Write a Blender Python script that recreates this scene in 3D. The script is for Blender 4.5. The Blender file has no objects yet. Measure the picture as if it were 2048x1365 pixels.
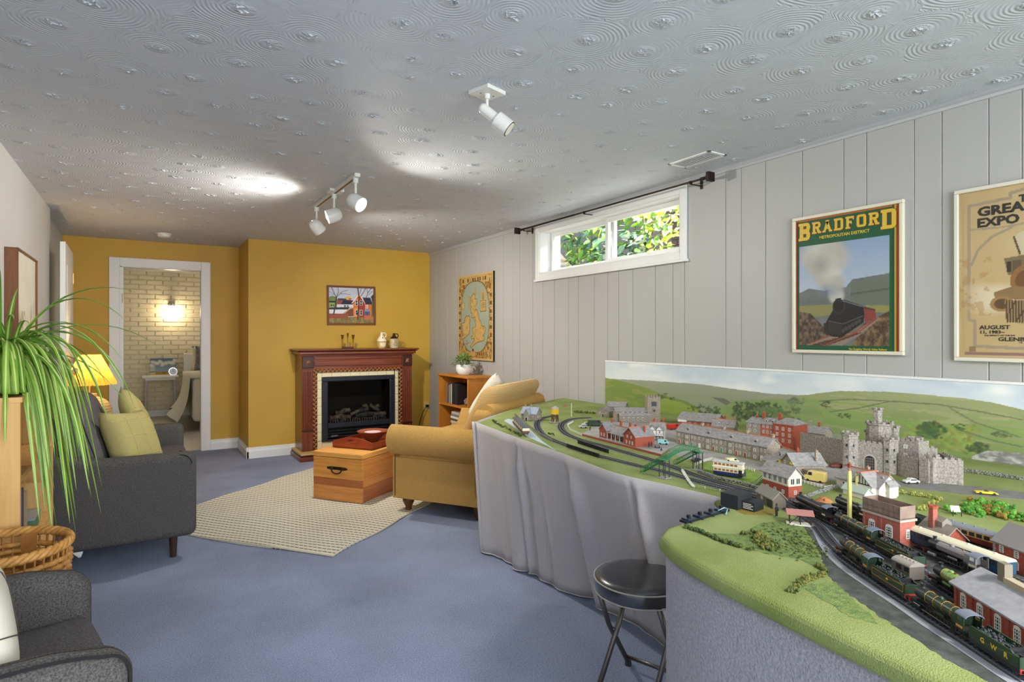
import bpy, bmesh, math, random
import numpy as np
from mathutils import Vector, Matrix, Euler
random.seed(7); np.random.seed(7)
R = math.radians; PI = math.pi
SC = bpy.context.scene
COL = SC.collection

# ---------------------------------------------------------------- camera
YAW = math.atan(734/1190.)
CAMH = 1.285
cam = bpy.data.cameras.new('camera'); camo = bpy.data.objects.new('camera', cam); COL.objects.link(camo)
camo.location = (0, 0, CAMH); camo.rotation_euler = (PI/2, 0, -YAW)
cam.sensor_width = 36; cam.lens = 1190/2048*36; cam.shift_y = -10.5/2048; cam.clip_start = .02; cam.clip_end = 200
SC.camera = camo
# ---------------------------------------------------------------- world, sun, daylight, exposure
w = bpy.data.worlds.new('sky'); SC.world = w; w.use_nodes = True
nt = w.node_tree; nt.nodes.clear()
sky = nt.nodes.new('ShaderNodeTexSky'); sky.sky_type = 'NISHITA'; sky.sun_disc = False
sky.sun_elevation = R(50); sky.sun_rotation = R(120)
bg = nt.nodes.new('ShaderNodeBackground'); bg.inputs['Strength'].default_value = .38
wo = nt.nodes.new('ShaderNodeOutputWorld')
nt.links.new(sky.outputs[0], bg.inputs[0]); nt.links.new(bg.outputs[0], wo.inputs[0])

def lamp(kind, name, loc, rot, energy, col, **kw):
    l = bpy.data.lights.new(name, kind); l.energy = energy; l.color = col
    for k, v in kw.items(): setattr(l, k, v)
    o = bpy.data.objects.new(name, l); COL.objects.link(o); o.location = loc; o.rotation_euler = rot
    return o
def aim(o, d): o.rotation_euler = Vector(d).to_track_quat('-Z', 'Y').to_euler()
sun = lamp('SUN', 'sun', (8, -3, 9), (0, 0, 0), 2.0, (1, .95, .86), angle=.01); aim(sun, (-.38, .50, -.95))
# added fill at an invented rear window; daylight at high and bedroom windows
rear_fill = lamp('AREA', 'rear_fill_light', (1.05, -2.26, 1.35), (R(90), 0, 0), 142, (.90, .95, 1.0), shape='RECTANGLE', size=3.1, size_y=1.7); aim(rear_fill, (0, 1, 0))
day2 = lamp('AREA', 'daylight_high_window', (3.75, 3.53, 2.95), (0, 0, 0), 120, (.93, .97, 1.0), shape='RECTANGLE', size=1.6, size_y=.7); aim(day2, (-.75, 0, -1))
day3 = lamp('AREA', 'daylight_bedroom_window', (3.1, 9.2, 1.5), (0, 0, 0), 22, (.93, .97, 1.0), shape='RECTANGLE', size=1.4, size_y=1.6); aim(day3, (-1, 0, -.1))
vs = SC.view_settings
vs.view_transform = 'Standard'; vs.look = 'None'; vs.gamma = 1; vs.use_curve_mapping = False; vs.exposure = 0.38

# ---------------------------------------------------------------- helpers
def px(x, y):
    a = (x-1024)/1190.; b = (672-y)/1190.; s, c = math.sin(YAW), math.cos(YAW)
    return s+a*c, c-a*s, b
def atz(x, y, z):
    r = px(x, y); t = (z-CAMH)/r[2]; return Vector((r[0]*t, r[1]*t, z))
def atX(x, y, X):
    r = px(x, y); t = X/r[0]; return Vector((X, r[1]*t, CAMH+r[2]*t))
def atY(x, y, Y):
    r = px(x, y); t = Y/r[1]; return Vector((r[0]*t, Y, CAMH+r[2]*t))

def lin(c):
    return tuple(((v/255.)/12.92 if v/255. <= .04045 else ((v/255.+.055)/1.055)**2.4) for v in c[:3])
MATS = {}
def mat(name, col, rough=.6, metal=0., col2=None, vs=8., vmix=(.35, .65), bump=0., bs=120., bd=.002, stretch=(1, 1, 1),
        spec=.5, wave=None, emit=None, estr=0., trans=0., attr=None, coat=0., detail=3., alpha=None, ior=1.45):
    """procedural principled material; col/col2 are sRGB 0-255"""
    if name in MATS: return MATS[name]
    m = bpy.data.materials.new(name); m.use_nodes = True; MATS[name] = m
    n, L = m.node_tree.nodes, m.node_tree.links
    p = n['Principled BSDF']
    p.inputs['Roughness'].default_value = rough; p.inputs['Metallic'].default_value = metal
    p.inputs['Specular IOR Level'].default_value = spec; p.inputs['Coat Weight'].default_value = coat
    p.inputs['IOR'].default_value = ior
    p.inputs['Base Color'].default_value = (*lin(col), 1)
    if trans: p.inputs['Transmission Weight'].default_value = trans
    if emit: p.inputs['Emission Color'].default_value = (*lin(emit), 1); p.inputs['Emission Strength'].default_value = estr
    tc = n.new('ShaderNodeTexCoord'); mp = n.new('ShaderNodeMapping'); mp.inputs['Scale'].default_value = stretch
    L.new(tc.outputs['Object'], mp.inputs['Vector'])
    if attr:
        a = n.new('ShaderNodeAttribute'); a.attribute_name = attr; L.new(a.outputs['Color'], p.inputs['Base Color'])
    elif col2:
        if wave and wave >= 2:
            t = n.new('ShaderNodeTexNoise'); t.inputs['Scale'].default_value = vs; t.inputs['Detail'].default_value = 6; t.inputs['Distortion'].default_value = .6; out = t.outputs['Fac']
        elif wave:
            t = n.new('ShaderNodeTexWave'); t.inputs['Scale'].default_value = vs; t.inputs['Distortion'].default_value = wave
            t.inputs['Detail'].default_value = 3; t.bands_direction = 'Z'; out = t.outputs['Fac']
        else:
            t = n.new('ShaderNodeTexNoise'); t.inputs['Scale'].default_value = vs; t.inputs['Detail'].default_value = detail; out = t.outputs['Fac']
        L.new(mp.outputs[0], t.inputs['Vector'])
        cr = n.new('ShaderNodeValToRGB'); e = cr.color_ramp.elements
        e[0].position, e[1].position = vmix; e[0].color = (*lin(col), 1); e[1].color = (*lin(col2), 1)
        L.new(out, cr.inputs[0]); L.new(cr.outputs[0], p.inputs['Base Color'])
    if bump:
        t = n.new('ShaderNodeTexNoise'); t.inputs['Scale'].default_value = bs; t.inputs['Detail'].default_value = 2
        L.new(mp.outputs[0], t.inputs['Vector'])
        b = n.new('ShaderNodeBump'); b.inputs['Strength'].default_value = bump; b.inputs['Distance'].default_value = bd
        L.new(t.outputs['Fac'], b.inputs['Height']); L.new(b.outputs[0], p.inputs['Normal'])
    return m

class MB:
    """collects shapes and links them as one mesh object"""
    def __init__(s): s.v = []; s.f = []; s.m = []; s.mi = 0; s.M = None
    def add(s, vs, fs):
        b = len(s.v)
        if s.M is not None: vs = [s.M @ Vector(q) for q in vs]
        s.v += [tuple(q) for q in vs]; s.f += [tuple(b+i for i in q) for q in fs]; s.m += [s.mi]*len(fs); return s
    def box(s, x0, x1, y0, y1, z0, z1):
        return s.add([(x, y, z) for z in (z0, z1) for y in (y0, y1) for x in (x0, x1)],
                     [(0, 2, 3, 1), (4, 5, 7, 6), (0, 1, 5, 4), (2, 6, 7, 3), (0, 4, 6, 2), (1, 3, 7, 5)])
    def extr(s, poly, fn0, fn1):
        k = len(poly)
        return s.add([fn0(*q) for q in poly]+[fn1(*q) for q in poly],
                     [tuple(range(k-1, -1, -1)), tuple(range(k, 2*k))]+[(i, (i+1) % k, k+(i+1) % k, k+i) for i in range(k)])
    def prism(s, poly, z0, z1): return s.extr(poly, lambda a, b: (a, b, z0), lambda a, b: (a, b, z1))
    def xprism(s, poly, x0, x1): return s.extr(poly, lambda a, b: (x0, a, b), lambda a, b: (x1, a, b))
    def yprism(s, poly, y0, y1): return s.extr(poly, lambda a, b: (a, y1, b), lambda a, b: (a, y0, b))
    def cyl(s, p0, p1, r0, r1=None, n=12):
        r1 = r0 if r1 is None else r1
        p0, p1 = Vector(p0), Vector(p1); d = (p1-p0).normalized()
        u = d.orthogonal().normalized(); w_ = d.cross(u)
        ring = lambda p, r: [p+(u*math.cos(2*PI*i/n)+w_*math.sin(2*PI*i/n))*r for i in range(n)]
        return s.add(ring(p0, r0)+ring(p1, r1), [tuple(range(n-1, -1, -1)), tuple(range(n, 2*n))]+[(i, (i+1) % n, n+(i+1) % n, n+i) for i in range(n)])
    def lathe(s, prof, n=24, c=(0, 0, 0), sx=1, sy=1):
        vs = []; fs = []
        for r, z in prof:
            for i in range(n):
                a = 2*PI*i/n; vs.append((c[0]+r*math.cos(a)*sx, c[1]+r*math.sin(a)*sy, c[2]+z))
        for j in range(len(prof)-1):
            for i in range(n):
                k = (i+1) % n; fs.append((j*n+i, j*n+k, (j+1)*n+k, (j+1)*n+i))
        fs.append(tuple(range(n-1, -1, -1))); b = (len(prof)-1)*n; fs.append(tuple(range(b, b+n)))
        return s.add(vs, fs)
    def tube(s, path, r, n=8, closed=False):
        path = [Vector(p) for p in path]; k = len(path); vs = []; fs = []; up = None
        for j, p in enumerate(path):
            a = path[(j-1) % k] if closed or j else p; b = path[(j+1) % k] if closed or j < k-1 else p
            d = (b-a).normalized()
            u = d.orthogonal().normalized() if up is None else (up-d*up.dot(d)).normalized()
            up = u; w_ = d.cross(u); rr = r(j/(k-1)) if callable(r) else r
            vs += [p+(u*math.cos(2*PI*i/n)+w_*math.sin(2*PI*i/n))*rr for i in range(n)]
        for j in range(k if closed else k-1):
            q = (j+1) % k
            for i in range(n): fs.append((j*n+i, j*n+(i+1) % n, q*n+(i+1) % n, q*n+i))
        if not closed: fs += [tuple(range(n-1, -1, -1)), tuple(range((k-1)*n, k*n))]
        return s.add(vs, fs)
    def ribbon(s, path, wid, up=(0, 0, 1)):
        """flat strip along a path"""
        vs = []; fs = []; k = len(path)
        for j in range(k):
            p = Vector(path[j]); d = (Vector(path[min(j+1, k-1)])-Vector(path[max(j-1, 0)])).normalized()
            q = d.cross(Vector(up)).normalized()*(wid(j/(k-1)) if callable(wid) else wid)/2
            vs += [p-q, p+q]
        fs = [(2*j, 2*j+1, 2*j+3, 2*j+2) for j in range(k-1)]
        return s.add(vs, fs)
    def rbox(s, c, h, r, k=4, fn=None):
        """rounded box, centre c, half sizes h, radius r"""
        vs = []; fs = []; idx = {}
        def key(p):
            q = tuple(round(t, 6) for t in p)
            if q not in idx:
                idx[q] = len(vs); inner = [max(-(h[i]-r), min(h[i]-r, p[i]*h[i])) for i in range(3)]
                d = Vector([p[i]*h[i]-inner[i] for i in range(3)])
                if d.length > 0: d = d.normalized()*r
                o = Vector(inner)+d
                if fn: o = Vector(fn(o))
                vs.append(o+Vector(c))
            return idx[q]
        # parameters denser near the edges so the rounding gets several segments
        def par(i, hh):
            n = k*2+4; a = r/hh
            if i <= k: return -1+a*(1-math.cos(i/k*PI/2))*1.0 if False else -1+a*(i/k)
            if i >= n-k: return 1-a*((n-i)/k)
            return -1+a+(2-2*a)*(i-k)/(n-2*k)
        n = k*2+4
        for ax in range(3):
            u, v_ = (ax+1) % 3, (ax+2) % 3
            for sg in (-1, 1):
                for i in range(n):
                    for j in range(n):
                        q = []
                        for di, dj in ((0, 0), (1, 0), (1, 1), (0, 1)):
                            p = [0, 0, 0]; p[ax] = sg; p[u] = par(i+di, h[u]); p[v_] = par(j+dj, h[v_]); q.append(key(p))
                        if sg < 0: q.reverse()
                        if len(set(q)) > 2: fs.append(tuple(dict.fromkeys(q)))
        return s.add(vs, fs)
    def ball(s, c, r, n=10, sc=(1, 1, 1), m=None):
        m = m or max(4, n//2)
        return s.lathe([(max(1e-4, r*math.sin(PI*j/m)), -r*math.cos(PI*j/m)*sc[2]) for j in range(m+1)], n, c, sc[0], sc[1])
    def pillow(s, w_, h_, t, n=12, crown=.35, mat_=None):
        """square cushion lying in xz, thickness along y"""
        vs = []; fs = []
        for sg in (-1, 1):
            for j in range(n+1):
                for i in range(n+1):
                    u = -1+2*i/n; v_ = -1+2*j/n
                    k = max(0, (1-u**4)*(1-v_**4))**.5
                    pin = 1-.07*(1-u*u)*abs(v_)**3; pin2 = 1-.07*(1-v_*v_)*abs(u)**3
                    vs.append((u*w_/2*pin2, sg*t/2*k, v_*h_/2*pin))
            b = 0 if sg < 0 else (n+1)**2
            for j in range(n):
                for i in range(n):
                    q = [b+j*(n+1)+i, b+j*(n+1)+i+1, b+(j+1)*(n+1)+i+1, b+(j+1)*(n+1)+i]
                    fs.append(tuple(q if sg < 0 else q[::-1]))
        return s.add(vs, fs)
    def mesh(s, name, mats, smooth=None, merge=False):
        me = bpy.data.meshes.new(name); me.from_pydata(s.v, [], s.f)
        for m in (mats if isinstance(mats, (list, tuple)) else [mats]): me.materials.append(m)
        if any(s.m): me.polygons.foreach_set('material_index', s.m)
        bm = bmesh.new(); bm.from_mesh(me)
        if merge: bmesh.ops.remove_doubles(bm, verts=bm.verts, dist=1e-5)
        bmesh.ops.recalc_face_normals(bm, faces=bm.faces); bm.to_mesh(me); bm.free()
        if smooth:
            me.polygons.foreach_set('use_smooth', [True]*len(me.polygons))
            if smooth < 180: me.set_sharp_from_angle(angle=R(smooth))
        return me
    def build(s, name, mats, parent=None, smooth=None, bevel=0, seg=2, sub=0, loc=None, rot=None, merge=False):
        o = link(s.mesh(name, mats, smooth, merge), name, parent, loc, rot)
        if bevel:
            b = o.modifiers.new('bevel', 'BEVEL'); b.width = bevel; b.segments = seg; b.limit_method = 'ANGLE'; b.angle_limit = R(40)
            b.harden_normals = False
        if sub: d = o.modifiers.new('sub', 'SUBSURF'); d.levels = d.render_levels = sub
        return o

def link(me, name, parent=None, loc=None, rot=None, scale=None):
    o = bpy.data.objects.new(name, me); COL.objects.link(o); o.parent = parent
    if loc is not None: o.location = loc
    if rot is not None: o.rotation_euler = rot
    if scale is not None: o.scale = scale
    return o
def tag(o, label, cat, group=None):
    o['label'] = label; o['category'] = cat
    if group: o['group'] = group
    return o
def thing(name, label, cat, loc=(0, 0, 0), rotz=0, group=None):
    return tag(link(None, name, None, loc, (0, 0, rotz)), label, cat, group)
def struct(o): o['kind'] = 'structure'; return o
def stuff(o): o['kind'] = 'stuff'; return o
def copy_tree(o, parent=None):
    c = o.copy(); COL.objects.link(c); c.parent = parent
    for ch in list(o.children): copy_tree(ch, c)
    return c
def text(body, size, m, parent, loc, rot, ext=.0003, bold=0., align='LEFT', shear=0., sx=1., space=1., name='lettering'):
    cu = bpy.data.curves.new(name, 'FONT'); cu.body = body; cu.size = size; cu.extrude = ext; cu.offset = bold; cu.align_x = align
    cu.shear = shear; cu.space_character = space; cu.resolution_u = 2
    o = bpy.data.objects.new('tmp', cu); COL.objects.link(o)
    me = bpy.data.meshes.new_from_object(o); bpy.data.objects.remove(o)
    me.materials.clear(); me.materials.append(m)
    return link(me, name, parent, loc, rot, (sx, 1, 1))
def picture(name, w_, h_, rgb, parent, loc, rot, m):
    """flat print: a grid carrying one colour per vertex; rgb array [rows from the top, columns, 3] in 0-255"""
    ny, nx = rgb.shape[:2]
    xs = np.linspace(0, w_, nx); zs = np.linspace(h_, 0, ny)
    co = np.zeros((ny, nx, 3)); co[..., 0] = xs[None, :]; co[..., 2] = zs[:, None]
    i = np.arange((ny-1)*(nx-1)); r_ = i//(nx-1); c_ = i % (nx-1); a = r_*nx+c_
    fs = np.stack([a+nx, a+nx+1, a+1, a], 1)
    me = bpy.data.meshes.new(name); me.from_pydata(co.reshape(-1, 3).tolist(), [], fs.tolist())
    at = me.color_attributes.new('print', 'FLOAT_COLOR', 'POINT')
    v = np.clip(rgb/255., 0, 1); v = np.where(v <= .04045, v/12.92, ((v+.055)/1.055)**2.4)
    at.data.foreach_set('color', np.concatenate([v, np.ones((ny, nx, 1))], 2).astype(np.float32).ravel())
    me.materials.append(m)
    return link(me, name, parent, loc, rot)
# ---- a small painter for the flat prints (numpy canvas, coordinates 0..1, y from the top)
class Canvas:
    def __init__(s, nx, ny, col): s.a = np.zeros((ny, nx, 3)); s.a[:] = col; s.U, s.V = np.meshgrid((np.arange(nx)+.5)/nx, (np.arange(ny)+.5)/ny); s.rs = np.random.RandomState(3)
    def mask(s, poly):
        m = np.zeros(s.U.shape, bool); k = len(poly)
        for i in range(k):
            (x0, y0), (x1, y1) = poly[i], poly[(i+1) % k]
            if y0 == y1: continue
            c = ((s.V > y0) != (s.V > y1)) & (s.U < (x1-x0)*(s.V-y0)/(y1-y0)+x0); m ^= c
        return m
    def noise(s, f, seed=0, fy=None):
        rs = np.random.RandomState(seed); fy = fy or f; g = rs.rand(int(fy)+2, int(f)+2)
        x = s.U*f; y = s.V*fy; i = x.astype(int); j = y.astype(int); a = x-i; b = y-j; a = a*a*(3-2*a); b = b*b*(3-2*b)
        return (g[j, i]*(1-a)+g[j, i+1]*a)*(1-b)+(g[j+1, i]*(1-a)+g[j+1, i+1]*a)*b
    def fbm(s, f, seed=0, fy=None):
        fy = fy or f; return (s.noise(f, seed, fy)*.5+s.noise(f*2, seed+1, fy*2)*.3+s.noise(f*4, seed+2, fy*4)*.2)
    def paint(s, m, col, al=1.):
        al = (m.astype(float)*al)[..., None]; s.a = s.a*(1-al)+np.asarray(col, float)*al
    def mix(s, m, c0, c1, t): s.paint(m, np.asarray(c0, float)*(1-t[..., None])+np.asarray(c1, float)*t[..., None])
    def poly(s, pts, col, al=1.): s.paint(s.mask(pts), col, al)
    def rect(s, x0, y0, x1, y1, col, al=1.): s.paint((s.U >= x0) & (s.U < x1) & (s.V >= y0) & (s.V < y1), col, al)
    def ell(s, cx, cy, rx, ry, col, al=1., soft=0.):
        d = np.sqrt(((s.U-cx)/rx)**2+((s.V-cy)/ry)**2)
        s.paint(np.clip((1-d)/soft, 0, 1) if soft else d < 1, col, al)
    def line(s, pts, wd, col, asp=1., al=1.):
        for (x0, y0), (x1, y1) in zip(pts, pts[1:]):
            dx, dy = (x1-x0), (y1-y0)*asp; l2 = dx*dx+dy*dy+1e-9
            t = np.clip(((s.U-x0)*dx+(s.V-y0)*asp*dy)/l2, 0, 1)
            s.paint(np.hypot(s.U-x0-t*dx, (s.V-y0)*asp-t*dy) < wd/2, col, al)

# ---------------------------------------------------------------- materials
M_white = mat('white_paint', (190, 189, 186), .55, bump=.05, bs=60)
M_trim = mat('white_trim_gloss', (226, 226, 222), .35)
M_ply = mat('white_panelling', (171, 170, 167), .5, bump=.04, bs=40, stretch=(1, 1, .1))
M_yellow = mat('ochre_paint', (200, 160, 58), .55, bump=.05, bs=60, col2=(193, 152, 50), vs=1.5)
M_carpet = mat('blue_carpet', (140, 152, 186), .95, col2=(188, 198, 224), vs=170, vmix=(.3, .7), bump=1., bs=420, bd=.006, spec=.1, detail=4)
M_glass = mat('window_glass', (255, 255, 255), .0, trans=1., ior=1.01, spec=.3)
M_black = mat('black_metal', (26, 26, 28), .35, .6)
M_chrome = mat('chrome', (200, 200, 205), .15, 1.)
M_fixture = mat('white_enamel', (222, 221, 214), .3)
M_print = mat('printed_paper', (255, 255, 255), .55, attr='print')
M_printgl = mat('printed_poster_gloss', (255, 255, 255), .12, attr='print')
M_dark = mat('dark_void', (14, 14, 15), .8)
# ================================================================ the room
RX, LX, BY, NY, CH, FY = 2.97, -.645, 6.74, 7.48, 2.30, -2.3   # right wall, left wall, chimney breast, recess, ceiling, rear wall
# floor
o = MB().box(LX-.3, RX+.3, FY-.2, NY+.06, -.1, 0).build('floor', M_carpet); struct(o); o['label'] = 'blue grey carpet with worn patches'
def carpet_wear():
    n, L = M_carpet.node_tree.nodes, M_carpet.node_tree.links
    p = n['Principled BSDF']; src = p.inputs['Base Color'].links[0].from_socket
    t = n.new('ShaderNodeTexNoise'); t.inputs['Scale'].default_value = 1.7; t.inputs['Detail'].default_value = 5
    tc = n.new('ShaderNodeTexCoord'); L.new(tc.outputs['Object'], t.inputs['Vector'])
    cr = n.new('ShaderNodeValToRGB'); cr.color_ramp.elements[0].position = .38; cr.color_ramp.elements[1].position = .66
    cr.color_ramp.elements[0].color = (.7, .7, .7, 1); cr.color_ramp.elements[1].color = (1.1, 1.1, 1.1, 1)
    L.new(t.outputs['Fac'], cr.inputs[0])
    mx = n.new('ShaderNodeMixRGB'); mx.blend_type = 'MULTIPLY'; mx.inputs[0].default_value = .6
    L.new(src, mx.inputs[1]); L.new(cr.outputs[0], mx.inputs[2]); L.new(mx.outputs[0], p.inputs['Base Color'])
carpet_wear()
# ceiling with combed plaster swirls: the distance to each swirl's knot is stored on the mesh, the material combs it
def ceiling():
    st = .25; cs = []
    rs = random.Random(5); j = 0; y = .1
    while y < 7.7:
        x = LX-.2+(st*.5 if j % 2 else 0)
        while x < RX+.3:
            cs.append((x+rs.uniform(-.055, .055), y+rs.uniform(-.05, .05), rs.random())); x += st
        y += st*.86; j += 1
    C = np.array(cs); dx = .016
    xs = np.arange(LX-.06, RX+.08, dx); ys = np.arange(.2, NY+.08, dx); nx, ny = len(xs), len(ys)
    X, Y = np.meshgrid(xs, ys); best = np.full(X.shape, 9.); dd = np.zeros(X.shape); ang = np.zeros(X.shape)
    for cx, cy, pr in cs:
        i0, i1 = np.searchsorted(xs, (cx-.4, cx+.4)); j0, j1 = np.searchsorted(ys, (cy-.4, cy+.4))
        if i0 >= i1 or j0 >= j1: continue
        sx, sy = X[j0:j1, i0:i1]-cx, Y[j0:j1, i0:i1]-cy
        d = np.hypot(sx, sy*1.05); e = d-.07*pr; m = e < best[j0:j1, i0:i1]
        best[j0:j1, i0:i1][m] = e[m]; dd[j0:j1, i0:i1][m] = d[m]; ang[j0:j1, i0:i1][m] = (np.arctan2(sy, sx)+pr*6)[m]
    Z = np.full(X.shape, CH)
    co = np.stack([X, Y, Z], 2).reshape(-1, 3)
    i = np.arange((ny-1)*(nx-1)); a = (i//(nx-1))*nx+i % (nx-1)
    me = bpy.data.meshes.new('ceiling'); me.from_pydata(co.tolist(), [], np.stack([a, a+nx, a+nx+1, a+1], 1).tolist())
    for nm, arr in (('swirl', dd), ('angle', ang)):
        t = me.attributes.new(nm, 'FLOAT', 'POINT'); t.data.foreach_set('value', arr.astype(np.float32).ravel())
    m = mat('swirled_plaster', (196, 199, 204), .6)
    n, L = m.node_tree.nodes, m.node_tree.links; p = n['Principled BSDF']
    def attr(nm): q = n.new('ShaderNodeAttribute'); q.attribute_name = nm; return q.outputs['Fac']
    def mth(op, a_, b_=None, c_=None):
        q = n.new('ShaderNodeMath'); q.operation = op
        for k, s in enumerate((a_, b_, c_)):
            if s is None: continue
            if isinstance(s, (int, float)): q.inputs[k].default_value = s
            else: L.new(s, q.inputs[k])
        return q.outputs[0]
    tc = n.new('ShaderNodeTexCoord')
    def noi(sc, det=3): q = n.new('ShaderNodeTexNoise'); q.inputs['Scale'].default_value = sc; q.inputs['Detail'].default_value = det; L.new(tc.outputs['Object'], q.inputs['Vector']); return q.outputs['Fac']
    d = attr('swirl'); g = attr('angle')
    ph = mth('ADD', mth('MULTIPLY', d, 420.), mth('MULTIPLY', noi(7.), 9.))
    ring = mth('SINE', ph)
    # the comb bites in some arcs only
    gate = mth('MULTIPLY_ADD', mth('SINE', mth('MULTIPLY_ADD', noi(14.), 5., g)), .5, .55)
    ring = mth('MULTIPLY', ring, gate)
    kn = n.new('ShaderNodeMapRange'); kn.interpolation_type = 'SMOOTHSTEP'; L.new(d, kn.inputs[0])
    for k, v in ((1, .0), (2, .05), (3, 1.), (4, 0.)): kn.inputs[k].default_value = v
    knob = mth('MULTIPLY', kn.outputs[0], mth('MULTIPLY_ADD', noi(95., 3), 9., -2.))
    hgt = mth('ADD', mth('MULTIPLY', ring, .22), mth('ADD', knob, mth('MULTIPLY', noi(12.), .8)))
    b = n.new('ShaderNodeBump'); b.inputs['Strength'].default_value = .55; b.inputs['Distance'].default_value = .006
    L.new(hgt, b.inputs['Height']); L.new(b.outputs[0], p.inputs['Normal'])
    me.materials.append(m)
    o = link(me, 'ceiling'); struct(o); o['label'] = 'white ceiling plastered in overlapping combed swirls'
    MB().box(LX-.3, RX+.3, FY-.1, .2, CH, CH+.1).box(LX-.3, RX+.3, .2, NY+.06, CH+.02, CH+.1).build('ceiling_slab', m, o)
    # torn plaster peaks in the middle of each swirl
    k = MB(); rr = random.Random(9)
    for cx, cy, pr in cs:
        if not (LX < cx < RX-.03 and .5 < cy < NY-.05): continue
        if cy > BY-.05 and cx > .88: continue
        for q in range(rr.randint(4, 7)):
            t = rr.uniform(0, 6.28); l = rr.uniform(.008, .024); ox, oy = rr.uniform(-.022, .022), rr.uniform(-.018, .018)
            p0 = Vector((cx+ox, cy+oy, CH+.001)); dr = Vector((math.cos(t), math.sin(t), 0)); nn = Vector((-dr.y, dr.x, 0))
            hh = rr.uniform(.002, .0065); wd = rr.uniform(.003, .006)
            k.add([p0-dr*l, p0+nn*wd, p0+dr*l, p0-nn*wd, p0+dr*l*.3+nn*wd*.6+Vector((0, 0, -hh-.001))], [(0, 1, 4), (1, 2, 4), (2, 3, 4), (3, 0, 4)])
    stuff(k.build('plaster_peaks', m, o, smooth=60))
ceiling()

# right wall with planks of several widths, cut round the high window
WY0, WY1, WZ0, WZ1 = 2.715, 4.34, 1.83, 2.205     # window opening
wr = MB()
wr.box(RX+.005, RX+.22, FY-.2, WY0, 0, CH+.1).box(RX+.005, RX+.22, WY1, NY+.2, 0, CH+.1).box(RX+.005, RX+.22, WY0, WY1, 0, WZ0).box(RX+.005, RX+.22, WY0, WY1, WZ1, CH+.1)
wall_r = struct(wr.build('wall_right', M_ply)); wall_r['label'] = 'white wall of vertical planks of several widths'
gr = [3.17, 2.95, 2.79, 2.69, 2.37, 2.26, 2.1, 1.88, 1.66, 1.55, 1.34, 1.23, 1.06, .95, .78, .62, .5, .34, .12]
gr = [6.74, 6.55, 6.35, 6.22, 6.0, 5.86, 5.66, 5.5, 5.3, 5.19, 4.98, 4.8, 4.68, 4.46, 4.3, 4.13, 3.93, 3.8, 3.6, 3.44, 3.32] + gr
y = .12
while y > FY: y -= random.choice((.11, .16, .21)); gr.append(max(y, FY))
for a, b in zip(gr, gr[1:]):
    lo, hi = b+.0016, a-.0016
    def plank(lo, hi, z0, z1):
        m = MB(); e = .002
        m.xprism([(lo, z0), (hi, z0), (hi, z1), (lo, z1)], RX+.0015, RX+.02)
        m.add([(RX+.0015, lo, z0), (RX+.0015, hi, z0), (RX+.0015, hi, z1), (RX+.0015, lo, z1), (RX, lo+e, z0), (RX, hi-e, z0), (RX, hi-e, z1), (RX, lo+e, z1)],
              [(4, 5, 6, 7), (0, 1, 5, 4), (1, 2, 6, 5), (2, 3, 7, 6), (3, 0, 4, 7)])
        m.build('plank', M_ply, wall_r)
    if hi <= WY0 or lo >= WY1: plank(lo, hi, 0, CH-.005)
    else:
        plank(lo, hi, 0, WZ0-.01); plank(lo, hi, WZ1+.01, CH-.005)
        if lo < WY0-.01: plank(lo, WY0-.01, WZ0-.01, WZ1+.01)
        if hi > WY1+.01: plank(WY1+.01, hi, WZ0-.01, WZ1+.01)
c = MB().yprism([(RX, 0), (RX-.012, 0), (RX-.020, .010), (RX-.012, .022), (RX-.006, .034), (RX, .034)], FY, BY)
for q in range(len(c.v)): c.v[q] = (c.v[q][0], c.v[q][1], CH-.034+c.v[q][2])
o = struct(c.build('trim_1', mat('cornice_paint', (182, 183, 184), .5))); o['label'] = 'thin white cornice strip'
# left wall, its recess and the rear wall
MB_l = MB().box(LX-.2, LX, FY-.2, 5.98, 0, CH+.1).box(LX-.2, LX-.06, 5.98, NY+.2, 0, CH+.1)
struct(MB_l.build('wall_left', M_white))['label'] = 'plain white wall behind the grey sofa'
m = MB(); RZ0, RZ1, RX0, RX1 = .5, 2.2, -.5, 2.6
m.box(LX-.2, RX0, FY-.2, FY, 0, CH+.1).box(RX1, RX+.2, FY-.2, FY, 0, CH+.1).box(RX0, RX1, FY-.2, FY, 0, RZ0).box(RX0, RX1, FY-.2, FY, RZ1, CH+.1)
struct(m.build('wall_front', M_white))
m = MB()
for x in (RX0+.03, (RX0+RX1)/2, RX1-.03): m.box(x-.03, x+.03, FY-.06, FY+.01, RZ0, RZ1)
m.box(RX0, RX1, FY-.06, FY+.01, RZ0, RZ0+.05).box(RX0, RX1, FY-.06, FY+.01, RZ1-.05, RZ1)
struct(m.build('added_rear_window', M_trim))  # unseen window frame, invented to go with the rear fill light
# chimney breast and recess wall with the doorway
struct(MB().box(.92, RX+.2, BY, NY+.12, 0, CH+.1).build('wall_back', M_yellow))['label'] = 'ochre yellow chimney breast behind the mantelpiece'
DX0, DX1, DZ = -.225, .535, 2.016
m = MB().box(LX-.2, DX0, NY, NY+.12, 0, CH+.1).box(DX1, .92, NY, NY+.12, 0, CH+.1).box(DX0, DX1, NY, NY+.12, DZ, CH+.1)
struct(m.build('wall_back_recess', M_yellow))['label'] = 'ochre yellow recess wall round the bedroom doorway'
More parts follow.
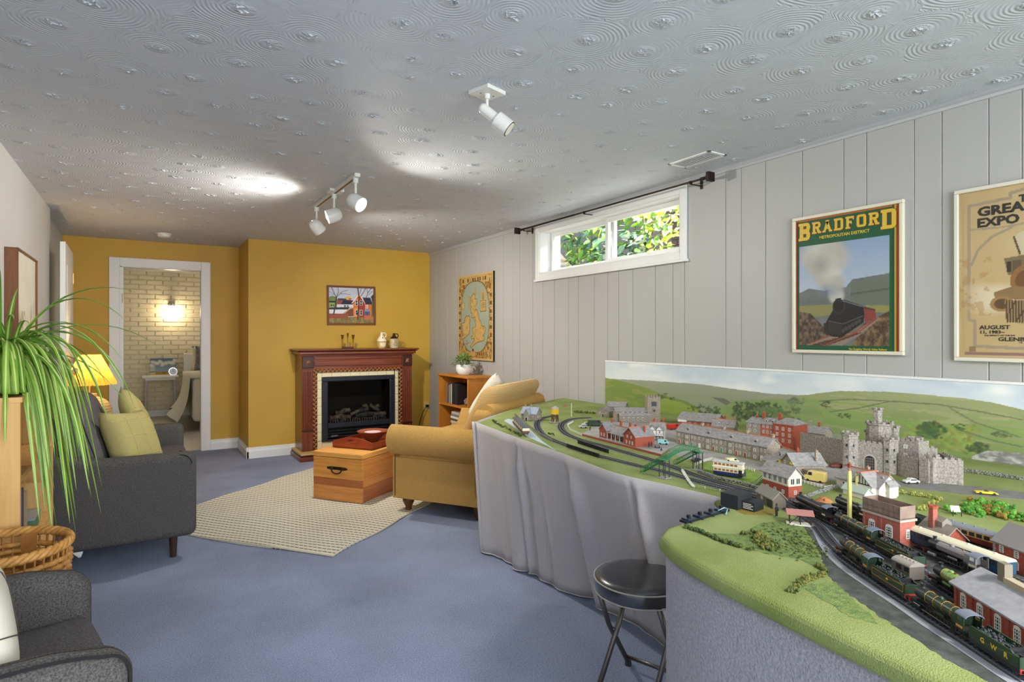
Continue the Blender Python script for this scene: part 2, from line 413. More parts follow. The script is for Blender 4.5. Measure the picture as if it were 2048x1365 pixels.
# door casing and jambs
root = struct(link(None, 'door_1')); root['label'] = 'white door casing of the open bedroom doorway'
def casing(nm, x0, x1, z0, z1):
    MB().box(x0, x1, NY-.018, NY, z0, z1).build(nm, M_trim, root, bevel=.004)
casing('casing', -.319, DX0, 0, 2.108); casing('casing', DX1, .627, 0, 2.108); casing('casing', DX0, DX1, DZ, 2.108)
j = MB().box(DX0, DX0+.018, NY-.01, NY+.14, 0, DZ).box(DX1-.004, DX1+.004, NY-.01, NY+.14, 0, DZ).box(DX0, DX1, NY-.01, NY+.14, DZ-.006, DZ+.006); j.build('jamb', M_trim, root)
MB().box(DX0+.018, DX0+.03, NY+.05, NY+.09, 0, DZ).build('door_stop', M_trim, root)
hg = MB().box(DX0+.016, DX0+.021, NY+.0, NY+.045, 1.63, 1.73).cyl((DX0+.022, NY-.004, 1.63), (DX0+.022, NY-.004, 1.73), .005, n=8); hg.build('hinge', mat('brass', (214, 190, 120), .25, 1.), root)
# unseen ceiling lamp behind the camera, added to brighten the floor
t = thing('added_dome_light', 'added fill light, a round white glass dome over the near end of the room', 'light', (1.25, -.75, CH))
MB().lathe([(.001, -.02), (.15, -.02), (.16, 0), (.001, 0)], 32).build('base_plate', M_fixture, t, smooth=40)
MB().lathe([(.145, -.02), (.14, -.05), (.10, -.08), (.04, -.095), (.001, -.098)], 32).build('glass_dome', mat('lit_opal_glass', (250, 248, 240), .4, emit=(255, 246, 228), estr=4.), t, smooth=180)
l = lamp('AREA', 'dome_fill_light', (1.25, -.75, CH-.11), (0, 0, 0), 40, (1, .97, .91), shape='DISK', size=.3)
# baseboards
def base(nm, pts, h=.115, t=.016):
    (x0, y0), (x1, y1) = pts; d = Vector((x1-x0, y1-y0, 0)); l = d.length; d.normalize()
    m = MB(); m.M = Matrix.Translation((x0, y0, 0)) @ Matrix(((d.x, -d.y, 0, 0), (d.y, d.x, 0, 0), (0, 0, 1, 0), (0, 0, 0, 1)))
    m.xprism([(0, 0), (-t, 0), (-t, h*.62), (-t*.8, h*.72), (-t*.55, h*.8), (-t*.5, h*.95), (0, h)], 0, l)
    return struct(m.build(nm, M_trim))
base('baseboard_back', ((.90, BY), (RX, BY))); base('baseboard_recess', ((.627, NY), (.92, NY))); base('baseboard_chimney', ((.92, NY), (.92, BY-.016)))
base('baseboard_doorside', ((LX-.06, NY), (-.319, NY)))
base('baseboard_left', ((LX, FY), (LX, 5.98)))
# white door folded back against the left wall
d = struct(link(None, 'door_2', None, (-.535, 5.86, 0), (0, 0, R(1.2)))); d['label'] = 'white door standing open against the left wall'
MB().box(-.036, 0, 0, .80, .012, 2.03).build('leaf', M_trim, d, bevel=.002)
for z0, z1 in ((.18, .85), (1.0, 1.86)):
    MB().box(0, .004, .12, .68, z0, z1).build('raised_panel', M_trim, d, bevel=.003)
MB().cyl((0, .07, 1.0), (.05, .07, 1.0), .011).ball((.062, .07, 1.0), .026, 14).build('door_knob', M_chrome, d, smooth=50)
MB().box(-.05, .004, .79, .83, 1.75, 1.85).build('hinge', MATS['brass'], d)

# high window
win = struct(link(None, 'window_1')); win['label'] = 'small high white sliding window with green shrubs outside'
def wb(nm, x0, x1, y0, y1, z0, z1, p=win, mm=M_trim, bv=.003): return MB().box(x0, x1, y0, y1, z0, z1).build(nm, mm, p, bevel=bv)
OY0, OY1, OZ0, OZ1 = 2.665, 4.395, 1.775, 2.26
wb('casing', RX-.018, RX, OY0, WY0, OZ0, OZ1); wb('casing', RX-.018, RX, WY1, OY1, OZ0, OZ1)
wb('casing', RX-.018, RX, WY0, WY1, WZ1, OZ1); wb('casing', RX-.018, RX, WY0, WY1, OZ0, WZ0)
for a in ((WY0-.001, WY0+.012, WZ0, WZ1), (WY1-.012, WY1+.001, WZ0, WZ1), (WY0, WY1, WZ0-.001, WZ0+.012), (WY0, WY1, WZ1-.012, WZ1+.001)):
    wb('jamb', RX-.01, RX+.20, *a)
MID = 3.50
def sash(nm, x0, y0, y1, st=.035):
    f = MB().box(x0, x0+.03, y0, y0+st, WZ0+.012, WZ1-.012).box(x0, x0+.03, y1-st, y1, WZ0+.012, WZ1-.012)
    f.box(x0, x0+.03, y0+st, y1-st, WZ0+.012, WZ0+.012+st).box(x0, x0+.03, y0+st, y1-st, WZ1-.012-st, WZ1-.012)
    o = f.build(nm, M_trim, win, bevel=.003)
    MB().box(x0+.013, x0+.016, y0+st, y1-st, WZ0+.012+st, WZ1-.012-st).build('pane', M_glass, o)
    return o
s1 = sash('sash', RX+.05, WY0+.012, MID+.03); s2 = sash('sash', RX+.10, MID-.02, WY1-.012)
MB().box(RX+.03, RX+.05, 3.05, 3.09, WZ0+.012, WZ0+.025).build('latch', M_trim, win)
wb('sill', RX-.028, RX, OY0-.01, OY1+.01, OZ0-.012, OZ0+.006)
# ---------------------------------------------------------------- bedroom beyond the doorway
M_cream = mat('cream_painted_brick', (222, 208, 176), .6, bump=.25, bs=45, bd=.004)
BW = 11.05; BX0, BX1 = -1.2, 3.2; Y0 = NY+.12
struct(MB().box(BX0-.2, BX1+.2, BW+.012, BW+.2, 0, CH+.1).build('wall_bedroom_back', M_cream))
wbk = [q for q in bpy.data.objects if q.name == 'wall_bedroom_back'][0]; wbk['label'] = 'cream painted brick wall of the bedroom'
bl, bh = .215, .066
bme = []
for k in range(4):
    q = MB(); rr = random.Random(k); jx = lambda a=.004: rr.uniform(-a, a)
    b8 = [(-bl/2+.004+jx(), .012, -bh/2+.003+jx(.003)), (bl/2-.004+jx(), .012, -bh/2+.003+jx(.003)), (bl/2-.004+jx(), .012, bh/2-.003+jx(.003)), (-bl/2+.004+jx(), .012, bh/2-.003+jx(.003))]
    dep = rr.uniform(.001, .005); f4 = [(x*.955, -dep+jx(.0015), z*.86) for x, y_, z in b8]
    q.add(b8+f4, [(4, 5, 6, 7), (0, 1, 5, 4), (1, 2, 6, 5), (2, 3, 7, 6), (3, 0, 4, 7)]); bme.append(q.mesh('brick', M_cream, 50))
row = 0; z = .10
while z < CH-.02:
    x = -.42+(bl/2 if row % 2 else 0)
    while x < 1.05:
        link(random.choice(bme), 'brick', wbk, (x, BW, z+bh/2), None, (random.choice((1, -1)), 1, random.choice((1, -1)))); x += bl+.006
    z += bh+.008; row += 1
struct(MB().box(BX0-.2, BX0, Y0, BW+.2, 0, CH+.1).build('wall_bedroom_left', M_cream))
m = MB(); m.box(BX1, BX1+.2, Y0, 8.4, 0, CH+.1).box(BX1, BX1+.2, 10.0, BW+.2, 0, CH+.1).box(BX1, BX1+.2, 8.4, 10.0, 0, .8).box(BX1, BX1+.2, 8.4, 10.0, 2.1, CH+.1)
struct(m.build('wall_bedroom_right', M_cream))
struct(MB().box(BX0-.2, BX1+.2, Y0, BW+.2, CH, CH+.1).build('ceiling_bedroom', M_white))
struct(MB().box(BX0-.2, BX1+.2, Y0-.06, BW+.2, -.1, -.001).build('floor_bedroom', mat('pale_laminate', (196, 186, 170), .35, col2=(206, 198, 184), vs=3, stretch=(1, 8, 1))))
base('baseboard_bedroom', ((BX0, BW), (BX1, BW)), .1, .015)
# ================================================================ furniture and fittings
def clear_glass(name, tint=(1, 1, 1), ior=1.45, boost=1.):
    m = bpy.data.materials.new(name); m.use_nodes = True; n, L = m.node_tree.nodes, m.node_tree.links; n.clear()
    t = n.new('ShaderNodeBsdfTransparent'); t.inputs[0].default_value = (*tint, 1); g = n.new('ShaderNodeBsdfGlossy'); g.inputs['Roughness'].default_value = .02
    f = n.new('ShaderNodeLayerWeight'); f.inputs[0].default_value = .12; x = n.new('ShaderNodeMixShader'); o = n.new('ShaderNodeOutputMaterial')
    k = n.new('ShaderNodeMath'); k.operation = 'MULTIPLY'; k.inputs[1].default_value = boost; k.use_clamp = True
    L.new(f.outputs['Fresnel'], k.inputs[0]); L.new(k.outputs[0], x.inputs[0]); L.new(t.outputs[0], x.inputs[1]); L.new(g.outputs[0], x.inputs[2]); L.new(x.outputs[0], o.inputs[0])
    return m
M_pane = clear_glass('clear_pane'); M_smoke = clear_glass('smoked_pane', (.62, .6, .57), 1.5, 2.2); M_dim = clear_glass('tinted_cover', (.95, .95, .95))
for o in bpy.data.objects:
    if o.name.startswith('pane'): o.data.materials[0] = M_pane
M_grey = mat('charcoal_weave', (64, 62, 61), .95, col2=(106, 102, 98), vs=230, vmix=(.35, .7), bump=.6, bs=700, bd=.002, spec=.15)
M_greyc = mat('charcoal_cushion_weave', (78, 75, 78), .95, col2=(112, 108, 110), vs=230, vmix=(.35, .7), bump=.5, bs=700, bd=.002, spec=.15)
M_pipe = mat('dark_piping', (30, 30, 31), .9)
M_legdark = mat('dark_stained_leg', (58, 40, 30), .4)
M_olive = mat('olive_check_fabric', (162, 150, 94), .8, col2=(174, 162, 104), vs=300, bump=.3, bs=600)
M_check = mat('pale_check_line', (190, 184, 124), .8)
M_gold = mat('gold_chenille', (182, 138, 72), .9, col2=(202, 162, 96), vs=170, bump=.8, bs=220, bd=.004, spec=.2)
M_oak = mat('oiled_oak', (196, 140, 66), .5, col2=(210, 158, 84), vs=3, wave=4., stretch=(9, 9, .6))
M_pine = mat('pale_pine', (222, 178, 112), .5, col2=(208, 160, 94), vs=5, wave=3., stretch=(9, 9, .5))

# ---- track light
def track():
    t = thing('track_light', 'white ceiling track with three lit spotlight heads', 'light', (1.127, 0, CH))
    MB().box(-.018, .018, 3.66, 4.74, -.022, 0).build('rail', M_fixture, t, bevel=.002)
    MB().box(-.007, .007, 3.68, 4.72, -.0235, -.0215).build('slot', mat('rail_slot', (110, 96, 76), .5), t)
    MB().box(-.05, .05, 4.12, 4.22, -.018, 0).build('canopy', M_fixture, t, bevel=.003)
    M_bulb = mat('lit_bulb', (255, 250, 235), .4, emit=(255, 238, 205), estr=22.)
    for k, (yy, dr, L_) in enumerate(((3.70, (.50, -.68, -.52), 1), (4.20, (-.90, .20, -.34), 1), (4.70, (.62, .25, -.62), 1))):
        dv = Vector(dr).normalized(); c = Vector((0, yy, -.17))
        h = MB(); a = c-dv*.045
        u = dv.orthogonal().normalized(); w_ = dv.cross(u); n = 20
        prof = [(-.055, .004), (-.052, .022), (-.042, .037), (-.025, .046), (0, .05), (.05, .05), (.05, .046), (.0, .044), (-.03, .03)]
        vs = [c+dv*s+(u*math.cos(2*PI*i/n)+w_*math.sin(2*PI*i/n))*r for s, r in prof for i in range(n)]
        fs = [(j*n+i, j*n+(i+1) % n, (j+1)*n+(i+1) % n, (j+1)*n+i) for j in range(len(prof)-1) for i in range(n)]
        h.add(vs, fs); ho = h.build('spot_head', M_fixture, t, smooth=60)
        b = MB(); b.ball(tuple(c+dv*.022), .036, 16); b.build('bulb', M_bulb, ho, smooth=180)
        MB().cyl((0, yy, -.02), (0, yy, -.055), .017, n=14).cyl((0, yy, -.05), (0, yy, -.125), .008, n=10).build('stem', M_fixture, ho, smooth=40)
        l = lamp('SPOT', 'track_bulb_light', (1.127, yy, CH-.17)+dv*.075 if False else Vector((1.127, yy, CH-.17))+dv*.07, (0, 0, 0), SPOTW[k], (1, .95, .86), spot_size=R(152), spot_blend=1., shadow_soft_size=.035)
        aim(l, dv)
SPOTW = (66, 66, 110)
track()
def spot():
    t = thing('ceiling_spot', 'single unlit white spotlight on a square ceiling plate', 'light', (1.205, 2.15, CH))
    MB().box(-.055, .055, -.055, .055, -.016, 0).build('plate', M_fixture, t, bevel=.002, rot=(0, 0, R(18)))
    for sx in (-1, 1): MB().cyl((sx*.03, 0, -.0155), (sx*.03, 0, -.0175), .003, n=6).build('screw', M_black, t)
    MB().cyl((0, 0, -.014), (0, 0, -.036), .013, n=14).cyl((0, 0, -.03), (0, 0, -.072), .0065, n=10).build('stem', M_fixture, t, smooth=40)
    dv = Vector((.60, -.40, -.58)).normalized(); a = Vector((-.012, .008, -.075)); h = MB()
    h.cyl(a, a+dv*.075, .022, n=24).ball(tuple(a), .0222, 20).cyl(a+dv*.07, a+dv*.135, .036, n=28); h.build('spot_head', M_fixture, t, smooth=40)
    MB().cyl(a+dv*.132, a+dv*.137, .034, n=24).build('rim', M_black, t); MB().cyl(a+dv*.13, a+dv*.1385, .03, n=24).build('lens', mat('pale_lens', (232, 226, 206), .2), t)
spot()
def vent():
    p = [(2.627, 2.21), (2.781, 2.50)]
    t = thing('ceiling_vent', 'white louvred air vent in the ceiling beside the window', 'vent', (2.70, 2.355, CH))
    MB().box(-.075, .075, -.15, -.135, -.006, .001).box(-.075, .075, .135, .15, -.006, .001).box(-.075, -.055, -.15, .15, -.006, .001).box(.055, .075, -.15, .15, -.006, .001).build('frame', M_trim, t, bevel=.001)
    MB().box(-.055, .055, -.135, .135, -.0012, -.0006).build('duct', M_dark, t)
    me = MB().box(-.055, .055, -.0045, .0045, -.004, -.002).mesh('louvre', M_trim)
    for k in range(20): link(me, 'louvre', t, (0, -.128+k*.0135, -.001), (R(28), 0, 0))
vent()
t = thing('smoke_detector', 'round white smoke detector near the yellow wall', 'smoke detector', (.16, 6.85, CH))
MB().lathe([(.001, -.036), (.045, -.036), (.055, -.028), (.058, -.012), (.066, -.01), (.068, 0), (.001, 0)], 28).build('body', M_fixture, t, smooth=40)
MB().lathe([(.001, -.0375), (.012, -.0375), (.012, -.035), (.001, -.035)], 14).build('test_button', M_trim, t)
def rod():
    t = thing('curtain_rod', 'dark metal curtain rod above the high window', 'curtain rod', (0, 0, 0))
    M_rod = mat('bronze_rod', (58, 50, 46), .35, .8); x, z = 2.87, 2.235
    MB().cyl((x, 2.47, z), (x, 4.50, z), .0065, n=12).cyl((x, 3.72, z), (x, 4.50, z), .008, n=12).build('rod', M_rod, t, smooth=40)
    for y, s in ((2.40, -1), (4.56, 1)):
        f = MB().box(x-.028, x+.028, y-.012, y+.012, z-.028, z+.028).box(x-.018, x+.018, y-s*.012-.010, y-s*.012+.010, z-.018, z+.018).cyl((x, y-s*.02, z), (x, y-s*.075, z), .011, n=12)
        f.build('finial', mat('dark_bronze_finial', (44, 34, 32), .45, .6), t, bevel=.004)
    for y in (2.55, 3.60, 4.46):
        MB().box(RX-.004, RX, y-.01, y+.01, z-.03, z+.03).box(x-.002, RX, y-.004, y+.004, z-.016, z-.010).cyl((x, y-.006, z-.002), (x, y+.006, z-.002), .011, n=10).build('bracket', M_rod, t)
rod()

# ---- charcoal loveseat against the left wall
def loveseat():
    t = thing('loveseat', 'charcoal grey loveseat with two olive cushions against the left wall', 'sofa', (-.63, 3.88, 0))
    D, L_ = .885, 1.46     # local x: depth towards the room, y: along the wall
    def arm(y0, y1):
        m = MB(); c = ((D-.02)/2+.02, (y0+y1)/2, .37)
        def fn(p):
            x, y, z = p
            if z > .05:
                q = max(0, min(1, (-.08-x)/.30)); z += .12*q*q*(z/.24)
            return x, y, z
        m.rbox(c, ((D-.02)/2, (y1-y0)/2, .24), .045, 4, fn); return m.build('arm', M_grey, t, smooth=180)
    a1 = arm(0, .13); a2 = arm(L_-.13, L_)
    for a, y in ((a1, .004), (a1, .126)):
        pth = [(x, y, .60) for x in np.linspace(.5, .84, 8)]
        MB().tube([(.80-.02*0+.06*math.sin(q), y, .545+.06*math.cos(q)) for q in np.linspace(0, 1.5, 7)], .0035, 6).build('piping', M_pipe, a)
    MB().rbox((.43, L_/2, .24), (.43, L_/2-.1, .11), .03).build('seat_base', M_grey, t, smooth=180)
    MB().rbox((.13, L_/2, .45), (.11, L_/2-.02, .34), .06, 4, lambda p: (p[0]-p[2]*.12, p[1], p[2])).build('back', M_grey, t, smooth=180)
    MB().rbox((.535, L_/2, .395), (.355, (L_-.27)/2, .065), .045, 4, lambda p: (p[0], p[1], p[2]+(.018*(1-(p[1]/.6)**2) if p[2] > 0 else 0))).build('seat_cushion', M_greyc, t, smooth=180)
    for k in range(2):
        y = .13+.30+k*.60
        def fn(p): return (p[0]*(1+.5*(1-(p[1]/.32)**2)*(1-(p[2]/.25)**2))-p[2]*.30, p[1], p[2])
        c_ = MB().rbox((.30, y, .665), (.085, .297, .235), .07, 4, fn).build('back_cushion', M_greyc, t, smooth=180)
        MB().tube([(.30+.085*1.0+.012-q*.30-.02, y-.297+.012 if k == 0 else y-.29, .665+q) for q in np.linspace(-.2, .17, 8)], .003, 6).build('piping', M_pipe, c_)
    leg = MB().lathe([(.001, 0), (.016, 0), (.025, .14), (.001, .14)], 16).mesh('leg', M_legdark, 40)
    for x in (.10, .77):
        for y in (.10, L_-.10): link(leg, 'leg', t, (x, y, 0))
    MB().add([(.30, -.001+.02, .135), (.35, .02, .135), (.34, .025, .105), (.33, .03, .1)], [(0, 1, 2, 3)]).build('care_label', M_trim, t)
loveseat()
def cushion(name, label, w_, h_, th, loc, rot, m, lines=None, seam=None, lm=None, grp=None, n=14):
    t = thing(name, label, 'cushion', loc, 0, grp); t.rotation_euler = rot
    b = MB().pillow(w_, h_, th, n).build('cover', m, t, smooth=180, merge=True)
    def surf(u, v_, sg=-1):
        k = max(0, (1-u**4)*(1-v_**4))**.5; return (u*w_/2*(1-.07*(1-v_*v_)*abs(u)**3), sg*(th/2*k+.0015), v_*h_/2*(1-.07*(1-u*u)*abs(v_)**3))
    if lines:
        for k, pts in enumerate(lines):
            MB().tube([surf(a[0]+(c[0]-a[0])*q/8, a[1]+(c[1]-a[1])*q/8) for a, c in zip(pts, pts[1:]) for q in range(9)], .0016, 5).build('pattern_line', lm, t)
    if seam: MB().tube([(w_/2*s*(1-.0), 0, v_) for s, v_ in ()] or [surf(-.98+1.96*q/12, seam[0], -1) for q in range(13)], .003, 6).build('seam', M_pipe, t)
    return t
chk = [[(x, -.95), (x, .95)] for x in (-.5, .1, .6)]+[[(-.95, z), (.95, z)] for z in (-.45, .15, .65)]
cushion('cushion', 'olive green checked cushion in front on the charcoal loveseat', .44, .42, .15, (-.06, 4.30, .63), (R(-22), R(5), R(62)), M_olive, chk, None, M_check, 'olive cushions on the loveseat')
cushion('cushion', 'olive green checked cushion behind the other on the loveseat', .44, .44, .14, (-.03, 4.80, .655), (R(-26), R(38), R(70)), M_olive, chk, None, M_check, 'olive cushions on the loveseat')

# ---- charcoal armchair in the foreground corner
def armchair():
    t = thing('armchair', 'charcoal grey armchair with curved arms, cut off by the photo corner', 'armchair', (-.17, 1.935, 0), R(11))
    def arm(y0, y1, h, x0=-.40, x1=.09):
        m = MB(); cx = (x0+x1)/2; hx = (x1-x0)/2
        def fn(p):
            x, y, z = p
            if z > -.1:
                q = max(0, (x/hx+.1)/1.1); z -= .05*q*q*q*(z+.1)/.35
            return x, y, z
        m.rbox((cx, (y0+y1)/2, .36+(h-.61)/2), (hx, (y1-y0)/2, .24+(h-.61)/2), .05, 4, fn); return m.build('arm', M_grey, t, smooth=180)
    a = arm(-.345, -.265, .605); b = arm(.265, .345, .605)
    for aa, y in ((a, -.341),):
        def zt(x): q = max(0, ((x+.155)/.245+.1)/1.1); return .602-.05*q**3
        pts = [(x, y+.004, zt(x)-.012) for x in np.linspace(-.38, .03, 12)]+[(.03+.048*math.sin(q), y+.004, zt(.03)-.012-.05+.05*math.cos(q)) for q in np.linspace(.3, 1.5, 6)]+[(.083, y+.004, .3), (.083, y+.004, .18)]
        MB().tube(pts, .004, 6).build('piping', M_pipe, aa)
    MB().rbox((-.16, 0, .22), (.23, .27, .11), .03).build('seat_base', M_grey, t, smooth=180)
    MB().rbox((-.14, 0, .385), (.225, .262, .065), .05, 4, lambda p: (p[0], p[1], p[2]+(.015*(1-(p[1]/.26)**2) if p[2] > 0 else 0))).build('seat_cushion', M_greyc, t, smooth=180)
    MB().rbox((-.36, 0, .50), (.05, .33, .34), .045, 4, lambda p: (p[0]-p[2]*.05, p[1], p[2])).build('back', M_grey, t, smooth=180)
    leg = MB().lathe([(.001, 0), (.016, 0), (.024, .12), (.001, .12)], 14).mesh('leg', M_legdark, 40)
    for x in (-.34, .04):
        for y in (-.27, .27): link(leg, 'leg', t, (x, y, 0))
armchair()
M_offw = mat('off_white_cotton', (214, 208, 190), .85, bump=.3, bs=500)
M_inkline = mat('thin_dark_line', (70, 66, 60), .8)
cushion('cushion', 'white cushion with thin dark lines on the foreground armchair', .36, .32, .16, (-.345, 1.83, .60), (R(-8), R(0), R(100)), M_offw, [[(-.9, .1), (.0, -.3), (.9, .2)], [(.1, .9), (.2, -.9)]], None, M_inkline)

# ---- wicker basket
def basket():
    t = thing('wicker_basket', 'tall oval wicker basket beside the pine bookcase', 'basket', (-.415, 2.555, 0))
    M_w = mat('golden_wicker', (206, 154, 82), .5, col2=(178, 122, 56), vs=30, bump=.3, bs=90)
    M_w2 = mat('dark_wicker', (172, 118, 58), .5, col2=(150, 98, 44), vs=30)
    a0, b0, a1, b1, H = .15, .13, .195, .185, .58
    N = 44; rows = 24
    for k in range(rows):
        z = .02+k*(H-.04)/rows; f = z/H; A = a0+(a1-a0)*f; B = b0+(b1-b0)*f
        pts = []
        for i in range(N*2):
            th = 2*PI*i/(N*2); w_ = .005*math.sin(th*N/2+PI*(k % 2)); pts.append(((A+w_)*math.cos(th), (B+w_)*math.sin(th), z+.002*math.sin(th*3+k)))
        MB().tube(pts, .0095, 6, True).build('weaver', M_w if k % 5 else M_w2, t, smooth=180)
    stk = MB().cyl((0, 0, 0), (0, 0, 1), 1, n=6).mesh('stake', M_w2)
    for i in range(N):
        th = 2*PI*(i+.5)/N
        MB().cyl((a0*math.cos(th), b0*math.sin(th), .01), (a1*math.cos(th), b1*math.sin(th), H), .004, n=5).build('stake', M_w2, t)
    for i in (8, 19, 30, 41):
        th = 2*PI*(i+.5)/N; c, s_ = math.cos(th), math.sin(th)
        MB().add([(( a0+(a1-a0)*f-.012)*math.cos(th+d), (b0+(b1-b0)*f-.012)*math.sin(th+d), .03+f*(H-.03)) for f in (0, 1) for d in (-.14, .14)], [(0, 1, 3, 2)]).build('splint', M_w2, t)
    rim = []
    for q in range(3):
        pts = [((a1+.006*math.cos(th*16+q*2.1))*math.cos(th), (b1+.006*math.cos(th*16+q*2.1))*math.sin(th), H+.004+.009*math.sin(th*16+q*2.1)) for th in np.linspace(0, 2*PI, 140, endpoint=False)]
        MB().tube(pts, .009, 6, True).build('rim_strand', M_w, t, smooth=180)
    MB().lathe([(.001, .0), (a0, 0), (a0, .012), (.001, .012)], 30, sx=1, sy=b0/a0).build('base', M_w2, t)
basket()
t = tag(MB().rbox((0, 0, 0), (.05, .012, .14), .01, 2).build('folded_towel', M_offw, None, smooth=180), 'white folded cloth inside the wicker basket', 'cloth'); t.location = (-.47, 2.50, .46); t.rotation_euler = (R(6), R(-12), R(20))

# ---- pine bookcase with the spider plant
def bookcase():
    t = thing('bookcase', 'pale pine bookcase under the spider plant', 'bookcase', (LX+.004, 2.80, 0))
    D = .252; Wd = .92; H = 1.06
    MB().box(0, D, 0, .022, 0, H).build('side_panel', M_pine, t, bevel=.001); MB().box(0, D, Wd-.022, Wd, 0, H).build('side_panel', M_pine, t, bevel=.001)
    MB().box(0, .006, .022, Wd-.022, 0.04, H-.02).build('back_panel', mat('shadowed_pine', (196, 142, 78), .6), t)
    for z in (.05, .40, .74): MB().box(.006, D-.004, .022, Wd-.022, z, z+.02).build('shelf', M_pine, t, bevel=.001)
    MB().box(-.0, D+.006, -.004, Wd+.004, H-.02, H).build('top', M_pine, t, bevel=.001)
    MB().box(D-.03, D-.012, .022, Wd-.022, 0, .05).build('kick_board', M_pine, t)
    hole = MB().cyl((0, -.0006, 0), (0, .002, 0), .0035, n=8).mesh('peg_hole', M_dark)
    for z in np.arange(.47, .72, .035): link(hole, 'peg_hole', t, (D-.04, Wd-.0235, z))
    MB().box(D-.20, D-.02, Wd-.20, Wd-.182, .42, .60).build('divider', M_pine, t)
bookcase()
for k, (y, w_, h_, c) in enumerate(((2.98, .05, .22, (60, 92, 70)), (3.05, .04, .20, (120, 60, 50)), (3.12, .045, .24, (70, 80, 110)), (3.20, .05, .21, (170, 150, 110)))):
    o = MB().box(-.15, .03, -w_/2, w_/2, 0, h_).build('book', mat('book_cloth_%d' % k, c, .6), None, bevel=.002); o.location = (LX+.19, y, .421)
    tag(o, ('green', 'dark red', 'blue grey', 'tan')[k]+' book standing in the pine bookcase', 'book', 'books in the pine bookcase')
t = thing('storage_box', 'small green plastic box low in the pine bookcase', 'box', (LX+.15, 3.42, .4205))
MB().box(-.08, .08, -.09, .09, 0, .05).build('body', mat('green_plastic', (90, 120, 90), .4), t, bevel=.004); MB().box(-.084, .084, -.094, .094, .05, .062).build('lid', mat('clear_lid', (150, 160, 158), .3), t, bevel=.003)

def spider_plant():
    t = thing('spider_plant', 'large spider plant with long arching striped leaves on the pine bookcase', 'plant', (-.475, 3.06, 1.0601))
    MB().lathe([(.001, 0), (.062, 0), (.085, .13), (.09, .15), (.083, .152), (.078, .13), (.001, .125)], 28).build('pot', mat('white_ceramic', (222, 221, 216), .25), t, smooth=40)
    MB().lathe([(.001, .128), (.078, .128), (.001, .14)], 20).build('soil', mat('potting_soil', (50, 38, 28), 1.), t)
    g1 = mat('leaf_green', (112, 156, 48), .4, col2=(138, 180, 66), vs=12); g2 = mat('leaf_green_deep', (86, 134, 40), .4, col2=(110, 158, 50), vs=12); pale = mat('leaf_pale_stripe', (198, 214, 124), .4)
    rs = random.Random(21)
    for k in range(210):
        # leaves spread towards the room and the camera, some droop far down
        az = rs.gauss(-.95, .8) if k < 190 else rs.uniform(-3.1, 3.1)
        el = rs.uniform(.5, 1.4); Ln = rs.uniform(.38, .64) if k % 4 else rs.uniform(.55, .84)
        d = Vector((math.cos(az)*math.cos(el), math.sin(az)*math.cos(el), math.sin(el)))
        p = Vector((rs.uniform(-.03, .03), rs.uniform(-.03, .03), .135)); n = 13; pts = [p.copy()]
        grav = rs.uniform(2.4, 5.2) if k % 9 else rs.uniform(.8, 1.6); v = d.copy()
        for i in range(n):
            st = Ln/n; f = (i+1)/n
            v = (v+Vector((0, 0, -grav*st*3.4))).normalized()
            if v.z < -.97: v = Vector((v.x+math.cos(az)*.05, v.y+math.sin(az)*.05, v.z)).normalized()
            p = p+v*st
            if p.x < -.16: p.x = -.16
            if p.x < .10 and p.z < .012 and p.y > -.275: p.z = .012
            pts.append(p.copy())
        side = Vector((-math.sin(az), math.cos(az), 0)); w0 = rs.uniform(.013, .022)
        m = MB(); vs = []
        for i, q in enumerate(pts):
            f = i/n; w_ = w0*min(1, .55+f*2)*(1-f**3)**.8+.0006
            dn = (pts[min(i+1, n)]-pts[max(i-1, 0)]).normalized(); up = side.cross(dn)
            for s_, lift in ((-1, .22), (-.3, 0), (.3, 0), (1, .22)): vs.append(q+side*(s_*w_/2)+up*(lift*w_))
        for i in range(n):
            for c in range(3): m.mi = 1 if c == 1 else 0; m.add([vs[i*4+c], vs[i*4+c+1], vs[i*4+c+5], vs[i*4+c+4]], [(0, 1, 2, 3)])
        m.build('leaf', [g1 if k % 3 else g2, pale], t, smooth=180, merge=True)
spider_plant()

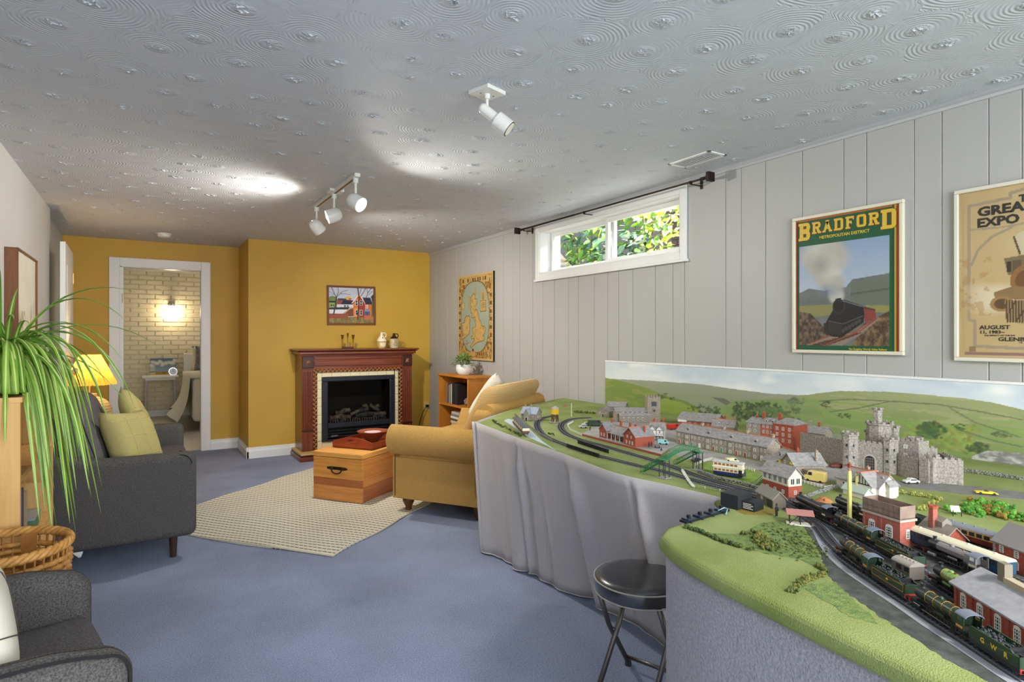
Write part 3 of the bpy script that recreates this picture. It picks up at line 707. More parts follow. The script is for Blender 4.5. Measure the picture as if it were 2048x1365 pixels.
# ---- lamp corner
t = thing('side_table', 'small round wooden side table behind the loveseat', 'table', (-.385, 6.02, 0))
MB().lathe([(.001, .53), (.21, .53), (.215, .54), (.215, .555), (.001, .555)], 32).build('top', M_oak, t, smooth=40)
for k in range(3): MB().cyl((.15*math.cos(k*2.1), .15*math.sin(k*2.1), .0), (.11*math.cos(k*2.1), .11*math.sin(k*2.1), .54), .014, .02, 12).build('leg', M_oak, t, smooth=40)
def table_lamp():
    t = thing('table_lamp', 'lit ceramic table lamp with a raffia shade in the corner', 'lamp', (-.385, 6.02, .5555))
    prof = [(.001, 0), (.08, 0), (.12, .03), (.152, .08), (.15, .13), (.12, .185), (.075, .215), (.05, .225), (.045, .25), (.001, .25)]
    pr = []
    for (r0, z0), (r1, z1) in zip(prof, prof[1:]):
        for q in range(4): f = q/4; r = r0+(r1-r0)*f; z = z0+(z1-z0)*f; pr.append((max(.001, r+.0025*math.sin(z*330)), z))
    pr.append(prof[-1])
    MB().lathe(pr, 36).build('base', mat('ribbed_cream_ceramic', (222, 196, 140), .5, col2=(196, 160, 100), vs=14, wave=1.5, stretch=(1, 1, 1)), t, smooth=60)
    MB().cyl((0, 0, .25), (0, 0, .36), .01).build('stem', MATS['brass'], t)
    m = mat('raffia_shade', (214, 160, 74), .8, col2=(180, 120, 46), vs=60, stretch=(1, 1, .05))
    p = m.node_tree.nodes['Principled BSDF']
    tr = m.node_tree.nodes.new('ShaderNodeBsdfTranslucent'); mx = m.node_tree.nodes.new('ShaderNodeMixShader'); mx.inputs[0].default_value = .55; tr.inputs[0].default_value = (*lin((240, 170, 70)), 1)
    om = m.node_tree.nodes['Material Output']; m.node_tree.links.new(p.outputs[0], mx.inputs[1]); m.node_tree.links.new(tr.outputs[0], mx.inputs[2]); m.node_tree.links.new(mx.outputs[0], om.inputs[0])
    n = 120; vs = []
    for z, r in ((.325, .182), (.345, .178), (.46, .125), (.565, .075), (.572, .072)):
        for i in range(n): a = 2*PI*i/n; rr = r*(1+(.018 if i % 2 else -.018)); vs.append((rr*math.cos(a), rr*math.sin(a), z+(.004 if (i % 3 == 0 and z < .33) else 0)))
    MB().add(vs, [(j*n+i, j*n+(i+1) % n, (j+1)*n+(i+1) % n, (j+1)*n+i) for j in range(4) for i in range(n)]).build('shade', m, t)
    MB().ball((0, 0, .43), .03, 14).build('bulb', mat('warm_bulb', (255, 240, 210), .4, emit=(255, 214, 150), estr=30.), t, smooth=180)
    lamp('POINT', 'table_lamp_light', (-.385, 6.02, .5555+.47), (0, 0, 0), 11, (1, .72, .38), shadow_soft_size=.035)
table_lamp()
# ---- canvas on the left wall
def canvas():
    t = thing('framed_canvas', 'deep brown framed pale misty landscape on the left wall', 'painting', (LX, 4.155, 1.20))
    mf = mat('walnut_frame', (128, 78, 34), .5, col2=(104, 60, 24), vs=6, stretch=(9, 9, .6), wave=2.)
    W_, H_, D = .685, .565, .06
    for a in ((0, W_, 0, .008), (0, W_, H_-.008, H_), (0, .008, .008, H_-.008), (W_-.008, W_, .008, H_-.008)): MB().box(0, D, a[0], a[1], a[2], a[3]).build('frame_strip', mf, t)
    c = Canvas(120, 100, (200, 194, 178)); c.mix(c.V > -1, (196, 190, 172), (210, 206, 194), c.fbm(4, 3))
    c.paint(np.clip((c.V-.62)*4, 0, 1), (178, 160, 118), .7); c.paint((c.fbm(9, 5) > .55) & (c.V > .66), (226, 212, 170), .8)
    for x, h_, w_ in ((.10, .45, .02), (.22, .5, .03), (.28, .56, .02), (.82, .6, .05), (.9, .63, .03)): c.ell(x, h_+.12, w_*1.6, .16, (120, 112, 92), .55, 1.)
    c.paint((c.fbm(14, 8, 5) > .62) & (c.V > .6) & (c.V < .8), (96, 84, 60), .5)
    picture('canvas', W_-.016, H_-.016, c.a, t, (D-.012, W_-.008, .008), (0, 0, R(-90)), M_print)
canvas()
# ================================================================ mantelpiece wall
def fireplace():
    t = thing('fireplace', 'mahogany mantelpiece with electric fire insert on the yellow wall', 'fireplace', (0, 0, 0))
    M_m = mat('mahogany', (96, 40, 24), .3, col2=(128, 60, 34), vs=4, wave=3., stretch=(.6, 12, 12), coat=.3)
    M_mv = mat('mahogany_upright', (92, 38, 24), .3, col2=(122, 56, 34), vs=4, wave=3., stretch=(12, 12, .5), coat=.3)
    M_md = mat('mahogany_dark', (58, 24, 16), .35)
    M_carve = mat('gilt_brown_carving', (178, 118, 62), .4, col2=(124, 74, 36), vs=70, bump=.5, bs=60)
    M_tile = mat('cream_tile', (224, 210, 172), .4)
    FYb = 6.40; X0, X1 = 1.387, 2.60; Bk = BY-.017
    # hearth
    MB().box(1.335, 2.655, 6.25, Bk, 0, .045).build('hearth', M_m, t, bevel=.006)
    MB().box(1.345, 2.645, 6.262, Bk, .045, .062).build('hearth_moulding', M_md, t, bevel=.006)
    MB().box(1.345, 2.645, 6.262, Bk, .062, .078).build('hearth_top', mat('maple_top', (206, 168, 110), .4), t, bevel=.004)
    for sx, x0 in ((1, X0), (-1, X1)):
        x = lambda d: x0+sx*d
        a, b = sorted((x(0), x(.112)))
        p = MB().box(a, b, FYb, Bk, .078, .93).build('pilaster', M_mv, t, bevel=.004)
        for q in (.022, .045, .068, .09): MB().cyl((x(q), FYb-.001, .31), (x(q), FYb-.001, .91), .0085, n=10).build('reed', M_mv, p, smooth=40)
        MB().box(a-.003, b+.003, FYb-.012, FYb+.02, .285, .305).build('band', M_md, p, bevel=.004)
        MB().box(a-.002, b+.002, FYb-.006, FYb+.02, .078, .285).build('foot_block', M_mv, p, bevel=.004)
        a, b = sorted((x(.112), x(.157)))
        c = MB().box(a, b, FYb+.006, FYb+.05, .078, .935).build('inner_strip', M_md, t)
        # carved rope of leaves
        lf = MB().ball((0, 0, 0), .014, 8, (.75, .5, 1.4)).mesh('carved_leaf', M_carve, 60)
        cx = (a+b)/2
        for k in range(38): link(lf, 'carved_leaf', c, (cx+.009*(-1)**k, FYb+.006, .095+k*.0222), (0, R(35)*(-1)**k, 0))
    # frieze with corner blocks
    MB().box(X0, X1, FYb, Bk, .93, 1.075).build('frieze', M_m, t, bevel=.003)
    MB().box(X0+.125, X1-.125, FYb-.014, FYb, 1.035, 1.06).build('frieze_moulding', M_m, t, bevel=.006)
    MB().box(X0+.125, X1-.125, FYb-.012, FYb, .965, 1.02).build('frieze_panel', M_m, t, bevel=.01, seg=3)
    for x0 in (X0, X1-.118):
        b = MB().box(x0, x0+.118, FYb-.016, FYb, .945, 1.068).build('corner_block', M_md, t, bevel=.006)
        cx, cz = x0+.059, 1.007
        for k in range(8):
            a = k*PI/4; l = .036 if k % 2 else .03
            MB().add([(cx, FYb-.024, cz), (cx+.012*math.cos(a+.5), FYb-.018, cz+.012*math.sin(a+.5)), (cx+l*math.cos(a), FYb-.017, cz+l*math.sin(a)), (cx+.012*math.cos(a-.5), FYb-.018, cz+.012*math.sin(a-.5))], [(0, 1, 2), (0, 2, 3)]).build('star_petal', M_carve, b)
        MB().ball((cx, FYb-.018, cz), .008, 10).build('star_boss', M_carve, b, smooth=180)
    c = MB().box(X0+.157, X1-.157, FYb+.006, FYb+.05, .895, .935).build('head_strip', M_md, t)
    lf = MB().ball((0, 0, 0), .014, 8, (1.4, .5, .75)).mesh('carved_leaf', M_carve, 60)
    for k in range(41): link(lf, 'carved_leaf', c, (X0+.165+k*.0222, FYb+.006, .915+.008*(-1)**k), (0, R(35)*(-1)**k, 0))
    # shelf with stepped cornice
    for z0, z1, ov in ((1.072, 1.088, .012), (1.088, 1.118, .034), (1.118, 1.128, .05), (1.128, 1.146, .062)):
        MB().box(X0-ov, X1+ov, FYb-ov-.01, Bk, z0, z1).build('shelf_moulding' if z1 < 1.14 else 'shelf', M_m if z1 != 1.128 else M_md, t, bevel=.006, seg=3)
    # cream surround made of tiles
    xi0, xi1 = X0+.157, X1-.157
    MB().box(xi0, xi1, FYb+.035, Bk, .078, .16).build('surround_back', M_tile, t)
    for k in range(9):
        z0 = .078+k*.0915; z1 = min(z0+.089, .895)
        for a, b in ((xi0, xi0+.05), (xi1-.05, xi1)): MB().box(a, b, FYb+.02, FYb+.05, z0, z1).build('surround_tile', M_tile, t, bevel=.0015)
    for k in range(8):
        x0 = xi0+.0515+k*.1015
        MB().box(x0, x0+.0995, FYb+.02, FYb+.05, .845, .895).build('surround_tile', M_tile, t, bevel=.0015)
        MB().box(x0, x0+.0995, FYb+.02, FYb+.05, .078, .155).build('surround_tile', M_tile, t, bevel=.0015)
    # insert
    ix0, ix1, iz0, iz1 = 1.590, 2.400, .157, .848; M_i = mat('dark_blue_grey_steel', (44, 48, 58), .3, .4)
    gx0, gx1, gz0, gz1 = 1.655, 2.337, .352, .797
    for nm, a in (('insert_frame', (ix0, ix1, gz1, iz1)), ('insert_frame', (ix0, gx0, iz0, gz1)), ('insert_frame', (gx1, ix1, iz0, gz1)), ('insert_frame', (gx0, gx1, .30, gz0)), ('insert_frame', (gx0, gx1, iz0, .178))):
        MB().box(a[0], a[1], FYb+.0, FYb+.06, a[2], a[3]).build(nm, M_i, t, bevel=.008)
    fb = MB().box(gx0, gx1, 6.66, 6.665, .2, gz1).box(gx0-.005, gx0, FYb+.03, 6.66, .2, gz1).box(gx1, gx1+.005, FYb+.03, 6.66, .2, gz1).box(gx0, gx1, FYb+.03, 6.66, gz1, gz1+.005).box(gx0, gx1, FYb+.06, 6.66, .345, .352).build('firebox', M_dark, t)
    MB().add([(gx0, FYb+.02, gz0), (gx1, FYb+.02, gz0), (gx1, FYb+.02, gz1), (gx0, FYb+.02, gz1)], [(0, 1, 2, 3)]).build('glass_front', M_smoke, t)
    for z in (.20, .232, .264): MB().box(gx0, gx1, FYb+.02, FYb+.05, z, z+.008).build('louvre', M_i, t)
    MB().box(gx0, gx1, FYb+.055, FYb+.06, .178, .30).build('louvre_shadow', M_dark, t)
    MB().box(1.69, 1.76, FYb+.012, FYb+.02, .205, .222).build('badge', mat('badge_steel', (120, 124, 130), .3, .8), t)
    M_log = mat('ash_grey_log', (128, 120, 108), .8, col2=(64, 60, 56), vs=18, bump=.8, bs=40, bd=.01)
    M_log2 = mat('charred_log', (84, 88, 94), .8, col2=(40, 42, 46), vs=20, bump=.8, bs=40, bd=.01)
    rs = random.Random(4)
    def log(p0, p1, r, m_):
        p0, p1 = Vector(p0), Vector(p1); MB().tube([p0.lerp(p1, q/6)+Vector((rs.uniform(-.006, .006), 0, rs.uniform(-.006, .006))) for q in range(7)], lambda f: r*(.9+.2*math.sin(f*9+r*90)), 10).build('log', m_, t, smooth=60)
    log((1.70, 6.50, .40), (1.92, 6.48, .40), .032, M_log); log((1.78, 6.56, .43), (1.93, 6.54, .47), .03, M_log); log((1.93, 6.52, .42), (2.02, 6.5, .45), .022, M_log)
    log((1.98, 6.52, .40), (2.22, 6.50, .41), .034, M_log2); log((2.0, 6.57, .44), (2.14, 6.55, .46), .03, M_log2); log((2.08, 6.57, .50), (2.13, 6.56, .49), .025, M_log)
    log((2.16, 6.56, .50), (2.26, 6.52, .44), .024, M_log); log((2.22, 6.57, .49), (2.28, 6.57, .49), .025, M_log); log((2.18, 6.49, .40), (2.32, 6.48, .41), .03, M_log)
    bed = MB()
    for k in range(150): bed.ball((rs.uniform(1.68, 2.31), rs.uniform(6.45, 6.6), rs.uniform(.36, .385)), rs.uniform(.012, .024), 6, (1, 1, .7))
    stuff(bed.build('ember_bed', M_log2, t, smooth=60))
    for k in range(24): MB().cyl((1.69+k*.0265, 6.437, .352), (1.69+k*.0265, 6.437, .385), .006, .004, 6).build('grate_bar', M_log, t)
fireplace()
t = thing('wall_outlet', 'beige wall outlet with a black plug beside the mantelpiece', 'outlet', (2.93, BY, .43))
MB().box(-.035, .035, -.006, 0, -.057, .057).build('plate', mat('almond_plate', (200, 172, 104), .4), t, bevel=.002); MB().rbox((0, -.018, .0), (.016, .018, .014), .005, 2).build('plug', M_black, t, smooth=180)
tag(MB().tube([(2.93, BY-.03, .43), (2.90, BY-.05, .425), (2.86, BY-.055, .36), (2.82, BY-.06, .26), (2.79, BY-.06, .12), (2.76, BY-.05, .02), (2.70, BY-.04, .006), (2.665, BY-.035, .006)], .004, 8).build('power_cord', M_black, None, smooth=180), 'black power cord hanging from the wall outlet', 'cord')
# mantel ornaments
SZ = 1.1462
def candle():
    t = thing('candelabra', 'brown metal five-cup candle holder on the mantel shelf', 'candle holder', (1.893, 6.50, SZ)); m_ = mat('aged_brass', (122, 84, 34), .4, .7)
    MB().box(-.06, .06, -.02, .02, 0, .018).build('base', mat('dark_base_wood', (70, 36, 34), .4), t, bevel=.002)
    for x, y, h_ in ((-.068, -.012, .15), (-.05, .012, .15), (0, 0, .168), (.05, -.012, .15), (.068, .012, .15)):
        MB().tube([(x*.85, 0, .012), (x*.98, y*.5, .014), (x, y, .03), (x, y, h_-.05)], .0028, 6).build('stem', m_, t, smooth=180)
        MB().lathe([(.001, h_-.05), (.004, h_-.05), (.011, h_-.008), (.0115, h_), (.009, h_), (.001, h_-.02)], 12, (x, y, 0)).build('cup', m_, t, smooth=50)
candle()
def jug(name, label, x, prof, mats, neck_z, hr, split, marks):
    t = thing(name, label, 'jug', (x, 6.50, SZ))
    lo = [p for p in prof if p[1] <= split]; hi = [p for p in prof if p[1] >= split]
    MB().lathe(lo, 24).build('body', mats[0], t, smooth=50); MB().lathe(hi, 24).build('shoulder', mats[1], t, smooth=50)
    MB().tube([(hr[0]+hr[2]*math.sin(a)*1.0, 0, hr[1]+hr[2]*1.1*math.cos(a)) for a in np.linspace(-.5, 3.4, 12)], .006, 8).build('handle', mats[1], t, smooth=180)
    return t
mc = mat('cream_stoneware', (226, 206, 160), .3, col2=(214, 186, 130), vs=8); mh = mat('ivory_glaze', (236, 228, 204), .25)
t = jug('stoneware_jug', 'cream stoneware jug with a printed label on the mantel shelf', 2.277, [(.001, 0), (.042, 0), (.05, .02), (.058, .07), (.052, .09), (.035, .12), (.016, .14), (.013, .172), (.018, .18), (.001, .18)], (mat('tan_stoneware', (204, 176, 116), .3), mh), 0, (.03, .145, .024), .07, 1)
MB().tube([(.0575*math.cos(a), .0575*math.sin(a), .072) for a in np.linspace(0, 2*PI, 30, endpoint=False)], .003, 6, True).build('rope_band', mat('brown_band', (150, 100, 50), .5), t)
lb = MB()
for i in range(9):
    for j in range(4):
        a0, a1 = -PI/2+(i-4.5)*.15, -PI/2+(i-3.5)*.15; z0, z1 = .018+j*.011, .018+(j+1)*.011
        r = lambda z: .0502+(z-.02)*.16+.001
        lb.add([(r(z)*math.cos(a), r(z)*math.sin(a), z) for z, a in ((z0, a0), (z0, a1), (z1, a1), (z1, a0))], [(0, 1, 2, 3)])
lb.build('paper_label', mat('cream_label', (236, 222, 176), .5), t)
MB().ball((0, -.038, .115), .008, 8, (1, .3, 1)).build('crest', mat('brown_print', (110, 62, 34), .5), t)
md = mat('dark_brown_glaze', (52, 34, 22), .2)
t = jug('stoneware_jug', 'beige and dark brown stoneware jug with black printed words', 2.424, [(.001, 0), (.046, 0), (.05, .008), (.05, .105), (.048, .108), (.024, .13), (.016, .14), (.014, .158), (.018, .166), (.001, .166)], (mat('beige_stoneware', (206, 188, 150), .35), md), 0, (.03, .138, .02), .105, 2)
for k, wd in enumerate((.045, .03, .028, .03, .05, .042)):
    MB().add([(.051*math.sin(a), -.051*math.cos(a), .092-k*.013+dz) for dz in (0, .005) for a in (-wd/.1, -wd/.3, wd/.3, wd/.1)], [(0, 1, 5, 4), (1, 2, 6, 5), (2, 3, 7, 6)]).build('printed_line', mat('black_print', (40, 34, 28), .6), t)
t.rotation_euler = (0, 0, 0)
# painting above the mantel
def house_painting():
    W_, H_ = .556, .445
    t = thing('framed_painting', 'brown framed painting of an orange house and bare trees above the mantel', 'painting', (1.728, BY, 1.405)); t.rotation_euler = (0, R(-.5), 0)
    mf = mat('dark_oak_frame', (112, 60, 24), .45)
    for a in ((0, W_, 0, .022), (0, W_, H_-.022, H_), (0, .022, .022, H_-.022), (W_-.022, W_, .022, H_-.022)): MB().box(a[0], a[1], -.022, 0, a[2], a[3]).build('frame_strip', mf, t, bevel=.003)
    c = Canvas(210, 165, (196, 200, 214)); A = H_/W_
    c.mix(c.V < .5, (206, 210, 222), (176, 178, 200), c.fbm(4, 2))
    c.rect(0, .82, 1, 1, (122, 108, 62)); c.paint((c.fbm(30, 4, 8) > .52) & (c.V > .84), (150, 132, 74))
    c.ell(.09, .45, .13, .2, (112, 136, 62)); c.rect(0, .42, .14, .6, (150, 168, 92)); c.rect(0, .38, .15, .43, (44, 46, 40)); c.rect(.05, .48, .08, .53, (40, 44, 48)); c.rect(.1, .48, .12, .53, (40, 44, 48))
    c.poly([(.2, .32), (.46, .32), (.42, .5), (.17, .5)], (150, 72, 48)); c.poly([(.2, .31), (.5, .31), (.47, .37), (.23, .37)], (58, 60, 84)); c.ell(.43, .3, .06, .05, (214, 180, 60)); c.rect(.44, .3, .49, .4, (196, 96, 48))
    c.poly([(.27, .47), (.32, .36), (.55, .36), (.53, .47)], (34, 36, 58)); c.rect(.18, .47, .56, .56, (214, 216, 226)); c.rect(.34, .49, .37, .54, (44, 46, 54)); c.rect(.4, .49, .43, .54, (44, 46, 54))
    c.poly([(0, .57), (.46, .54), (.42, .61), (0, .62)], (44, 50, 48)); c.rect(0, .62, .45, .74, (226, 226, 232)); c.poly([(.28, .75), (.46, .58), (.54, .56), (.54, .8), (.28, .8)], (120, 66, 46)); c.poly([(.3, .74), (.46, .57), (.54, .55), (.54, .58), (.47, .6), (.33, .75)], (190, 150, 110))
    c.rect(0, .73, .42, .86, (138, 72, 48)); c.paint((np.sin(c.U*260) > .3) & (c.U < .42) & (c.V > .73) & (c.V < .86), (166, 92, 58))
    c.rect(.54, .4, .8, .82, (214, 110, 40)); c.poly([(.54, .42), (.67, .17), (.8, .42)], (206, 96, 44)); c.paint(c.mask([(.66, .22), (.8, .42), (.8, .82), (.66, .82)]), (160, 56, 40)); c.paint((c.fbm(10, 8) > .55) & c.mask([(.54, .42), (.66, .2), (.66, .82), (.54, .82)]), (230, 140, 60))
    c.line([(.51, .43), (.67, .17), (.81, .45)], .018, (236, 232, 228), A)
    c.poly([(.74, .27), (.92, .27), (.96, .46), (.81, .46)], (38, 40, 62)); c.rect(.81, .46, .96, .8, (216, 112, 44)); c.rect(.83, .48, .86, .58, (226, 226, 226)); c.rect(.84, .49, .85, .57, (30, 34, 44)); c.poly([(.77, .66), (.85, .57), (.92, .66)], (120, 140, 186)); c.rect(.78, .66, .91, .78, (86, 96, 120)); c.rect(.83, .68, .86, .78, (110, 50, 110))
    for x0, y0 in ((.59, .36), (.69, .36), (.59, .63), (.69, .63)): c.rect(x0-.008, y0-.01, x0+.048, y0+.14, (228, 222, 214)); c.rect(x0, y0, x0+.04, y0+.06, (32, 26, 44)); c.rect(x0, y0+.07, x0+.04, y0+.13, (32, 26, 44))
    c.rect(.78, .77, 1, .9, (186, 110, 72)); c.rect(.95, .3, 1, .8, (78, 92, 52)); c.poly([(.93, .25), (1, .15), (1, .4)], (54, 44, 40))
    for pts, w_ in (([(.11, .74), (.15, .5), (.17, .28)], .028), ([(.17, .3), (.1, .1), (.06, 0)], .014), ([(.17, .28), (.22, .12), (.2, 0)], .012), ([(.17, .28), (.3, .12), (.42, .08)], .01), ([(.25, .18), (.36, .18), (.48, .2)], .008), ([(.13, .2), (.03, .14), (0, .1)], .008), ([(.1, .22), (.04, .2)], .006),
                  ([(.63, .88), (.65, .6), (.665, .3), (.64, 0)], .026), ([(.655, .25), (.7, .1), (.72, 0)], .01), ([(.7, .24), (.78, .1), (.82, 0)], .014), ([(.82, .3), (.86, .14), (.95, 0)], .012), ([(.86, .14), (.84, .02)], .008), ([(.88, .2), (.97, .08)], .008)): c.line(pts, w_, (66, 52, 52), A)
    picture('painted_panel', W_-.036, H_-.036, c.a, t, (.018, -.010, .018), None, M_print)
house_painting()
# pictorial wall map on the right wall
def wall_map():
    W_, H_ = .774, .902
    t = thing('wall_map', 'antique style pictorial map of the British Isles on the white wall', 'map', (RX-.001, 5.912, 1.031))
    MB().box(-.022, 0, -W_, 0, 0, H_).build('board', mat('map_board_edge', (40, 26, 18), .5), t)
    c = Canvas(190, 230, (206, 172, 110)); A = H_/W_
    c.rect(.03, .025, .97, .975, (150, 100, 44)); c.mix((c.U > .03) & (c.U < .97) & (c.V > .025) & (c.V < .975), (122, 78, 30), (206, 170, 96), np.clip((c.fbm(34, 3)-.3)*2.5, 0, 1))
    for k in range(14):
        for x in (.055, .945): y = .2+k*.045; c.rect(x-.022, y, x+.022, y+.034, (92, 62, 30) if k % 2 else (206, 176, 110)); c.ell(x, y+.017, .011, .011, (170, 60, 40) if k % 3 else (60, 70, 50))
    c.rect(.1, .03, .9, .11, (196, 160, 92)); c.paint((np.sin(c.U*88)+np.sin(c.U*41+1) > .4) & (c.V > .045) & (c.V < .085) & (c.U > .13) & (c.U < .84), (92, 56, 24))
    sea = (np.abs((c.U-.5)/.40)**2.6+np.abs((c.V-.5)/.415)**2.6) < 1; c.mix(sea, (146, 158, 134), (162, 170, 150), c.fbm(5, 6))
    rim = np.abs(np.abs((c.U-.5)/.40)**2.6+np.abs((c.V-.5)/.415)**2.6-1) < .035; c.paint(rim, (112, 84, 40))
    gb = [(.46, .22), (.52, .25), (.5, .29), (.56, .29), (.57, .33), (.53, .38), (.52, .41), (.57, .42), (.6, .47), (.63, .53), (.67, .55), (.68, .59), (.71, .61), (.78, .61), (.8, .65), (.78, .69), (.73, .71), (.77, .73), (.76, .77), (.68, .78), (.6, .79), (.52, .81), (.46, .83), (.39, .86), (.38, .84), (.46, .79), (.5, .77), (.47, .75), (.41, .75), (.4, .73), (.46, .71), (.45, .67), (.43, .64), (.46, .62), (.51, .63), (.53, .6), (.52, .56), (.49, .53), (.5, .5), (.44, .51), (.41, .5), (.44, .46), (.4, .45), (.38, .42), (.4, .38), (.37, .36), (.4, .31), (.38, .28), (.43, .25)]
    ire = [(.32, .48), (.36, .5), (.38, .54), (.35, .57), (.36, .63), (.35, .69), (.29, .71), (.22, .74), (.15, .76), (.12, .74), (.17, .7), (.13, .68), (.16, .64), (.13, .61), (.13, .57), (.19, .56), (.2, .53), (.24, .49)]
    for poly, col in ((gb, (204, 164, 92)), (ire, (206, 170, 98))): c.poly(poly, col); c.line(poly+poly[:1], .011, (118, 96, 52), A)
    c.paint(c.mask([(.45, .63), (.52, .62), (.52, .74), (.41, .75), (.46, .7)]), (186, 168, 84)); c.paint(c.mask([(.4, .38), (.56, .3), (.53, .4), (.43, .46), (.4, .43)]), (190, 166, 92)); c.paint((c.fbm(40, 9) > .6) & (c.mask(gb) | c.mask(ire)), (172, 116, 64), .6)
    for x, y in ((.34, .27), (.35, .31), (.33, .34), (.34, .38), (.52, .19), (.53, .22)): c.ell(x, y, .022, .02, (176, 146, 84)); 
    c.rect(.66, .32, .81, .44, (198, 164, 98)); c.ell(.735, .27, .055, .075, (196, 158, 90)); c.line([(.66, .32), (.81, .32), (.81, .44), (.66, .44), (.66, .32)], .009, (126, 70, 34), A); c.ell(.735, .27, .035, .05, (172, 128, 70))
    for k in range(4): c.rect(.69, .345+k*.022, .79, .352+k*.022, (128, 92, 52))
    c.ell(.16, .36, .05, .05, (180, 144, 80)); c.ell(.16, .36, .03, .03, (206, 178, 110)); c.line([(.22, .82), (.34, .8)], .008, (150, 80, 50), A); c.line([(.28, .77), (.27, .85)], .008, (150, 80, 50), A)
    c.ell(.45, .92, .07, .04, (196, 158, 80)); c.ell(.45, .885, .03, .02, (140, 60, 40)); c.rect(.56, .9, .8, .95, (180, 130, 64)); c.paint((np.sin(c.U*120) > 0) & (c.U > .57) & (c.U < .79) & (c.V > .905) & (c.V < .945), (112, 70, 30))
    c.a = c.a*.88+np.array((14., 16., 16.))*.6
    picture('printed_map', W_, H_, c.a, t, (-.0225, 0, 0), (0, 0, R(-90)), M_print)
wall_map()
# low bookshelf by the right wall, its books and the pot plant on it
def low_shelf():
    t = thing('low_bookshelf', 'honey oak low bookshelf beneath the wall map', 'bookshelf', (2.67, 5.14, 0)); D, Wd, H = .285, .68, .885
    mo = mat('honey_oak', (198, 128, 46), .45, col2=(186, 116, 38), vs=3, wave=2., stretch=(10, 10, .6))
    MB().box(0, D, 0, .022, 0, H-.02).build('side_panel', mo, t); MB().box(0, D, Wd-.022, Wd, 0, H-.02).build('side_panel', mo, t); MB().box(D-.008, D, .022, Wd-.022, .04, H-.02).build('back_panel', mo, t)
    MB().box(-.012, D, -.012, Wd+.012, H-.02, H).build('top', mo, t, bevel=.003)
    for z in (.05, .28, .56): MB().box(0.002, D-.008, .022, Wd-.022, z, z+.02).build('shelf', mo, t)
low_shelf()
rs = random.Random(12); y = 5.76
for k, (th, h_, col) in enumerate(((.022, .20, (96, 120, 120)), (.02, .215, (150, 60, 50)), (.024, .21, (58, 60, 62)), (.018, .19, (176, 150, 120)), (.026, .20, (120, 130, 110)), (.02, .205, (206, 196, 170)), (.03, .21, (44, 44, 46)), (.024, .215, (36, 34, 36)), (.028, .21, (52, 46, 44)), (.03, .205, (40, 36, 40)))):
    y -= th+.002; o = MB().box(0, .15, 0, th, 0, h_).build('book', mat('spine_%d' % k, col, .5), None, bevel=.002); o.location = (2.70+rs.uniform(-.006, .006), y-.06, .5805)
    tag(o, ['teal grey', 'brick red', 'charcoal', 'tan', 'sage', 'ivory', 'black', 'glossy black', 'dark brown', 'very dark purple'][k]+' book upright on the upper oak shelf', 'book', 'books on the low oak bookshelf')
for k in range(9):
    col = ((206, 196, 176), (120, 130, 140), (232, 228, 214), (90, 84, 76), (222, 206, 170), (204, 178, 120), (212, 190, 140), (196, 176, 120), (160, 150, 90))[k]
    o = MB().box(0, .14, 0, .17, 0, .022).build('boxed_disc', mat('case_%d' % k, col, .4), None, bevel=.001); o.location = (2.70+rs.uniform(-.01, .01), 5.40+rs.uniform(-.008, .008), .3005+(8-k)*.0225)
    tag(o, ('topmost', 'second from the top', 'third from the top', 'fourth from the top', 'middle', 'fourth from the bottom', 'third from the bottom', 'second from the bottom', 'lowest')[k]+' of the cases stacked on the middle oak shelf', 'case', 'cases stacked in the low bookshelf')
t = thing('glass_paperweight', 'purple domed ornament on the middle oak shelf', 'ornament', (2.76, 5.66, .3005)); MB().lathe([(.001, 0), (.05, 0), (.055, .02), (.046, .045), (.02, .062), (.001, .064)], 20).build('dome', mat('amethyst_glass', (92, 62, 88), .2), t, smooth=60); MB().lathe([(.056, .002), (.06, .002), (.06, .012), (.056, .012)], 20).build('rim', mat('dark_rim', (50, 36, 44), .3), t)
t = thing('quartz_stone', 'pinkish grey rough stone on the upper oak shelf', 'stone', (2.74, 5.26, .5805)); m = MB().ball((0, 0, .045), .05, 10, (1, 1.0, .9)); m.v = [(x*(1+.2*math.sin(z*90+y_*60)), y_*(1+.15*math.sin(x*80)), max(0, z)) for x, y_, z in m.v]; m.build('stone', mat('rose_quartz', (170, 140, 134), .5, col2=(110, 84, 84), vs=25), t, smooth=40)
t = thing('postcard', 'small dark card with a red flower leaning on the upper shelf', 'card', (2.82, 5.36, .5805)); MB().box(0, .004, -.05, .05, 0, .16).build('card', mat('dark_card', (60, 30, 26), .5), t); MB().ball((-.001, 0, .12), .02, 8, (.1, 1, 1)).build('flower_print', mat('red_flower', (190, 70, 50), .5), t)
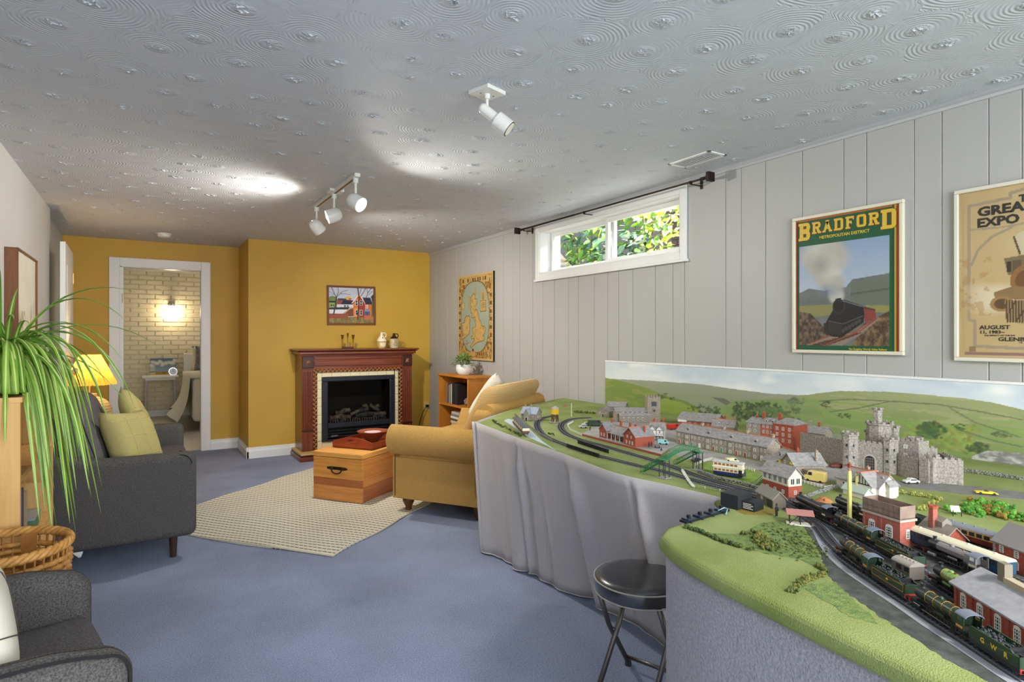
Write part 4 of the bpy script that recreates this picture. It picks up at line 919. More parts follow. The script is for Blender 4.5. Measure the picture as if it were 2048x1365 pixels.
def pot_plant():
    t = thing('potted_plant', 'small leafy green plant in a round white pot on the oak bookshelf', 'plant', (2.755, 5.40, .8851))
    MB().lathe([(.001, 0), (.045, 0), (.062, .015), (.078, .05), (.079, .08), (.072, .108), (.066, .108), (.068, .09), (.001, .085)], 28).build('pot', mat('matt_white_pot', (226, 225, 220), .5), t, smooth=50)
    lf = MB(); rs = random.Random(2); lf.add([(0, 0, 0), (.012, .009, .004), (.034, 0, .0), (.012, -.009, .004)], [(0, 1, 2), (0, 2, 3)])
    ms = [lf.mesh('leaf', mat('leafgreen_%d' % k, c, .5)) for k, c in enumerate(((74, 104, 46), (112, 140, 66), (150, 168, 92)))]
    for k in range(190):
        a, e = rs.uniform(0, 6.28), rs.uniform(-.1, 1.5); r = rs.uniform(.05, .105)
        link(ms[min(2, int(rs.random()*2.2+e*.5))], 'leaf', t, (r*math.cos(a)*math.cos(e), r*math.sin(a)*math.cos(e), .105+r*.95*math.sin(e)), (rs.uniform(-.6, .6), -e*.7+rs.uniform(-.5, .5), a+rs.uniform(-.6, .6)), (1.1, 1.1, 1.1))
    st = MB()
    for k in range(26): a = rs.uniform(0, 6.28); st.cyl((.02*math.cos(a), .02*math.sin(a), .08), (.07*math.cos(a), .07*math.sin(a), .15), .0015, n=4)
    st.build('stems', mat('stem_green', (84, 96, 50), .6), t)
pot_plant()
# ---- rug, trunk, tray
def rug():
    m = bpy.data.materials.new('striped_woven_rug'); m.use_nodes = True; n, L = m.node_tree.nodes, m.node_tree.links; p = n['Principled BSDF']; p.inputs['Roughness'].default_value = .95; p.inputs['Specular IOR Level'].default_value = .1
    tc = n.new('ShaderNodeTexCoord'); sp = n.new('ShaderNodeSeparateXYZ'); L.new(tc.outputs['Object'], sp.inputs[0])
    def mt(op, a, b): 
        q = n.new('ShaderNodeMath'); q.operation = op
        for k, v in enumerate((a, b)):
            if isinstance(v, float): q.inputs[k].default_value = v
            else: L.new(v, q.inputs[k])
        return q.outputs[0]
    fx = mt('FRACT', mt('MULTIPLY', sp.outputs[0], 1/.040), 0.); fy = mt('FRACT', mt('MULTIPLY', sp.outputs[1], 1/.034), 0.)
    dash = mt('MULTIPLY', mt('LESS_THAN', fx, .20), mt('LESS_THAN', fy, .82))
    no = n.new('ShaderNodeTexNoise'); no.inputs['Scale'].default_value = 90; L.new(tc.outputs['Object'], no.inputs['Vector'])
    c1 = n.new('ShaderNodeMixRGB'); c1.inputs[1].default_value = (*lin((222, 212, 188)), 1); c1.inputs[2].default_value = (*lin((240, 233, 214)), 1); L.new(no.outputs[0], c1.inputs[0])
    c2 = n.new('ShaderNodeMixRGB'); c2.inputs[2].default_value = (*lin((62, 56, 50)), 1); L.new(dash, c2.inputs[0]); L.new(c1.outputs[0], c2.inputs[1]); L.new(c2.outputs[0], p.inputs['Base Color'])
    rib = n.new('ShaderNodeBump'); rib.inputs['Strength'].default_value = .5; rib.inputs['Distance'].default_value = .003
    L.new(mt('ADD', mt('SINE', mt('MULTIPLY', sp.outputs[0], 2*PI/.010), 0.), mt('SINE', mt('MULTIPLY', sp.outputs[1], 2*PI/.011), 0.)), rib.inputs['Height']); L.new(rib.outputs[0], p.inputs['Normal'])
    W_, H_ = 2.35, 1.62; nx, ny = 60, 44; vs = []
    for layer in (1, 0):
        for j in range(ny+1):
            for i in range(nx+1):
                x, y = W_*i/nx, H_*j/ny; x2 = x+.012*math.sin(y*5+1)*(1-i/nx); y2 = y+.010*math.sin(x*9)*(1 if j == 0 else .3)
                z = .010+.0035*math.sin(x*11+y*3)+.003*math.sin(x*5-y*8) if layer else .0012
                if layer and (i in (0, nx) or j in (0, ny)): z = max(.008, z)
                vs.append((x2, y2, max(z, .007) if layer else z))
    k = (nx+1)*(ny+1); fs = []
    for j in range(ny):
        for i in range(nx): a = j*(nx+1)+i; fs.append((a, a+1, a+nx+2, a+nx+1)); fs.append((k+a, k+a+nx+1, k+a+nx+2, k+a+1))
    ed = [j*(nx+1) for j in range(ny+1)]; 
    loop = list(range(nx+1))+[j*(nx+1)+nx for j in range(1, ny+1)]+[ny*(nx+1)+i for i in range(nx-1, -1, -1)]+[j*(nx+1) for j in range(ny-1, 0, -1)]
    for a, b in zip(loop, loop[1:]+loop[:1]): fs.append((a, k+a, k+b, b))
    t = thing('area_rug', 'cream woven area rug with thin dark dashed lines under the trunk', 'rug', (.918, 3.475, 0), math.atan2(.617, .787))
    MB().add(vs, fs).build('weave', m, t, smooth=50)
    hem = MB().tube([(vs[q][0], vs[q][1], vs[q][2]-.003) for q in loop], .005, 6, True).build('hem', mat('cream_hem', (204, 194, 166), .9), t)
rug()
TA = math.atan2(.593, .805)
def trunk():
    t = thing('blanket_chest', 'wooden plank chest with a drop handle on the rug', 'chest', (1.397, 4.426, .0), TA); t.location.z = -.003
    tones = [mat('chest_plank_%d' % k, a, .4, col2=b, vs=3., wave=3., stretch=(1, 1, 14), coat=.15) for k, (a, b) in enumerate((((224, 158, 78), (206, 136, 60)), ((184, 108, 60), (160, 90, 50)), ((216, 148, 78), (196, 124, 60)), ((230, 170, 90), (216, 150, 74))))]
    Lx, Ly, H = .78, .457, .385; b0 = .016
    rs = random.Random(8)
    for z0, z1, k in ((b0, .13, 2), (.13, .185, 1), (.185, .345, 0)):
        for nm, a in (('end', (0, .018, 0, Ly)), ('end', (Lx-.018, Lx, 0, Ly)), ('side', (.018, Lx-.018, 0, .018)), ('side', (.018, Lx-.018, Ly-.018, Ly))):
            kk = k if nm == 'end' else rs.choice((0, 1, 2, 2, 3)) if z0 < .18 else 2
            MB().box(a[0], a[1], a[2], a[3], z0+.0006, z1-.0006).build('plank', tones[kk], t, bevel=.001)
    MB().box(.02, Lx-.02, .02, Ly-.02, b0, .34).build('lining', M_dark, t)
    lid = MB().box(-.006, Lx+.006, -.006, Ly+.006, .349, H).build('lid', tones[3], t, bevel=.003)
    h = MB(); M_h = mat('antique_brass_handle', (62, 52, 42), .35, .8); cy, cz = Ly/2, .265
    h.rbox((-.003, cy, cz), (.003, .075, .012), .003, 2); 
    for s in (-1, 1): h.ball((-.004, cy+s*.082, cz), .012, 8, (.3, 1.3, .8)).ball((-.006, cy+s*.05, cz), .014, 8, (.6, 1, 1))
    hb = h.build('handle_plate', M_h, t, smooth=50)
    MB().tube([(-.012, cy+.048*math.cos(a), cz-.006-.034*math.sin(a)) for a in np.linspace(0, PI, 12)], .005, 8).build('drop_bail', M_h, hb, smooth=180)
trunk()
def tray():
    t = thing('wooden_tray', 'red brown wooden tray with a cut-out handle on the chest', 'tray', (1.397, 4.426, .3852), TA)
    M_t = mat('cherry_tray', (150, 66, 36), .35, col2=(134, 56, 30), vs=4, wave=2., stretch=(2, 2, 12), coat=.3)
    x0, x1, y0, y1 = .17, .66, .03, .41
    MB().box(x0, x1, y0, y1, 0, .009).build('tray_floor', M_t, t)
    for x in (x0, x1-.012):
        n = 14; ym = (y0+y1)/2; up = []; 
        top = lambda y: .052+.036*math.cos((y-ym)/(y1-y0)*PI)
        hole = lambda a: (ym+.042*max(-1, min(1, 1.25*math.cos(a))), .056+.013*max(-1, min(1, 1.25*math.sin(a))))
        # ring of quads between outer contour and the handle slot
        N = 32; outer = []
        for i in range(N):
            a = 2*PI*i/N; c, s_ = math.cos(a), math.sin(a); y = ym+max(-1, min(1, 1.35*c))*(y1-y0)/2; z = top(y) if s_ > 0 else 0; 
            if abs(s_) < .25: z = top(y)*(.5+2*s_)
            outer.append((y, z))
        inner = [hole(2*PI*i/N) for i in range(N)]
        vs = [(x+dx, *q) for dx in (0, .012) for q in outer+inner]; fs = []
        for i in range(N):
            k = (i+1) % N; o_, i_ = 0, N; b = 2*N
            fs += [(i, k, N+k, N+i), (b+i, b+N+i, b+N+k, b+k), (i, b+i, b+k, k), (N+i, N+k, b+N+k, b+N+i)]
        MB().add(vs, fs).build('end_board', M_t, t)
    for y in (y0, y1-.01): MB().box(x0+.012, x1-.012, y, y+.01, 0, .052).build('side_board', M_t, t)
tray()
t = thing('wooden_bowl', 'reddish wooden bowl with a pale lining inside the tray', 'bowl', (1.397+math.cos(TA)*.48-math.sin(TA)*.24, 4.426+math.sin(TA)*.48+math.cos(TA)*.24, .3945))
MB().lathe([(.001, 0), (.05, 0), (.055, .01), (.11, .07), (.13, .082), (.13, .088), (.10, .08), (.05, .03), (.001, .022)], 30).build('bowl', mat('red_wood_bowl', (140, 70, 50), .3), t, smooth=50)
MB().lathe([(.001, .06), (.06, .064), (.07, .078), (.06, .074), (.001, .066)], 24).build('lining', mat('pale_lining', (206, 178, 176), .3), t, smooth=50)
# ---- gold snuggle chair
def gold_chair():
    t = thing('snuggle_chair', 'wide gold chenille chair with rolled arms behind the layout table', 'armchair', (1.528, 4.125, 0), math.atan2(.57, .82))
    Wd, D = 1.10, .77
    def arm(s):
        prof = []
        cxr, czr, r = .055, .535, .115
        prof += [(0.03, .105), (.03, .40)]
        for a in np.linspace(-1.75, 1.9, 18): prof.append((cxr-r*math.sin(a+PI/2)*1.0*math.cos(0)*1 if False else cxr+r*math.cos(PI*1.25-a*.95-.2), czr+r*math.sin(PI*1.25-a*.95-.2)))
        prof += [(.19, .40), (.19, .105)]
        if s < 0: prof = [(Wd-x, z) for x, z in prof][::-1]
        return MB().yprism(prof, -D+.06, .02).build('arm', M_gold, t, smooth=50, bevel=.03, seg=3)
    a1 = arm(1); a2 = arm(-1)
    MB().rbox((Wd/2, -.40, .27), (Wd/2-.04, .385, .165), .03).build('seat_base', M_gold, t, smooth=180)
    MB().rbox((Wd/2, -.30, .45), (Wd/2-.19, .32, .08), .06, 4).build('seat_cushion', M_gold, t, smooth=180)
    b = MB().rbox((Wd/2, -.675, .44), (Wd/2-.03, .085, .34), .06, 4, lambda p: (p[0], p[1]-max(0, p[2])*.08, p[2])).build('back', M_gold, t, smooth=180)
    MB().tube([(x, -.725, .745) for x in np.linspace(.06, Wd-.06, 14)], .066, 14).build('back_roll', M_gold, b, smooth=60)
    def fn(p): return (p[0], p[1]*(1+.55*(1-(p[0]/.43)**2)*(1-(p[2]/.24)**2))-p[2]*.55, p[2])
    c = MB().rbox((Wd/2+.03, -.60, .71), (.435, .075, .22), .07, 5, fn).build('back_cushion', mat('gold_striped_chenille', (176, 134, 74), .9, col2=(210, 180, 128), vs=9, wave=1.5, stretch=(1, 1, 4), bump=.6, bs=200, bd=.004), t, smooth=180)
    foot = MB().lathe([(.001, .0), (.018, 0), (.024, .015), (.020, .03), (.03, .045), (.042, .07), (.044, .09), (.036, .105), (.001, .105)], 20).mesh('foot', mat('turned_walnut_foot', (96, 56, 26), .35), 60)
    for x, y in ((.10, -.07), (Wd-.1, -.07), (.1, -D+.12), (Wd-.1, -D+.12)): link(foot, 'foot', t, (x, y, 0))
    pp = [(0.031, .0, z) for z in np.linspace(.12, .42, 5)]; MB().tube(pp, .005, 6).build('welt', mat('dark_gold_welt', (98, 70, 32), .9), a1)
gold_chair()
cc = Vector((1.545, 4.10, 0)); ga = math.atan2(.57, .82)
def gp(x, y, z): return (1.545+math.cos(ga)*x-math.sin(ga)*y, 4.10+math.sin(ga)*x+math.cos(ga)*y, z)
cushion('cushion', 'cream cushion with dark angular lines on the gold chair', .42, .40, .14, gp(.66, -.44, .76), (R(28), R(22), ga+R(8)), M_offw, [[(-.9, .5), (-.3, .2), (-.2, -.6)], [(-.3, .2), (.4, .6), (.9, .3)], [(.4, .6), (.3, -.2), (.7, -.8)]], None, M_inkline)
# ================================================================ posters, backdrop, outdoors, bedroom
def frame4(t, W_, H_, wd, dep, m_, bevel=.003):
    for a in ((0, W_, 0, wd), (0, W_, H_-wd, H_), (0, wd, wd, H_-wd), (W_-wd, W_, wd, H_-wd)): MB().box(-dep, 0, -a[1], -a[0], a[2], a[3]).build('frame_strip', m_, t, bevel=bevel)
RW = (0, 0, R(-90)); RT = (R(90), 0, R(-90))     # prints and lettering on the right wall
def poster_bradford():
    Y0, Y1, z0, z1 = 1.925, 1.376, 1.195, 1.912; W_, H_ = Y0-Y1, z1-z0
    t = thing('framed_poster', 'green bordered poster of a steam train with yellow lettering', 'poster', (RX-.001, Y0, z0))
    mf = mat('pale_cream_frame', (214, 208, 186), .3); frame4(t, W_, H_, .017, .022, mf)
    c = Canvas(190, 250, (26, 92, 58)); A = H_/W_
    c.rect(0, 0, .014, 1, (190, 60, 40)); c.rect(0, 0, 1, .012, (206, 110, 40)); c.rect(.945, 0, .962, 1, (206, 160, 50)); c.rect(.97, 0, .985, 1, (190, 60, 40)); c.rect(.93, 0, .94, 1, (20, 70, 44)); c.rect(.985, 0, 1, 1, (214, 190, 80))
    x0, y0, x1, y1 = .035, .205, .905, .965; inn = (c.U > x0) & (c.U < x1) & (c.V > y0) & (c.V < y1)
    P = lambda pts: [(x0+(x1-x0)*a, y0+(y1-y0)*b) for a, b in pts]
    c.mix(inn, (150, 172, 200), (196, 204, 212), np.clip((c.V-y0)/.45, 0, 1)*.9+.2*(c.fbm(5, 3)-.5)); hill = inn & c.mask(P([(0, .47), (.12, .43), (.3, .46), (.55, .44), (.62, .37), (1, .34), (1, 1), (0, 1)])); c.mix(hill, (96, 104, 108), (128, 132, 124), c.fbm(9, 4, 14))
    c.paint(inn & c.mask(P([(.6, .4), (1, .37), (1, .62), (.6, .6)])), (112, 120, 104)); c.paint(inn & c.mask(P([(.6, .5), (1, .47), (1, .49), (.6, .52)])), (92, 102, 88))
    c.paint(inn & c.mask(P([(0, .60), (.5, .60), (.5, .7), (0, .72)])), (146, 142, 90)); c.paint(inn & c.mask(P([(.75, .62), (1, .63), (1, .7), (.8, .68)])), (150, 146, 84))
    br = inn & c.mask(P([(0, .66), (.14, .68), (.3, .82), (.36, .9), (.1, 1), (0, 1)])); c.mix(br, (64, 56, 48), (132, 108, 88), np.clip((c.fbm(40, 7)-.3)*2.4, 0, 1))
    br = inn & c.mask(P([(.62, 1), (.72, .8), (1, .68), (1, 1)])); c.mix(br, (74, 58, 46), (146, 118, 86), np.clip((c.fbm(36, 17)-.3)*2.4, 0, 1)); c.paint(inn & c.mask(P([(.3, .78), (.5, .74), (.45, .92), (.3, .88)])), (52, 48, 44))
    c.paint(inn & c.mask(P([(.08, 1), (.36, .9), (.62, .87), (.86, .74), (.9, .75), (.7, .9), (.5, 1)])), (150, 132, 120))
    for k in range(16): a = k/16; c.line(P([(.14+.52*a, .995-.12*a), (.34+.40*a, 1.0-.13*a)]), .008, (92, 64, 54), A)
    for q in ([(.10, .99), (.38, .9), (.64, .87), (.86, .745)], [(.3, 1), (.52, .92), (.7, .86), (.87, .75)]): c.line(P(q), .012, (150, 84, 62), A)
    rs = np.random.RandomState(6)
    for k in range(70):   # smoke plume
        v = rs.rand(); cx = .46-.16*(1-v)+rs.uniform(-.2, .17)*(1.15-v); cy = .03+.56*v; r = .16*(1-.72*v); g = rs.uniform(176, 220)-(30 if rs.rand() < .25 else 0); px_, py_ = P([(cx, cy)])[0]
        m_ = np.clip((1-np.sqrt(((c.U-px_)/r)**2+((c.V-py_)/(r/A))**2))/.7, 0, 1)*inn; c.paint(m_, (g, g-4, g-14), .62)
    c.ell(.27, .36, .12, .09, (138, 136, 138), .55, 1.); c.ell(*P([(.36, .47)])[0], .16, .07, (120, 134, 160), .6, 1.)
    eng = P([(.34, .86), (.33, .76), (.40, .66), (.41, .585), (.47, .555), (.55, .565), (.72, .62), (.75, .66), (.74, .78), (.62, .85), (.5, .92), (.38, .91)]); c.poly(eng, (40, 38, 38)); c.ell(*P([(.47, .62)])[0], .062, .055, (58, 56, 56)); c.ell(*P([(.47, .62)])[0], .05, .044, (34, 33, 34)); c.poly(P([(.43, .545), (.5, .54), (.5, .585), (.43, .585)]), (44, 42, 42))
    c.line(P([(.52, .57), (.72, .63)]), .008, (120, 122, 128), A); c.line(P([(.36, .76), (.52, .79), (.73, .72)]), .008, (96, 92, 90), A); c.poly(P([(.34, .76), (.5, .79), (.5, .9), (.36, .88)]), (56, 50, 46))
    for k in range(6): c.ell(*P([(.52+k*.035, .855-k*.018)])[0], .017, .016, (74, 70, 66))
    c.poly(P([(.74, .63), (.86, .66), (.87, .74), (.75, .78)]), (142, 70, 58)); c.poly(P([(.74, .63), (.86, .66), (.86, .675), (.74, .65)]), (92, 60, 56))
    picture('printed_sheet', W_-.034, H_-.034, c.a, t, (-.008, -.017, .017), RW, M_print)
    # lettering: slab capitals, yellow over a red shadow
    my = mat('poster_yellow', (226, 196, 62), .5); mr = mat('poster_red', (150, 52, 40), .5)
    def slab(ch, x, z, h, w_, m_, th, x_off, par):
        s = th*h; g = MB()
        kk = [0]
        def b(a, b_, c_, d): kk[0] += 1; g.box(-.0005-kk[0]*.00005, 0, -(x+c_*w_), -(x+a*w_), z+b_*h, z+d*h)
        q = s/w_; u = s/h*.8; f = .10
        def bowl(a0, z0_, z1_): b(a0, z1_-u, .80, z1_); b(a0, z0_, .80, z0_+u); b(1-q, z0_+u*.8, 1., z1_-u*.8); b(.80-.02, z1_-u*1.05, .94, z1_-u*.25); b(.78, z0_+u*.25, .94, z0_+u*1.05)
        if ch in 'BRDF': b(.06, 0, .06+q, 1); b(-.04, 0, .22+q, u*.8); b(-.04, 1-u*.8, .2, 1)
        if ch == 'B': bowl(.06, .48, 1.); bowl(.06, 0, .56)
        if ch == 'D': bowl(.06, 0, 1.)
        if ch == 'R': bowl(.06, .44, 1.); g.add([(-.0005*k, -(x+a*w_), z+v*h) for k in (1, 0) for a, v in ((.45, .46), (.45+q, .46), (1.05, 0), (1.05-q*1.2, 0))], [(0, 1, 2, 3), (4, 7, 6, 5), (0, 4, 5, 1), (1, 5, 6, 2), (2, 6, 7, 3), (3, 7, 4, 0)]); b(.72, 0, 1.1, u*.8)
        if ch == 'F': b(.06, 1-u, 1., 1); b(.85, .70, 1., 1); b(.06, .44, .72, .44+u); b(.64, .36, .74, .60)
        if ch == 'O': b(0, u*.8, q, 1-u*.8); b(1-q, u*.8, 1, 1-u*.8); b(.18, 1-u, .82, 1); b(.18, 0, .82, u); [b(a, v, a+.2, v+u*.9) for a, v in ((.06, .04), (.74, .04), (.06, .96-u*.9), (.74, .96-u*.9))]
        if ch == 'A':
            for sg in (0, 1):
                aa = [(.42, 1), (.42+q, 1), (q*.9+.02, 0), (.02, 0)]; aa = aa if not sg else [(1-a, v) for a, v in aa][::-1]
                g.add([(-.0005*k, -(x+a*w_), z+v*h) for k in (1, 0) for a, v in aa], [(0, 1, 2, 3), (4, 7, 6, 5), (0, 4, 5, 1), (1, 5, 6, 2), (2, 6, 7, 3), (3, 7, 4, 0)])
            b(.25, .26, .75, .26+u*.8); b(-.06, 0, .3, u*.8); b(.7, 0, 1.06, u*.8); b(.3, 1-u*.7, .7, 1)
        g.build('letter', m_, par, loc=(-x_off, 0, 0))
    zb = H_-.0975; x = .034
    for i, (ch, w_, h, z) in enumerate((('B', .062, .092, zb-.028), ('R', .044, .060, zb), ('A', .046, .060, zb), ('D', .046, .060, zb), ('F', .040, .060, zb), ('O', .046, .060, zb), ('R', .044, .060, zb), ('D', .066, .092, zb-.028))):
        lt = link(None, 'headline_letter', t, (0, 0, 0)); slab(ch, x-.002, z-.002, h+.004, w_+.004, mr, .27, .0090, lt); slab(ch, x, z, h, w_, my, .22, .0098, lt); x += w_+.0125
    text('METROPOLITAN DISTRICT', .021, my, t, (-.009, -.145, H_-.128), RT, .0003, .0006, sx=1.0)
    text('The Keighley Worth Valley Railway', .0125, my, t, (-.009, -.295, .0205), RT, .0002, .0003)
    MB().add([(-.0135, -.017, .017), (-.0135, -W_+.017, .017), (-.0135, -W_+.017, H_-.017), (-.0135, -.017, H_-.017)], [(0, 1, 2, 3)]).build('glazing', M_pane, t)
poster_bradford()
def poster_expo():
    Y0, W_, z0, z1 = 1.176, .60, 1.178, 1.905; H_ = z1-z0
    t = thing('framed_poster', 'tan exposition poster of an old locomotive, cut off by the photo edge', 'poster', (RX-.001, Y0, z0))
    frame4(t, W_, H_, .016, .022, mat('ivory_frame', (212, 206, 190), .3))
    c = Canvas(190, 230, (196, 170, 120)); A = H_/W_
    c.mix(c.U > -1, (190, 162, 112), (206, 184, 138), c.fbm(3, 5)); g = (168, 152, 128)
    def U(x, y): q = atX(x, y, RX); return ((Y0-q.y)-.016)/(W_-.032), 1-(q.z-z0-.016)/(H_-.032)
    c.line([U(1941, 415), U(1941, 640), U(1952, 642), U(1952, 692), U(2048, 697)], .022, g, A); c.line([U(1941, 414), U(2023, 397), U(2023, 388), U(2048, 380)], .022, g, A); c.line([U(1945, 461), U(2010, 455), U(2048, 448)], .014, g, A)
    c.line([U(1946, 530), U(1958, 502), U(1985, 475), U(2025, 456)], .018, g, A)
    c.line([U(1941, 414), (U(1941, 414)[0]+.98, .03)], .0, g, A)
    for k in range(26): a = k/26; x_, y_ = U(1955+70*((k*37) % 26)/26, 575+45*((k*17) % 26)/26); c.ell(x_, y_, .11, .05, (222, 210, 182), .38, 1.)
    dk = (92, 72, 52)
    c.poly([U(2030, 475), U(2040, 466), U(2060, 460), U(2060, 512), U(2042, 508)], (206, 194, 164)); c.line([U(2030, 475), U(2042, 508)], .012, dk, A)
    c.poly([U(2010, 518), U(2060, 508), U(2060, 552), U(2018, 550)], (130, 112, 84)); c.rect(*U(2016, 524), *U(2024, 545), (72, 60, 46)); c.rect(*U(2027, 522), *U(2046, 545), (104, 90, 70))
    c.ell(*U(2058, 560), .10, .09, (150, 108, 66)); c.ell(*U(2058, 562), .07, .065, (120, 84, 52)); c.poly([U(1990, 585), U(2030, 572), U(2060, 575), U(2060, 600), U(1992, 598)], (146, 118, 80)); c.ell(*U(2006, 608), .07, .045, (166, 130, 84)); c.ell(*U(2006, 608), .045, .03, (104, 80, 54))
    c.poly([U(2012, 600), U(2060, 602), U(2060, 650), U(2016, 642)], (176, 150, 108))
    for k in range(7): x_ = 2015+k*6; c.line([U(x_, 602), U(x_+2, 644)], .012, dk, A)
    c.rect(*U(1932, 704), *U(2070, 712), (150, 118, 112)); c.paint((c.fbm(22, 8) > .63) & (c.U < .2) & (c.V > .4) & (c.V < .75), (176, 140, 92), .5)
    h_ = c.a.shape[1]//2; c.a[:, -h_:] = c.a[:, :h_][:, ::-1]     # the drawing is symmetric about the engine front
    picture('printed_sheet', W_-.032, H_-.032, c.a, t, (-.008, -.016, .016), RW, M_print)
    mk = mat('poster_slate_ink', (62, 58, 54), .5)
    def put(s, x, y, size, bold=.001, sx=1.): q = atX(x, y, RX); text(s, size, mk, t, (-.0092, q.y-Y0, q.z-z0), RT, .0003, bold, sx=sx)
    put('T', 2040, 405, .040, .0016); put('GREA', 1957, 434, .052, .0022, 1.18); put('EXPO', 1956, 456, .050, .0022, 1.12)
    put('AUGUST', 1961, 659, .022, .0007, 1.2); put('11, 1983~', 1961, 667.5, .0175, .0006, 1.2); put('THE IMPACT OF THE RAI', 1970, 672.8, .0085, .0001, 1.1); put('GLENB', 1998, 682.5, .022, .0006, 1.3); put('CA', 2040, 687, .0085, .0001)
    MB().box(-.0092, -.0088, -.075, -.052, .04, .062).build('stamp', mat('faded_stamp', (150, 128, 92), .6), t)
    MB().add([(-.0135, -.016, .016), (-.0135, -W_+.016, .016), (-.0135, -W_+.016, H_-.016), (-.0135, -.016, H_-.016)], [(0, 1, 2, 3)]).build('glazing', M_pane, t)
poster_expo()
def backdrop():
    Y0, Y1, z0, z1 = 3.46, -.2, .755, 1.1; W_, H_ = Y0-Y1, z1-z0
    t = thing('scenic_backdrop', 'long printed panel of green hills behind the model village', 'backdrop', (RX-.001, Y0, z0))
    MB().box(-.006, 0, -W_, 0, 0, H_).build('board', M_trim, t)
    c = Canvas(620, 130, (206, 212, 216)); A = H_/W_
    def U(x, y): q = atX(x, y, RX); return (Y0-q.y)/W_, 1-(q.z-z0)/H_
    c.mix(c.V > -1, (176, 192, 204), (222, 222, 216), np.clip(c.V*1.6+(c.fbm(9, 3, 3)-.5)*1.2, 0, 1))
    cl = np.clip((c.fbm(12, 12, 3)-.5)*4, 0, 1)*(c.V < .4); c.paint(cl, (228, 227, 220), .8)
    sky_l = [(1200, 755), (1307, 760), (1400, 766), (1477, 777), (1540, 785), (1604, 788), (1638, 786), (1700, 786), (2300, 900), (2300, 1300), (1200, 1300)]
    far = c.mask([U(*p) if p[0] < 2060 else (1.2, p[1]/1300.) for p in sky_l]); c.mix(far, (150, 150, 130), (132, 142, 104), np.clip((c.V-.1)*2+.4*(c.fbm(20, 4, 8)-.5), 0, 1))
    rh = [(1600, 790), (1638, 784), (1680, 779), (1773, 780), (1858, 786.6), (1921, 791.7), (1985, 801), (2044, 815)]; R_ = [U(*p) for p in rh]; R_ += [(1., .62), (1., 1.), (R_[0][0]-.02, 1.)]
    mk = c.mask(R_); c.mix(mk, (150, 154, 96), (122, 142, 70), np.clip((c.V-.15)*1.5+.7*(c.fbm(14, 21, 8)-.5), 0, 1)); c.paint(mk & (c.fbm(30, 33, 14) > .6), (168, 162, 104), .5); c.paint(mk & (c.V > .40) & (c.fbm(10, 41, 10) > .5), (118, 156, 62), .6)
    lh = [U(*p) for p in [(1212, 754), (1250, 762), (1300, 776), (1330, 790), (1370, 800), (1400, 815), (1420, 850)]]; L_ = [(0, lh[0][1])]+lh+[(lh[-1][0], 1), (0, 1)]
    ml = c.mask(L_); c.mix(ml, (122, 142, 50), (100, 128, 44), c.fbm(16, 51, 8)); c.paint(ml & (c.fbm(22, 61, 12) > .58), (148, 146, 66), .5)
    c.mix(c.mask([U(1300, 812), U(1330, 795), U(1370, 806), U(1410, 826), U(1410, 880), U(1290, 880)]), (140, 160, 48), (118, 146, 46), c.fbm(12, 71))
    c.paint(c.mask([U(1425, 793), U(1450, 795), U(1478, 812), U(1490, 826), U(1460, 812)]), (92, 92, 82), .8)
    val = c.mask([U(1420, 830), U(1470, 800), U(1560, 796), U(1640, 800), U(1650, 850), U(1420, 880)]); c.mix(val, (112, 140, 70), (140, 160, 84), c.fbm(18, 81, 10))
    rs = np.random.RandomState(5)
    def trees(x0, x1, y0, y1, n, r, col=(62, 84, 44)):
        for k in range(n):
            a = U(rs.uniform(x0, x1), rs.uniform(y0, y1)); rr = r*rs.uniform(.6, 1.3); g = rs.uniform(-14, 16); [c.ell(a[0]+rs.uniform(-1, 1)*rr, a[1]+rs.uniform(-.9, .6)*rr/A*.6, rr*.45, rr/A*.4, (col[0]+g+rs.uniform(-12, 18), col[1]+g+rs.uniform(-12, 18), col[2]+g*.6), .85, .5) for _ in range(4)]
    trees(1310, 1335, 788, 796, 14, .004); trees(1340, 1352, 792, 798, 8, .003); trees(1378, 1440, 812, 836, 40, .005); trees(1470, 1560, 805, 840, 90, .006); trees(1520, 1600, 815, 850, 60, .006, (84, 110, 62)); trees(1580, 1612, 794, 806, 20, .004, (92, 104, 78)); trees(1640, 1660, 800, 812, 10, .003); trees(1820, 1950, 852, 905, 130, .007, (128, 146, 58)); trees(1845, 1880, 846, 872, 30, .006, (70, 96, 50)); trees(1905, 1930, 848, 858, 8, .003); trees(1990, 2020, 862, 872, 12, .003, (82, 100, 58)); trees(1940, 1975, 890, 905, 20, .005, (72, 92, 52)); trees(1680, 1700, 826, 834, 8, .003)
    for ln in ([(1640, 800), (1700, 796), (1790, 800), (1880, 806), (1960, 820), (2045, 836)], [(1660, 822), (1720, 814), (1780, 800)], [(1900, 812), (1950, 842), (2040, 872)], [(1262, 800), (1290, 793), (1310, 795)], [(1920, 858), (1990, 880), (2045, 892)]): c.line([U(*p) for p in ln], .0016, (98, 106, 72), A, .8)
    tw = c.mask([U(1945, 912), U(1975, 900), U(2048, 905), (1, .8), (1, 1), (U(1945, 950)[0], 1.)]); c.mix(tw, (120, 118, 112), (190, 184, 172), np.clip((c.fbm(120, 91, 26)-.35)*3, 0, 1)); c.paint(c.mask([U(1560, 862), U(1700, 868), U(1700, 885), U(1560, 880)]), (146, 146, 138), .8)
    g_ = c.a.mean(2, keepdims=True); c.a = g_+(c.a-g_)*.78+8     # faded ink
    picture('printed_scene', W_, H_-.012, c.a, t, (-.0065, 0, 0), RW, M_print)
    MB().box(-.010, 0, -W_, 0, H_-.012, H_).build('top_strip', M_trim, t, bevel=.002)
backdrop()
